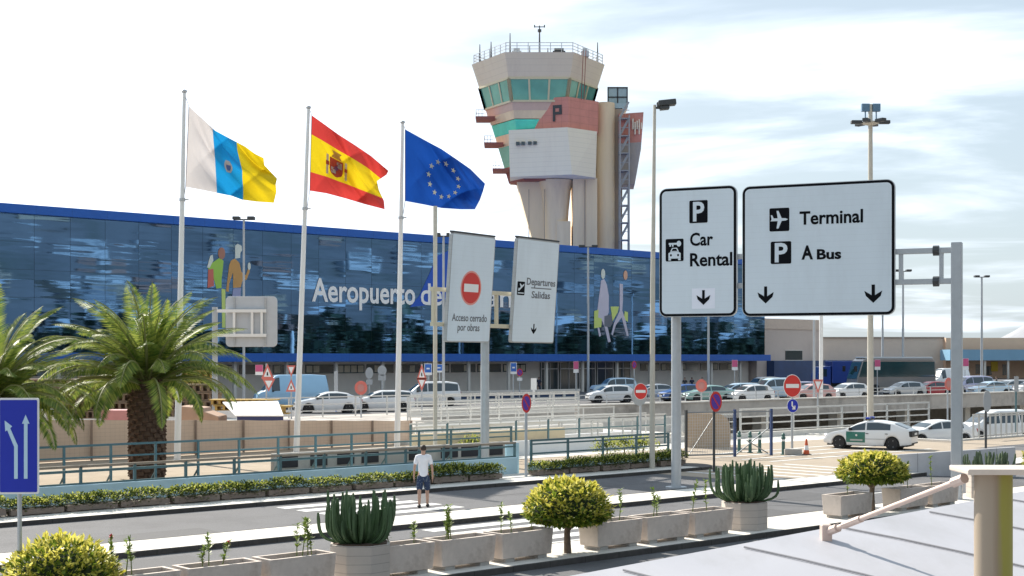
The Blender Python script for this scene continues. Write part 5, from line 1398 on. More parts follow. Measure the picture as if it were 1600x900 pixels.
mb = MB(); mb.tube([(0, 0, 0), (0, 0, mz - .02)], .125, 32); mb.build('tube', m_mast, mast, smooth=40)
mb = MB(); mb.plate(rrect(-.235, .40, mz - .015, mz + .022, .01), -.2, .2); mb.build('cap_plate', mat('cap_plate', (0.62, 0.54, 0.47), 0.5, 0.1, var=0.1, scale=5), mast, bevel=.004)
m_rod = mat('tie_rod', (0.58, 0.46, 0.40), 0.5, 0.1, var=0.1, scale=6)
anch = None
best = 1e9
for i in range(600):
    for w in (.25,):
        q = cpos(i * .04, w); px_ = 800 + FPX * q.x / q.y
        if abs(px_ - 1292) < best: best = abs(px_ - 1292); anch = q
r0 = Vector((-.20, .02, mz - .06)); r1 = anch - Vector((mp_.x, mp_.y, 0)) + Vector((0, 0, .06))
mb = MB(); mb.tube([r0, r1], .02, 10); d = (r1 - r0).normalized()
mb.tube([r0 - d * .02, r0 + d * .10], .036, 8); mb.tube([r1 - d * .16, r1], .036, 8); mb.tube([r0.lerp(r1, .72), r0.lerp(r1, .86)], .03, 8)
mb.build('tie_rod', m_rod, mast, smooth=40)
mb = MB(); mb.box(r1.x - .05, r1.x + .03, r1.y - .05, r1.y + .05, r1.z - .10, r1.z + .06); mb.build('rod_bracket', m_rod, mast, bevel=.008)
r2 = Vector((.30, .05, mz - .05)); r3 = Vector((1.6, .9, mz - .75)); mb = MB(); mb.tube([r2, r2.lerp(r3, .1)], .036, 8); mb.tube([r2, r3], .024, 10); mb.build('tie_rod', m_rod, mast, smooth=40)

# ------------------------------------------------------------------ small road signs
m_grey_back = mat('sign_grey', (0.40, 0.42, 0.44), 0.5, 0.4, var=0.05)
m_sred2 = mat('sign_faded_red', (0.62, 0.16, 0.13), 0.55, var=0.06)
m_spurple = mat('sign_purple_blue', (0.10, 0.035, 0.35), 0.5, var=0.05)
m_spink = mat('sign_pink', (0.55, 0.09, 0.22), 0.5, var=0.05)
def sign(name, label, px, pyb, items, Y=None, z0=0.0, rz=0.0, r=.035, pole_m=None, top=None, ground=True):
    """items: (kind, px centre, py centre, half width px, half height px)"""
    if Y is None: b = G(px, pyb); Y = b.y
    else: b = Vector(((px - 800) / FPX * Y, Y, z0))
    s = Y / FPX; t = thing(name, label, 'road sign', b, rz)
    zz_ = lambda py: CAMH + (HOR - py) * s - b.z
    tp = top if top is not None else min(i[2] - i[4] for i in items)
    mb = MB(); mb.tube([(0, .05, 0), (0, .05, zz_(tp))], r, 10); mb.build('post', pole_m or m_pole, t, smooth=40)
    for (kd, cx_, cy_, hw, hh) in items:
        X_, Zc, a, c = (cx_ - px) * s, zz_(cy_), hw * s, hh * s
        ov = lambda k: [(X_ + a * k * cos(2 * pi * i / 24), Zc + c * k * sin(2 * pi * i / 24)) for i in range(24)]
        rc = lambda k, k2=None: [(X_ - a * k, Zc - c * (k2 or k)), (X_ + a * k, Zc - c * (k2 or k)), (X_ + a * k, Zc + c * (k2 or k)), (X_ - a * k, Zc + c * (k2 or k))]
        def pt(q, y, m, nm, par=None):
            mb = MB(); mb.plate(q, y, y + .012); return mb.build(nm, m, par or t)
        if kd == 'noentry':
            d = pt(ov(1), -.02, m_signwhite, 'disc'); pt(ov(.94), -.034, m_signred, 'red_disc', d); pt([(X_ - a * .72, Zc - c * .17), (X_ + a * .72, Zc - c * .17), (X_ + a * .72, Zc + c * .17), (X_ - a * .72, Zc + c * .17)], -.048, m_signwhite, 'white_bar', d)
        elif kd == 'noparking':
            d = pt(ov(1), -.02, m_signred, 'disc'); pt(ov(.74), -.034, m_spurple, 'blue_field', d)
            q = [(X_ + a * (u_ * .70 - v_ * .70), Zc + c * (u_ * .70 + v_ * .70)) for u_, v_ in ((-.74, .08), (-.74, -.08), (.74, -.08), (.74, .08))]; q.reverse()
            ar = sum(q[i][0] * q[(i + 1) % 4][1] - q[(i + 1) % 4][0] * q[i][1] for i in range(4))
            if ar < 0: q.reverse()
            pt([( -(p_[0] - X_) + X_, p_[1]) for p_ in q][::-1], -.048, m_signred, 'red_bar', d)
        elif kd == 'redring':
            d = pt(ov(1), -.02, m_sred2, 'disc'); pt(ov(.55), -.034, mat_ring, 'centre', d)
        elif kd == 'bluedisc':
            d = pt(ov(1), -.02, m_signwhite, 'disc'); pt(ov(.93), -.034, m_signblue, 'blue_field', d)
            q = [(-.1, .62), (-.1, .0), (-.02, -.12), (.22, -.36), (.02, -.36), (.02, -.52), (.56, -.52), (.56, .02), (.40, .02), (.40, -.2), (.12, .06), (.12, .62)]
            pt([(X_ + a * (e_[0] - .12), Zc + c * e_[1]) for e_ in q], -.048, m_signwhite, 'arrow', d)
        elif kd == 'back': pt(ov(1), -.01, m_grey_back, 'disc')
        elif kd == 'plateback': pt(rc(1), -.01, m_grey_back, 'plate')
        elif kd in ('warn', 'yield'):
            tri = [(X_ - a, Zc - c), (X_ + a, Zc - c), (X_, Zc + c)] if kd == 'warn' else [(X_, Zc - c), (X_ + a, Zc + c), (X_ - a, Zc + c)]
            cg_ = (X_, sum(p_[1] for p_ in tri) / 3)
            d = pt(tri, -.02, m_sred2, 'triangle'); pt([(cg_[0] + (x - cg_[0]) * .58, cg_[1] + (z - cg_[1]) * .58) for x, z in tri], -.034, m_signwhite, 'white_field', d)
            if kd == 'warn': pt([(X_ - a * .12, cg_[1] - c * .22), (X_ + a * .12, cg_[1] - c * .22), (X_ + a * .08, cg_[1] + c * .22), (X_ - a * .08, cg_[1] + c * .22)], -.048, m_signblack, 'mark', d)
        elif kd == 'redwhite':
            d = pt(rc(1), -.02, m_signwhite, 'plate'); pt([(X_ - a, Zc + c * .0), (X_ + a, Zc + c * .0), (X_ + a, Zc + c), (X_ - a, Zc + c)], -.034, m_sred2, 'red_band', d)
        elif kd == 'blueplate':
            d = pt(rc(1), -.02, m_signwhite, 'plate'); pt([(X_ - a * .85, Zc - c * .55), (X_ + a * .85, Zc - c * .55), (X_ + a * .85, Zc + c * .9), (X_ - a * .85, Zc + c * .9)], -.034, m_signblue2, 'blue_field', d); pt([(X_ - a * .4, Zc), (X_ + a * .4, Zc), (X_ + a * .4, Zc + c * .25), (X_ - a * .4, Zc + c * .25)], -.048, m_signwhite, 'mark', d)
        elif kd == 'pinkplate':
            d = pt(rc(1), -.02, m_signwhite, 'plate'); pt([(X_ - a * .95, Zc - c * .35), (X_ + a * .95, Zc - c * .35), (X_ + a * .95, Zc + c * .97), (X_ - a * .95, Zc + c * .97)], -.034, m_spink, 'pink_field', d)
        elif kd == 'white': pt(rc(1), -.02, m_signwhite, 'plate')
    return t
mat_ring = mat('sign_ring_centre', (0.50, 0.22, 0.20), 0.55, var=0.05)
m_signblue2 = mat('sign_mid_blue', (0.03, 0.14, 0.50), 0.5, var=0.05)
sign('no_parking_sign', 'narrow turned no parking disc on a pole in the gap of the blue walls', 822, 750, [('noparking', 822.5, 630, 7.5, 15)], r=.05)
sign('no_parking_sign', 'no parking disc on a dark pole in front of the mesh gate', 1116, 738, [('noparking', 1118.5, 627.5, 9.5, 16)], r=.045, pole_m=m_steel_dk)
sign('no_entry_sign', 'large no entry disc above a small blue arrow disc right of the gate', 1238, 707, [('noentry', 1238, 603, 14, 18), ('bluedisc', 1238.5, 634, 9, 11)], r=.055)
sign('no_entry_sign', 'no entry disc overlapping a bigger grey disc, right of the slim lamp post', 1001, 690, [('back', 999, 618, 12, 16), ('noentry', 1001, 611.5, 10.5, 13)], Y=66, r=.05)
sign('ring_sign', 'faded red ring sign standing before the dark people by the terminal', 1096, 650, [('redring', 1096, 602.5, 9, 10)], Y=92, r=.05)
sign('ring_sign', 'faded red ring sign between the two white cars on the left', 564, 650, [('redring', 564, 606, 10, 11)], Y=88, r=.05)
sign('warning_sign', 'stack of red triangles and disc by the tail of the pale blue van', 416, 650, [('pinkplate', 405, 578, 6, 8), ('warn', 418, 580, 10, 12), ('yield', 420, 602, 10, 10)], Y=86, r=.05)
sign('warning_sign', 'two red bordered signs just left of the middle flagpole', 455, 650, [('yield', 455, 580, 7, 9), ('warn', 455, 602, 8.5, 10)], Y=86, r=.05)
sign('warning_sign', 'red warning triangle above a yield triangle before the people carrier', 659, 650, [('warn', 659, 581, 8, 12), ('yield', 659, 601, 8, 10)], Y=84, r=.05)
sign('information_sign', 'blue plate right of the red triangles, nearer the cream pole', 670, 640, [('blueplate', 669, 577, 6, 9)], Y=112, r=.05)
sign('information_sign', 'blue plate just right of the cream pole', 687, 640, [('blueplate', 686, 575.5, 6, 6.5)], Y=112, r=.05)
sign('road_sign', 'grey round sign seen from behind above a small plate, left one', 577, 640, [('back', 577, 583, 6, 9), ('plateback', 577, 597, 5, 4)], Y=106, r=.05)
sign('road_sign', 'grey round sign seen from behind above a small plate, right one', 597, 640, [('back', 597, 579, 7, 8), ('plateback', 597, 590, 6, 4.5)], Y=106, r=.05)
sign('road_sign', 'tall narrow blue grey plate turned edge on by the white car', 525, 640, [('plateback', 525, 598, 3, 18)], Y=98, r=.06, pole_m=m_signblue2)
sign('information_sign', 'blue and white plate right of the leaning gantry post', 802, 627, [('blueplate', 802.5, 575.5, 5, 9)], Y=118, z0=FZ, r=.05)
sign('parking_sign', 'small purple no parking disc above a yellow box before the terminal wall', 812, 627, [('noparking', 812, 582, 5, 6), ('white', 812, 592.5, 4, 2.5)], Y=122, z0=FZ, r=.05)
sign('road_sign', 'pale turned plate by the terminal doors above the narrow no parking disc', 834, 635, [('white', 834, 600, 4.5, 9)], Y=105, z0=FZ, r=.08, pole_m=m_white)
sign('parking_sign', 'pink and white plate on a pole before the terminal doors', 900, 622, [('pinkplate', 900, 573.5, 4, 9)], Y=125, z0=FZ, r=.05)
sign('parking_sign', 'purple disc sign right of the sport utility car', 991, 620, [('noparking', 991, 570, 3.5, 6)], Y=132, z0=FZ, r=.05)
sign('parking_sign', 'pink and white plate above the parked cars before the right end of the glass front', 1148, 615, [('pinkplate', 1148, 570.5, 4.5, 8)], Y=138, z0=FZ, r=.05)
sign('parking_sign', 'pink and white plate in front of the coach', 1371, 615, [('pinkplate', 1371, 570, 4.5, 8)], Y=140, z0=FZ, r=.05)
sign('parking_sign', 'pink disc plate right of the grey gantry post by the orange hall', 1508, 615, [('pinkplate', 1509, 569, 4.5, 9)], Y=150, z0=FZ, r=.05)
sign('yield_sign', 'pale inverted triangle on a thin post left of the police car', 1278, 690, [('yield', 1278, 604, 8, 11)], Y=84, r=.05)
sign('ring_sign', 'red and white ring sign just left of the grey gantry post', 1481, 690, [('redring', 1482, 600, 6, 10)], Y=84, r=.05)
sign('ring_sign', 'narrow turned red edged sign with dark back, right of the grey gantry post', 1541, 720, [('back', 1542.5, 627, 6.5, 17)], Y=52, r=.045, pole_m=m_steel_dk)
sign('road_sign', 'thin blue grey post with a small plate at the far right', 1588, 690, [('plateback', 1588, 600, 3.5, 12)], Y=80, r=.06, pole_m=m_teal)

# ------------------------------------------------------------------ gate, bollards, cone, barrier, yellow box
gA = G(1072, 716); gB = G(1205, 712)
gt = thing('mesh_gate', 'mesh gate leaf and open frame with dark blue posts beside the plaza', 'gate', gA, atan2(gB.y - gA.y, gB.x - gA.x))
gL = (gB - gA).length; s_ = gA.y / FPX; hG = 73 * s_
for x, m in ((0, m_steel_dk), (gL * .565, m_signblue2), (gL, m_signblue2)):
    mb = MB(); mb.box(x - .05, x + .05, -.05, .05, 0, hG + .06); mb.build('post', mat('navy_post', (0.03, 0.06, 0.16), 0.5, var=0.1) if m is m_signblue2 else m, gt)
mb = MB()
for z in (.12, hG - .05): mb.bar((.05, 0, z), (gL * .56, 0, z), .06)
mb.bar((.12, 0, .12), (gL * .35, 0, hG - .05), .025); mb.bar((gL * .57, 0, hG - .05), (gL, 0, hG - .05), .05); mb.bar((gL * .60, .1, .1), (gL * .98, .1, hG * .6), .04); mb.bar((gL * .98, .12, .1), (gL * .72, .12, hG * .35), .04)
mb.build('frame', mat('gate_frame', (0.22, 0.24, 0.26), 0.5, 0.3, var=.1), gt)
mb = MB(); n = int(gL * .55 / .12)
for i in range(n): mb.bar((.08 + i * .12, .02, .15), (.08 + i * .12, .02, hG - .08), .010)
for i in range(int(hG / .12)): mb.bar((.08, .02, .15 + i * .12), (gL * .555, .02, .15 + i * .12), .010)
mb.build('mesh', m_steel, gt)
# tan wall with a rounded end beyond the gate
YW = 66.0; wl = thing('rounded_wall', 'tan block wall with a rounded top corner behind the mesh gate', 'wall', Vector(((1074 - 800) / FPX * YW, YW, 0)), .15)
s_ = YW / FPX; q = [(0, 0), (70 * s_, 0), (70 * s_, 30 * s_), (66 * s_, 44 * s_), (58 * s_, 51 * s_), (48 * s_, 54 * s_), (0, 54 * s_)]
mb = MB(); mb.plate(q, 0, .3); mb.build('wall', lined(mat('tan_block', (0.47, 0.36, 0.26), 0.85, var=0.1, scale=2), 2, .2, .08, .85), wl)
m_bol = mat('bollard_green', (0.05, 0.13, 0.12), 0.5, 0.1, var=0.1)
def bollard(px, py, label):
    t = thing('bollard', label, 'bollard', G(px, py), 0, 'green bollards beside the gate')
    mb = MB(); mb.lathe([(.13, 0), (.13, .04), (.075, .06), (.075, .70), (.095, .72), (.095, .78), (.07, .80), (.075, .90), (.03, .96)], 14); mb.build('post', m_bol, t, smooth=35)
    mb = MB(); mb.lathe([(.082, .60), (.082, .68)], 14); mb.build('band', m_signwhite, t)
for px, py, lb in ((1155, 707, 'green bollard directly right of the gate leaf, leftmost of its row'), (1172, 708, 'second green bollard from the gate leaf'), (1187, 708, 'third green bollard, by the crossed braces of the open frame'), (1224, 711, 'green bollard beside the stone block of the no entry sign')):
    bollard(px, py, lb)
mb = MB(); mb.box(-.38, .38, -.25, .25, 0, .28); tag(mb.build('sign_footing', m_conc, loc=G(1238, 711), bevel=.04), 'grey concrete block at the foot of the large no entry sign', 'block')
cn = thing('traffic_cone', 'orange and white traffic cone beside the no entry sign block', 'traffic cone', G(1260, 711))
m_or = mat('cone_orange', (0.60, 0.10, 0.03), 0.5, var=0.05)
mb = MB(); mb.box(-.2, .2, -.2, .2, 0, .04); mb.build('base', m_rubber, cn, bevel=.01)
mb = MB(); mb.lathe([(.14, .041), (.11, .22)], 18); mb.lathe([(.075, .42), (.035, .70)], 18); mb.build('cone', m_or, cn, smooth=40)
mb = MB(); mb.lathe([(.11, .22), (.075, .42)], 18); mb.build('white_band', m_signwhite, cn, smooth=40)
b0, b1 = G(1372, 742), G(1494, 744)
br = thing('concrete_barrier', 'grey concrete barrier between the police car and the planters', 'barrier', b0, atan2(b1.y - b0.y, b1.x - b0.x))
bL = (b1 - b0).length + 2; hb0, hb1 = 30 * b0.y / FPX, 47 * b1.y / FPX
mb = MB(); mb.add([(0, -.2, 0), (bL, -.2, 0), (bL, .2, 0), (0, .2, 0), (0, -.09, hb0), (bL, -.09, hb1), (bL, .09, hb1), (0, .09, hb0)], [(3, 2, 1, 0), (4, 5, 6, 7), (0, 1, 5, 4), (1, 2, 6, 5), (2, 3, 7, 6), (3, 0, 4, 7)])
mb.build('barrier', lined(mat('barrier_concrete', (0.46, 0.46, 0.48), 0.8, var=0.08, scale=2, stain=(0.3, 0.3, 0.31), stain_amt=.4), 0, 1.35, .02, .6), br, bevel=.02)

# ------------------------------------------------------------------ site material behind the fence
m_wood1 = mat('weathered_boards', (0.24, 0.165, 0.11), 0.85, var=0.3, scale=5); m_wood2 = mat('yellow_boards', (0.50, 0.34, 0.10), 0.8, var=0.25, scale=4)
def stack(px, py_b, py_t, Y, wpx, label, m, seed, layers):
    r = random.Random(seed); s = Y / FPX; z0 = CAMH + (HOR - py_b) * s; z1 = CAMH + (HOR - py_t) * s; w = wpx * s
    t = thing('plank_stack', label, 'plank stack', Vector(((px - 800) * s, Y, max(0, z0))), r.uniform(-.03, .03), 'stacks of boards in the works yard')
    h = (z1 - max(0, z0)) / layers
    mb = MB(); bl = MB()
    for k in range(layers):
        zz0 = k * h; ox = r.uniform(-.15, .15)
        mb.box(ox, w + ox, 0, 1.2, zz0 + h * .80, zz0 + h * .98)
        mb.box(ox + .1, w + ox - .1, .08, 1.1, zz0 + h * .05, zz0 + h * .16)
        x = ox + .1
        while x < w + ox - .2: bl.box(x, x + .12, .03, 1.15, zz0 + h * .16, zz0 + h * .80); x += r.uniform(.32, .42)
    b = mb.build('boards', m, t); bl.build('spacer_blocks', m, t)
# the yard ground rises to the forecourt
stack(-60, 655, 592, 76, 180, 'long dark stack of boards behind the left palm', m_wood1, 1, 5)
stack(118, 655, 588, 77, 100, 'stack of brown boards left of the palm trunk', m_wood1, 2, 5)
stack(206, 652, 600, 80, 135, 'stack of boards right of the palm trunk below its fronds', m_wood1, 3, 4)
stack(262, 640, 578, 88, 75, 'yellowish stack of formwork under the palm fronds', m_wood2, 4, 4)
stack(330, 642, 624, 72, 106, 'low stack of yellow formwork beams above the white cover', m_wood2, 5, 2)
stack(388, 648, 634, 71.4, 62, 'single layer of yellow beams beside the middle flagpole', m_wood2, 6, 1)
YV = 66.0; s_ = YV / FPX
cv = thing('covered_trailer', 'white covered flat trailer with a navy edge behind the fence', 'trailer', Vector(((330 - 800) * s_, YV, 0)), 0)
zt_, zm_, zl2 = CAMH + (HOR - 634) * s_, CAMH + (HOR - 649) * s_, CAMH + (HOR - 656) * s_
mb = MB(); mb.add([(38 * s_, 0, zm_), (113 * s_, 0, zm_), (90 * s_, 2.6, zt_ + .15), (0, 2.6, zt_ + .1), (38 * s_, 0, zm_ - .05), (113 * s_, 0, zm_ - .05), (90 * s_, 2.6, zt_ + .1), (0, 2.6, zt_ + .05)], [(0, 1, 2, 3), (7, 6, 5, 4), (0, 4, 5, 1), (1, 5, 6, 2), (2, 6, 7, 3), (3, 7, 4, 0)])
mb.build('cover', m_white, cv)
mb = MB(); mb.box(40 * s_, 112 * s_, .05, .15, zl2 - .15, zm_ - .052); mb.box(40 * s_, 112 * s_, .2, 2.4, .5, zl2 - .1); mb.build('side', mat('navy_side', (0.02, 0.035, 0.13), 0.5, var=0.1), cv)
for x in (55, 95):
    mb = MB(); mb.lathe([(.1, -.1), (.3, -.1), (.32, 0), (.3, .1), (.1, .1)], 16, M=Matrix.Translation((x * s_, .3, .32)) @ Matrix.Rotation(pi / 2, 4, 'X')); mb.build('wheel', m_rubber, cv)
sb = thing('board_stack', 'tan tarpaulin covered heap left of the white trailer', 'heap', Vector(((272 - 800) * s_, YV + .5, 0)), 0)
mb = MB(); mb.plate([(0, 0), (66 * s_, 0), (66 * s_, 1.45), (52 * s_, 1.6), (42 * s_, 1.7), (40 * s_, 1.85), (4 * s_, 1.95), (0, 1.7)], 0, 2.0); mb.build('tarpaulin', mat('tan_tarpaulin', (0.42, 0.28, 0.20), 0.85, var=0.12, scale=2), sb, bevel=.05)
YR = 68; s_ = YR / FPX
mb = MB(); mb.box(0, 44 * s_, 0, 1.5, 0, CAMH + (HOR - 641) * s_); tag(mb.build('site_skip', mat('pink_box', (0.55, 0.25, 0.24), 0.7, var=0.1), loc=((158 - 800) * s_, YR, 0), bevel=.03), 'faded pink site box just left of the palm trunk', 'box')
mb = MB(); mb.box(0, 16 * s_, 0, 1.2, 0, CAMH + (HOR - 640) * s_); tag(mb.build('site_crate', m_white, loc=((56 - 800) * s_, YR, 0), bevel=.05), 'white site box peeping out behind the blue lane sign', 'box')

# ------------------------------------------------------------------ vehicles
def paint(name, c, metal=0.0): return mat(name, c, 0.32, metal, var=0.02, scale=2, coat=0.6)
m_cglass = mat('car_glass', (0.025, 0.045, 0.06), 0.06, 0.0, var=0, spec=1.0)
m_trim = mat('car_trim', (0.02, 0.02, 0.022), 0.6, var=0.05)
m_rim = mat('wheel_rim', (0.72, 0.73, 0.75), 0.4, 0.2, var=0.05)
m_lampw = mat('headlamp', (0.70, 0.72, 0.74), 0.1, 0.2, var=0.02); m_lampr = mat('tail_lamp', (0.35, 0.012, 0.012), 0.2, var=0.05)
m_plate = mat('number_plate', (0.72, 0.72, 0.70), 0.5, var=0.02)
KINDS_ = {   # length, width, wheel radius, wheel positions, belt line, roof/bonnet profile, window spans
 'hatch':  (4.05, 1.70, .30, (1.25, -1.25), .92, [(-2.02, .62), (-1.98, .92), (-1.85, 1.10), (-1.45, 1.40), (-.7, 1.47), (.1, 1.45), (.55, 1.32), (1.15, .95), (1.75, .80), (1.98, .62), (2.02, .45)], ((.02, .80), (-1.30, -.06))),
 'sedan':  (4.50, 1.76, .31, (1.38, -1.36), .93, [(-2.25, .60), (-2.22, .96), (-1.75, 1.04), (-1.05, 1.36), (-.4, 1.43), (.15, 1.41), (.62, 1.26), (1.20, .95), (1.95, .80), (2.2, .62), (2.25, .45)], ((.10, .95), (-1.28, .02))),
 'lift':   (4.52, 1.76, .31, (1.42, -1.30), .93, [(-2.26, .60), (-2.22, .98), (-2.02, 1.06), (-1.30, 1.33), (-.6, 1.43), (.05, 1.42), (.55, 1.27), (1.18, .94), (1.95, .79), (2.2, .60), (2.26, .45)], ((.06, .90), (-1.22, -.02))),
 'estate': (4.55, 1.74, .31, (1.40, -1.36), .93, [(-2.27, .62), (-2.24, 1.0), (-2.0, 1.38), (-1.2, 1.46), (.1, 1.45), (.62, 1.28), (1.22, .95), (1.95, .80), (2.22, .62), (2.27, .45)], ((.10, .95), (-1.05, .02), (-1.95, -1.13))),
 'mpv':    (4.85, 1.90, .33, (1.55, -1.55), 1.08, [(-2.42, .62), (-2.40, 1.2), (-2.28, 1.78), (-1.4, 1.90), (.3, 1.88), (.85, 1.70), (1.55, 1.14), (2.15, .98), (2.38, .66), (2.42, .45)], ((.25, 1.10), (-1.00, .17), (-2.2, -1.08))),
 'suv':    (4.55, 1.85, .37, (1.40, -1.35), 1.08, [(-2.27, .70), (-2.25, 1.15), (-2.12, 1.68), (-1.2, 1.78), (.1, 1.76), (.55, 1.62), (1.0, 1.12), (1.95, 1.02), (2.22, .80), (2.27, .50)], ((.05, .80), (-1.0, -.03), (-2.0, -1.08))),
 'van':    (5.40, 2.00, .34, (1.75, -1.65), 1.25, [(-2.70, .60), (-2.70, 1.5), (-2.66, 2.42), (-1.5, 2.50), (1.0, 2.48), (1.35, 2.38), (2.05, 1.35), (2.55, 1.08), (2.68, .70), (2.70, .45)], ((.95, 1.55),)),
}
def car_mesh(kind):
    L_, Wd, wr, wx, belt, prof, wins = KINDS_[kind]
    N_ = 72; xs = [-L_ / 2 + L_ * i / N_ for i in range(N_ + 1)]
    xs[0] += .004; xs[-1] -= .004
    def top(x):
        s = 0
        for d in (-.09, -.045, 0, .045, .09): s += ipol(prof, x + d)
        return s / 5
    def blt(x): return min(belt - .05 * (x / L_ * 2), top(x))
    def hw(x): return Wd / 2 * (1 - .20 * abs(x / (L_ / 2)) ** 5)
    def zb(x):
        z = .20 + .10 * abs(x / (L_ / 2)) ** 6
        for w in wx:
            d = abs(x - w); ar = wr + .055
            if d < ar: z = max(z, wr + sqrt(ar * ar - d * d))
        return z
    def ring(x):
        t, b, w, z = top(x), blt(x), hw(x), zb(x)
        g = max(0, t - b); wr_ = w * .965 - g * .30
        b0 = max(b, z + .03)
        return [(w * .94, z), (w * .995, z + (b0 - z) * .18), (w, z + (b0 - z) * .50), (w * .99, z + (b0 - z) * .88), (w * .965, b0),
                (wr_, max(t - .05 * min(1, g / .2), b0)), (wr_ * .90, max(t - .008, b0 + .004)), (wr_ * .5, max(t + .012, b0 + .01)), (0, max(t + .02, b0 + .012))]
    vs_, fs_ = [], []; nr = 17
    for x in xs:
        r = ring(x); vs_ += [(x, -a, z) for a, z in r] + [(x, a, z) for a, z in reversed(r[:-1])]
    for i in range(N_):
        for k in range(nr - 1): fs_.append((i * nr + k, (i + 1) * nr + k, (i + 1) * nr + k + 1, i * nr + k + 1))
    fs_.append(tuple(reversed(range(nr)))); fs_.append(tuple(N_ * nr + k for k in range(nr)))
    fs_ = [tuple(reversed(f)) for f in fs_]
    body = MB(); body.add(vs_, fs_)
    gl = MB()
    def side_pt(x, t, s, off=.008):
        r = ring(x); (a0, z0), (a1, z1) = r[4], r[5]
        return (x, s * (a0 + (a1 - a0) * t + off), z0 + (z1 - z0) * t)
    sides = []
    for s in (-1, 1):
        for (xa, xb) in wins:
            gl = MB(); sides.append(gl); n = 10; xs_ = [xa + (xb - xa) * i / n for i in range(n + 1)]
            for i in range(n):
                q = []
                for x, t in ((xs_[i], .08), (xs_[i + 1], .08), (xs_[i + 1], .90), (xs_[i], .90)): q.append(side_pt(x, t, s))
                if top((xs_[i] + xs_[i + 1]) / 2) - blt((xs_[i] + xs_[i + 1]) / 2) < .10: continue
                gl.add(q, [(0, 1, 2, 3) if s < 0 else (3, 2, 1, 0)])
    side = sides
    def screen(x0, x1, lo=.06, nm=''):
        g = MB(); n = 8
        def fn(a, b):
            x = x0 + (x1 - x0) * b; r = ring(x); w = r[6][0] * .97; t_ = top(x); e = .02
            sl = (top(x + .02) - top(x - .02)) / .04; nn = Vector((-sl, 0, 1)).normalized() * .022
            yq = (2 * a - 1) * w
            return (x + nn.x, yq, max(r[6][1], r[4][1]) + nn.z + .012 * (1 - (2 * a - 1) ** 2))
        g.grid(fn, 8, n); return g
    fx = [x for x in xs if x > .2 and top(x) - blt(x) > .10 and (top(x - .06) - top(x + .06)) / .12 > .38]
    rx = [x for x in xs if x < -.8 and top(x) - blt(x) > .08 and (top(x + .06) - top(x - .06)) / .12 > .30]
    fr = screen(min(fx) + .02, max(fx) - .0) if fx else None
    rr = screen(min(rx), max(rx)) if rx and max(rx) - min(rx) > .12 else None
    return dict(body=body, side=side, front=fr, rear=rr, L=L_, W=Wd, wr=wr, wx=wx, top=top, hw=hw, belt=belt, zb=zb, ring=ring)
CARS = {}
wheel_cache = {}
def wheel(parent, x, y, r, s):
    if r not in wheel_cache:
        mb = MB(); M_ = Matrix.Rotation(pi / 2, 4, 'X')
        mb.lathe([(r * .62, -.09), (r * .9, -.095), (r, -.06), (r, .06), (r * .9, .095), (r * .62, .09)], 28, M=M_)
        m2 = MB(); m2.lathe([(.01, -.07), (r * .2, -.075), (r * .25, -.05), (r * .58, -.05), (r * .64, -.092), (r * .64, .05), (.01, .05)], 28, M=M_)
        for k in range(5):
            a = 2 * pi * k / 5; m2.bar((r * .15 * cos(a), -.065, r * .15 * sin(a)), (r * .6 * cos(a), -.075, r * .6 * sin(a)), .03, .05)
        wheel_cache[r] = (mb, m2)
    mb, m2 = wheel_cache[r]
    w = mb.build('wheel', m_rubber, parent, loc=(x, y, r), smooth=40)
    w.rotation_euler = (0, 0, 0 if s < 0 else pi)
    m2.build('rim', m_rim, w, smooth=30)
    return w
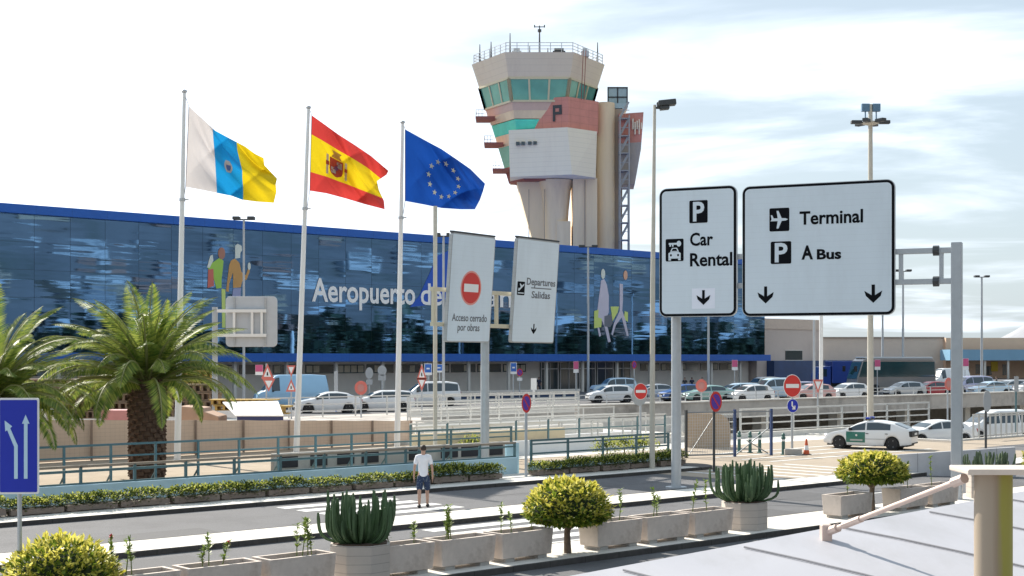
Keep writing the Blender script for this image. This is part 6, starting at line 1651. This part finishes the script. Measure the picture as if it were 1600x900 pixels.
def make_car(kind, name, pm):
    d = car_mesh(kind); t = thing(name, 'car', 'car')
    b = d['body'].build('body', pm, t, smooth=38)
    b.material_slots[0].link = 'OBJECT'; b.material_slots[0].material = pm
    [g_.build('side_window', m_cglass, t) for g_ in d['side'] if g_.v]
    if d['front']: d['front'].build('windscreen', m_cglass, t, smooth=60)
    if d['rear']: d['rear'].build('rear_window', m_cglass, t, smooth=60)
    for x in d['wx']:
        for s in (-1, 1): wheel(t, x, s * (d['W'] / 2 - .115), d['wr'], s)
    L_, Wd = d['L'], d['W']
    mb = MB()
    for x in d['wx']: mb.lathe([(d['wr'] + .05, -Wd * .42), (d['wr'] + .05, Wd * .42)], 18, M=Matrix.Translation((x, 0, d['wr'])) @ Matrix.Rotation(pi / 2, 4, 'X'))
    mb.box(-L_ / 2 + .2, L_ / 2 - .2, -Wd * .44, Wd * .44, .17, .24); mb.build('underbody', m_trim, t)
    for s in (-1, 1):
        y = s * d['hw'](L_ / 2 - .12) * .72
        mb = MB(); mb.lathe([(.01, 0), (.11, .02), (.13, .05)], 14, M=Matrix.Translation((L_ / 2 - .02, y, .66)) @ Matrix.Rotation(-pi / 2, 4, 'Y') @ Matrix.Diagonal((.75, 1.5, 1.6, 1))); mb.build('headlight', m_lampw, t, smooth=40)
        mb = MB(); z_ = .98 if kind == 'van' else (1.0 if kind in ('mpv', 'suv') else .84); mb.box(-L_ / 2 - .015, -L_ / 2 + .16, y - .16, y + .16, z_ - (.22 if kind in ('mpv', 'suv', 'van') else .10), z_ + .10); mb.build('taillight', m_lampr, t, bevel=.02)
        xm = ipol([(0, 0)], 0); xw = max(a for a, b_ in [(w[1], 0) for w in KINDS_[kind][6]])
        mb = MB(); mb.box(xw - .14, xw - .02, s * (Wd / 2 + .02) - .09, s * (Wd / 2 + .02) + .09, d['belt'] + .02, d['belt'] + .15); mb.build('mirror', m_trim, t, bevel=.03)
    mb = MB(); mb.box(-L_ / 2 - .022, -L_ / 2 + .02, -.26, .26, .60 if kind not in ('lift',) else .72, .71 if kind not in ('lift',) else .83); mb.box(L_ / 2 - .02, L_ / 2 + .022, -.26, .26, .42, .52); mb.build('number_plate', m_plate, t)
    mb = MB(); mb.box(L_ / 2 - .06, L_ / 2 + .012, -.45, .45, .55, .64); mb.box(L_ / 2 - .06, L_ / 2 + .012, -.55, .55, .28, .38); mb.box(-L_ / 2 - .012, -L_ / 2 + .06, -.65, .65, .30, .36); mb.build('grille', m_trim, t)
    return t
P_ = {k: paint('paint_' + k, c, mt) for k, (c, mt) in dict(white=((0.78, 0.79, 0.80), 0), silver=((0.52, 0.54, 0.56), .5), pale_blue=((0.30, 0.52, 0.72), .0), ice=((0.52, 0.68, 0.80), .1), blue=((0.04, 0.12, 0.36), .2),
      green=((0.30, 0.48, 0.44), .2), red=((0.50, 0.06, 0.07), 0), pink=((0.62, 0.36, 0.34), .1), lilac=((0.44, 0.44, 0.60), .2), dark=((0.06, 0.07, 0.09), .3), grey=((0.28, 0.29, 0.31), .4), cream=((0.66, 0.62, 0.55), 0)).items()}
def heading(ang): return ang
used = {}
def place_car(kind, px, py, Y, z0, rz, pm, label, group=None, cat='car'):
    X_ = (px - 800) / FPX * Y
    if kind not in used:
        t = make_car(kind, 'parked_van' if kind == 'van' else 'parked_car', P_[pm]); used[kind] = t
        t.location = (X_, Y, z0); t.rotation_euler = (0, 0, rz); tag(t, label, cat, group)
    else:
        t = copy_tree(used[kind], loc=(X_, Y, z0), rz=rz, label=label, group=group); t['category'] = cat
        if not group and 'group' in t: del t['group']
        for c in t.children:
            if c.name.startswith('body'): c.material_slots[0].link = 'OBJECT'; c.material_slots[0].material = P_[pm]
    return t
LEFT = pi + .15                      # facing left in the picture
RL = PHI + pi                        # facing back down the road
gp = 'cars parked before the terminal'
place_car('van', 454, 0, 104, FZ, pi + .35, 'pale_blue', 'pale blue panel van behind the red warning signs', None, 'van')
place_car('lift', 512, 0, 96, FZ, pi + .28, 'white', 'white car with police style shape, nearest on the left beside the edge on plate', gp)
place_car('estate', 596, 0, 99, FZ, pi + .25, 'white', 'white estate car partly behind the rightmost flagpole', gp)
place_car('mpv', 670, 0, 110, FZ, pi + .22, 'white', 'white people carrier behind the red triangles', gp)
place_car('suv', 958, 0, 140, FZ, pi + .25, 'ice', 'pale blue off road car by the terminal doors', gp)
place_car('hatch', 954, 0, 118, FZ, pi + .2, 'white', 'white small car in front of the pale blue off road car', gp)
place_car('sedan', 1022, 0, 126, FZ, pi + .35, 'silver', 'silver car behind the slim lamp post', gp)
place_car('hatch', 1066, 0, 122, FZ, pi + .3, 'blue', 'dark blue car between the gantry post and the ring sign', gp)
place_car('sedan', 1106, 0, 120, FZ, pi + .3, 'green', 'pale green car right of the faded ring sign', gp)
place_car('estate', 1152, 0, 128, FZ, pi + .35, 'ice', 'icy blue estate car right of the pale green car', gp)
place_car('hatch', 1172, 0, 120, FZ, pi + .4, 'white', 'white hatchback nearest the parapet left of the large no entry disc', gp)
place_car('mpv', 1207, 0, 130, FZ, pi + .4, 'ice', 'light people carrier left of the large no entry disc', gp)
place_car('suv', 1190, 0, 146, FZ, pi + .4, 'cream', 'cream roofed tall car behind the icy blue cars', gp)
place_car('hatch', 1268, 0, 124, FZ, pi + .3, 'pink', 'faded pink car right of the large no entry disc', gp)
place_car('estate', 1245, 0, 136, FZ, pi + .3, 'lilac', 'lilac car half hidden by the large no entry disc', gp)
place_car('hatch', 1325, 0, 128, FZ, pi + .45, 'white', 'white hatchback left of the tall light mast below the coach', gp)
place_car('hatch', 1413, 0, 136, FZ, pi + .3, 'silver', 'silver hatchback below the back of the coach', gp)
place_car('sedan', 1455, 0, 140, FZ, pi + .35, 'red', 'red car left of the grey gantry post', gp)
place_car('van', 1482, 0, 172, FZ, pi + .35, 'white', 'white van behind the red car by the gantry post', None, 'van')
place_car('mpv', 1516, 0, 146, FZ, pi + .3, 'lilac', 'lilac people carrier just right of the gantry post', gp)
place_car('sedan', 1546, 0, 140, FZ, pi + .35, 'ice', 'pale blue saloon right of the lilac people carrier', gp)
place_car('hatch', 1578, 0, 146, FZ, pi + .35, 'silver', 'grey silver hatchback near the right frame edge', gp)
place_car('estate', 1612, 0, 140, FZ, pi + .35, 'white', 'white estate cut off by the right frame edge', gp)
# cars on the lower road
place_car('sedan', 1462, 0, 80, -.715, pi + .25, 'white', 'white saloon behind the rear of the police car', 'cars on the lower road')
place_car('mpv', 1556, 0, 83, -.715, pi + .2, 'white', 'white people carrier on the lower road at the far right', 'cars on the lower road')
place_car('hatch', 1640, 0, 86, -.715, pi + .2, 'silver', 'silver hatchback on the lower road cut off at the right', 'cars on the lower road')
# police car
pc_ = place_car('lift', 1360, 0, 65.5, .012, pi - .50, 'white', 'white police car with a green front door and blue roof lights crossing the plaza', None, 'police car')
pc_.name = 'police_car'; pc_.scale = (.9, .9, .92)
d = car_mesh('lift'); m_pg = paint('police_green', (0.015, 0.16, 0.12))
for s in (-1, 1):
    mb = MB(); n = 10
    for i in range(n):
        xa, xb = .05 + .98 * i / n, .05 + .98 * (i + 1) / n
        for k in range(3):
            q = []
            for x, kk in ((xa, k), (xb, k), (xb, k + 1), (xa, k + 1)):
                r = d['ring'](x); f = [(.9, .34), r[2], r[3], r[4]][kk]
                a_, z_ = (r[1][0], .34) if kk == 0 else (f[0], f[1])
                q.append((x, s * (a_ + .007), min(z_, .88)))
            mb.add(q, [(0, 1, 2, 3) if s < 0 else (3, 2, 1, 0)])
    dr = mb.build('green_door', m_pg, pc_, smooth=50)
    mb = MB(); mb.box(.18, .82, s * .893 - .003, s * .893 + .003, .42, .50); mb.build('lettering_strip', mat('strip_grey', (0.45, 0.47, 0.45), 0.5, var=0.1), dr)
    mb = MB(); mb.plate(circ(.50, .70, .055, 10), s * .885 - .003, s * .885 + .003); mb.build('badge', m_plate, dr)
    mb = MB(); mb.box(-.12, .02, s * .888 - .015, s * .888 + .015, .78, .81); mb.box(-1.1, -.96, s * .886 - .015, s * .886 + .015, .78, .81); mb.build('handle', m_trim, pc_)
    mb = MB(); mb.box(-1.0, .05, s * .885 - .006, s * .885 + .006, .50, .55); mb.build('side_trim', m_steel, pc_)
mb = MB(); mb.box(-.10, .12, -.62, .62, 1.46, 1.50); mb.box(-.08, .10, -.2, .2, 1.50, 1.57); mb.build('light_bar', m_trim, pc_, bevel=.01)
m_bl = mat('blue_beacon', (0.01, 0.04, 0.40), 0.15, var=0.05)
for y in (-.42, .42): mb = MB(); mb.box(-.09, .11, y - .18, y + .18, 1.502, 1.60); mb.build('beacon', m_bl, pc_, bevel=.03)
mb = MB(); mb.box(-2.30, -2.0, -.74, .74, .66, .94); mb.build('tail_panel', m_trim, pc_, bevel=.03)
mb = MB(); mb.box(-2.325, -2.302, -.26, .26, .74, .85); mb.build('number_plate', m_plate, pc_)
# coach
ch = thing('coach', 'large dark glazed coach with a pale roof parked beyond the cars', 'bus', Vector(((1392 - 800) / FPX * 150, 150, FZ)), pi + .22)
m_coach = paint('coach_grey', (0.24, 0.22, 0.21)); m_cchtop = paint('coach_silver', (0.52, 0.55, 0.57), .2)
mb = MB(); Lc, Wc, Hc = 9.2, 2.5, 3.7
q = [(-Lc / 2, .4), (Lc / 2 - .1, .4), (Lc / 2, 1.1), (Lc / 2 - .15, 1.7), (Lc / 2 - .75, 3.45), (Lc / 2 - 1.1, Hc), (-Lc / 2 + .4, Hc), (-Lc / 2, 3.3)]
mb.plate(q, -Wc / 2, Wc / 2); mb.build('body', m_coach, ch, bevel=.12)
m_cg2 = mat('coach_glass', (0.015, 0.06, 0.075), 0.06, var=0.15, scale=.5, spec=1.0)
for s in (-1, 1):
    mb = MB(); mb.plate([(-Lc / 2 + .15, 1.75), (Lc / 2 - .3, 1.75), (Lc / 2 - .8, 3.35), (-Lc / 2 + .2, 3.35)], s * (Wc / 2 + .012) - .006, s * (Wc / 2 + .012) + .006); mb.build('side_glazing', m_cg2, ch)
mb = MB(); M_ = Matrix.Translation((Lc / 2 - .10, 0, 1.55)) @ Matrix.Rotation(radians(-18.5), 4, 'Y'); mb.box(-.02, .04, -Wc / 2 + .12, Wc / 2 - .12, 0, 1.85, None, M_); mb.build('windscreen', m_cg2, ch)
mb = MB(); mb.box(-Lc / 2 + .3, Lc / 2 - 1.0, -Wc / 2 + .15, Wc / 2 - .15, Hc - .02, Hc + .16); mb.build('roof', m_cchtop, ch, bevel=.08)
for x in (Lc / 2 - 2.2, -Lc / 2 + 2.4):
    for s in (-1, 1):
        w_ = wheel(ch, x, s * (Wc / 2 - .08), .5, s)
for s in (-1, 1):
    mb = MB(); mb.box(Lc / 2 - .02, Lc / 2 + .06, s * .85 - .18, s * .85 + .18, .75, .98); mb.build('headlight', m_lampw, ch, bevel=.03)
    mb = MB(); mb.box(Lc / 2 + .0, Lc / 2 + .3, s * 1.35 - .1, s * 1.35 + .1, 2.3, 2.9); mb.build('mirror', m_trim, ch, bevel=.03)
# blue lorry
lr = thing('lorry', 'dark blue box lorry standing left of the coach', 'lorry', Vector(((1312 - 800) / FPX * 160, 160, FZ)), pi + .12)
m_lb2 = paint('lorry_blue', (0.02, 0.06, 0.30))
mb = MB(); mb.box(-3.0, 1.3, -1.2, 1.2, .9, 3.4); mb.build('cargo_box', m_lb2, lr, bevel=.04)
mb = MB(); mb.plate([(1.4, .6), (3.0, .6), (3.05, 1.5), (2.75, 2.75), (1.4, 2.85)], -1.1, 1.1); cb_ = mb.build('cab', m_lb2, lr, bevel=.08)
mb = MB(); mb.plate([(1.9, 1.65), (2.9, 1.65), (2.68, 2.5), (1.9, 2.5)], -1.12, 1.12); mb.build('cab_window', m_cglass, cb_)
mb = MB(); mb.box(-2.9, 3.0, -.9, .9, .5, .88); mb.build('chassis', m_trim, lr)
for x in (2.2, -1.9):
    for s in (-1, 1): wheel(lr, x, s * 1.05, .45, s)

# ------------------------------------------------------------------ people
m_skin = mat('skin', (0.44, 0.27, 0.20), 0.6, var=0.05, scale=8); m_hair = mat('hair', (0.035, 0.022, 0.016), 0.7, var=0.3, scale=40)
def skin_mesh(nodes, edges, sub=2):
    names = list(nodes); me = bpy.data.meshes.new('body_raw')
    me.from_pydata([nodes[n][0] for n in names], [(names.index(a), names.index(b)) for a, b in edges], [])
    o = bpy.data.objects.new('body_raw', me); COL.objects.link(o)
    sk = o.modifiers.new('skin', 'SKIN'); sk.use_smooth_shade = True
    for i, n in enumerate(names):
        r = nodes[n][1]; v = me.skin_vertices[0].data[i]; v.radius = r if isinstance(r, tuple) else (r, r); v.use_root = (i == 0)
    ss = o.modifiers.new('sub', 'SUBSURF'); ss.levels = sub; ss.render_levels = sub
    bpy.context.view_layer.update()
    out = bpy.data.meshes.new_from_object(o.evaluated_get(bpy.context.evaluated_depsgraph_get()))
    bpy.data.objects.remove(o); bpy.data.meshes.remove(me)
    out.polygons.foreach_set('use_smooth', [True] * len(out.polygons))
    return out
def add_me(me, name, m, parent):
    me.name = name; me.materials.clear(); me.materials.append(m)
    o = bpy.data.objects.new(name, me); COL.objects.link(o); o.parent = parent; return o
def person(label, loc, rz, shirt_m, shorts_m, shoe_m, H=1.76, long_trousers=False):
    """faces +y locally"""
    t = thing('person', label, 'person', loc, rz); k = H / 1.76
    V3 = lambda x, y, z: (x * k, y * k, z * k)
    nd = {'pelvis': (V3(0, 0, .95), (.125 * k, .10 * k)), 'waist': (V3(0, .01, 1.10), (.115 * k, .085 * k)), 'chest': (V3(0, .01, 1.28), (.125 * k, .085 * k)), 'upper': (V3(0, .005, 1.40), (.10 * k, .065 * k)),
          'neck': (V3(0, .0, 1.51), .055 * k), 'jaw': (V3(0, .02, 1.585), (.065 * k, .08 * k)), 'skull': (V3(0, .005, 1.665), (.076 * k, .092 * k)), 'crown': (V3(0, 0, 1.72), (.05 * k, .06 * k))}
    ed_ = [('pelvis', 'waist'), ('waist', 'chest'), ('chest', 'upper'), ('upper', 'neck'), ('neck', 'jaw'), ('jaw', 'skull'), ('skull', 'crown')]
    for s, n in ((-1, 'l'), (1, 'r')):
        st = .09 * s
        nd.update({n + 'hip': (V3(.095 * s, 0, .88), .085 * k), n + 'thigh': (V3(.105 * s, .01 + st * .5, .70), .070 * k), n + 'knee': (V3(.11 * s, .015 + st, .49), .055 * k), n + 'calf': (V3(.112 * s, -.01 + st, .34), .055 * k), n + 'ankle': (V3(.115 * s, -.02 + st, .09), .036 * k),
                   n + 'ball': (V3(.125 * s, .10 + st, .045), (.042 * k, .032 * k)), n + 'toe': (V3(.13 * s, .17 + st, .035), (.035 * k, .022 * k)),
                   n + 'shoulder': (V3(.175 * s, 0, 1.41), .050 * k), n + 'elbow': (V3(.245 * s, -.03, 1.14), .040 * k), n + 'wrist': (V3(.262 * s, .03, .90), .027 * k), n + 'palm': (V3(.262 * s, .045, .825), (.020 * k, .038 * k)), n + 'thumb': (V3(.245 * s, .085, .80), .011 * k), n + 'thumbtip': (V3(.238 * s, .095, .77), .009 * k)})
        ed_ += [('pelvis', n + 'hip'), (n + 'hip', n + 'thigh'), (n + 'thigh', n + 'knee'), (n + 'knee', n + 'calf'), (n + 'calf', n + 'ankle'), (n + 'ankle', n + 'ball'), (n + 'ball', n + 'toe'),
                ('upper', n + 'shoulder'), (n + 'shoulder', n + 'elbow'), (n + 'elbow', n + 'wrist'), (n + 'wrist', n + 'palm'), (n + 'palm', n + 'thumb'), (n + 'thumb', n + 'thumbtip')]
        for f, (dy, ln) in enumerate(((.030, .070), (.010, .080), (-.010, .075), (-.028, .060))):
            a, b = n + 'f%da' % f, n + 'f%db' % f
            nd[a] = (V3(.260 * s, .045 + dy, .775), .0095 * k); nd[b] = (V3(.252 * s, .050 + dy, .775 - ln), .008 * k); ed_ += [(n + 'palm', a), (a, b)]
    body = add_me(skin_mesh(nd, ed_, 2), 'body', m_skin, t)
    # nose and ears belong to the head's surface
    # clothing: slightly larger skins over torso and thighs
    g = 1.10
    sh = {n: (nd[n][0], tuple(x * g for x in nd[n][1]) if isinstance(nd[n][1], tuple) else nd[n][1] * g) for n in ('waist', 'pelvis', 'chest', 'upper')}
    sh['pelvis'] = (V3(0, 0, .93), (.148 * k, .125 * k)); sh['waist'] = (V3(0, .005, 1.10), (.146 * k, .115 * k)); sh['hem'] = (V3(0, 0, .83), (.150 * k, .128 * k))
    sh['chest'] = (V3(0, .005, 1.28), (.165 * k, .118 * k)); sh['upper'] = (V3(0, -.003, 1.41), (.15 * k, .10 * k)); sh['collar'] = (V3(0, -.006, 1.515), (.080 * k, .075 * k))
    es = [('pelvis', 'waist'), ('pelvis', 'hem'), ('waist', 'chest'), ('chest', 'upper'), ('upper', 'collar')]
    for s, n in ((-1, 'l'), (1, 'r')):
        sh[n + 'shoulder'] = (nd[n + 'shoulder'][0], .078 * k); a, b = Vector(nd[n + 'shoulder'][0]), Vector(nd[n + 'elbow'][0]); sh[n + 'sleeve'] = (tuple(a.lerp(b, .80)), .062 * k); es += [('upper', n + 'shoulder'), (n + 'shoulder', n + 'sleeve')]
    add_me(skin_mesh({n: sh[n] for n in ['waist'] + [x for x in sh if x != 'waist']}, es, 2), 'shirt', shirt_m, t)
    so = {'waist': (V3(0, 0, .98), (.132 * k, .112 * k)), 'pelvis': (V3(0, 0, .90), (.145 * k, .12 * k))}
    es = [('waist', 'pelvis')]
    for s, n in ((-1, 'l'), (1, 'r')):
        so[n + 'a'] = (V3(.10 * s, .005, .80), .105 * k); so[n + 'b'] = (V3(.112 * s, .012 + .075 * s, 0.46 if not long_trousers else .12), (.100 if not long_trousers else .06) * k); es += [('pelvis', n + 'a'), (n + 'a', n + 'b')]
    add_me(skin_mesh(so, es, 2), 'trousers' if long_trousers else 'shorts', shorts_m, t)
    hr_ = MB(); 
    def hp(a, b):
        th = 2 * pi * a; ph = pi * .80 * b
        r = 1.0; x = .083 * sin(ph) * cos(th); y = .098 * sin(ph) * sin(th); z = .092 * cos(ph)
        if y > .0 and z < .035: z = .035 + (z - .035) * .2; y = min(y, .07)
        return V3(x, y - .004, 1.672 + z)
    hr_.grid(hp, 24, 12); hr_.build('hair', m_hair, t, smooth=180)
    fc_ = MB(); fc_.tube([V3(0, .095, 1.66), V3(0, .112, 1.625), V3(0, .092, 1.612)], [.008 * k, .014 * k, .008 * k], 8)
    for s in (-1, 1): fc_.lathe([(.004, -.014), (.016, 0), (.004, .014)], 8, M=Matrix.Translation(V3(.082 * s, -.005, 1.635)) @ Matrix.Diagonal((.6, 1, 1.8, 1)))
    fc_.box(-.025 * k, .025 * k, .083 * k, .096 * k, 1.578 * k, 1.588 * k); fc_.build('face_features', m_skin, t, smooth=60)
    ey = MB()
    for s in (-1, 1): ey.lathe([(.002, -.008), (.010, 0), (.002, .008)], 8, M=Matrix.Translation(V3(.03 * s, .088, 1.655)))
    ey.build('eyes', m_black, t)
    for s in (-1, 1):
        st = .09 * s; mb = MB()
        mb.tube([V3(.115 * s, -.075 + st, .05), V3(.118 * s, .0 + st, .055), V3(.125 * s, .10 + st, .045), V3(.13 * s, .19 + st, .032)], [.045 * k, .055 * k, .052 * k, .03 * k], 12, flat=.85); mb.build('shoe', shoe_m, t, smooth=60)
    return t
m_tee = mat('white_tshirt', (0.76, 0.77, 0.82), 0.85, var=0.04, scale=6, bump=.4, bscale=14)
m_sh, t_, b_ = _nm('patterned_shorts'); N, L = t_.nodes, t_.links
b_.inputs['Roughness'].default_value = .85
tcn = N.new('ShaderNodeTexCoord'); vo = N.new('ShaderNodeTexVoronoi'); vo.inputs['Scale'].default_value = 22; L.new(tcn.outputs['Object'], vo.inputs['Vector'])
rp = N.new('ShaderNodeValToRGB'); rp.color_ramp.elements[0].position = .25; rp.color_ramp.elements[1].position = .3
rp.color_ramp.elements[0].color = (0.16, 0.20, 0.24, 1); rp.color_ramp.elements[1].color = (0.018, 0.035, 0.085, 1)
L.new(vo.outputs['Distance'], rp.inputs['Fac']); L.new(rp.outputs[0], b_.inputs['Base Color'])
m_navy = mat('navy_cloth', (0.025, 0.03, 0.06), 0.85, var=0.15); m_char = mat('charcoal_cloth', (0.05, 0.05, 0.055), 0.85, var=0.15); m_shoe = mat('dark_shoe', (0.05, 0.045, 0.045), 0.6, var=0.1)
gm = G(661.5, 793.5); person('person seen from behind in a white T-shirt and dark patterned shorts crossing the road', (gm.x, gm.y, .012), radians(4), m_tee, m_sh, m_shoe, 1.76)
for i, (px, Y, lb, sm) in enumerate(((1070, 146, 'small dark dressed person standing left of the ring sign before the terminal', m_char), (1081, 147, 'small person in dark clothes, middle one above the ring sign', m_navy), (1097, 146, 'small person in dark clothes directly above the faded ring sign', m_char), (842, 148, 'small person in dark clothes standing at the terminal doors', m_navy), (1557, 152, 'small dark person among the cars at the far right', m_char))):
    person(lb, ((px - 800) / FPX * Y, Y, FZ), (pi * .9, .2, 2.6, pi, 1.2)[i], sm, m_navy, m_shoe, 1.74, True)
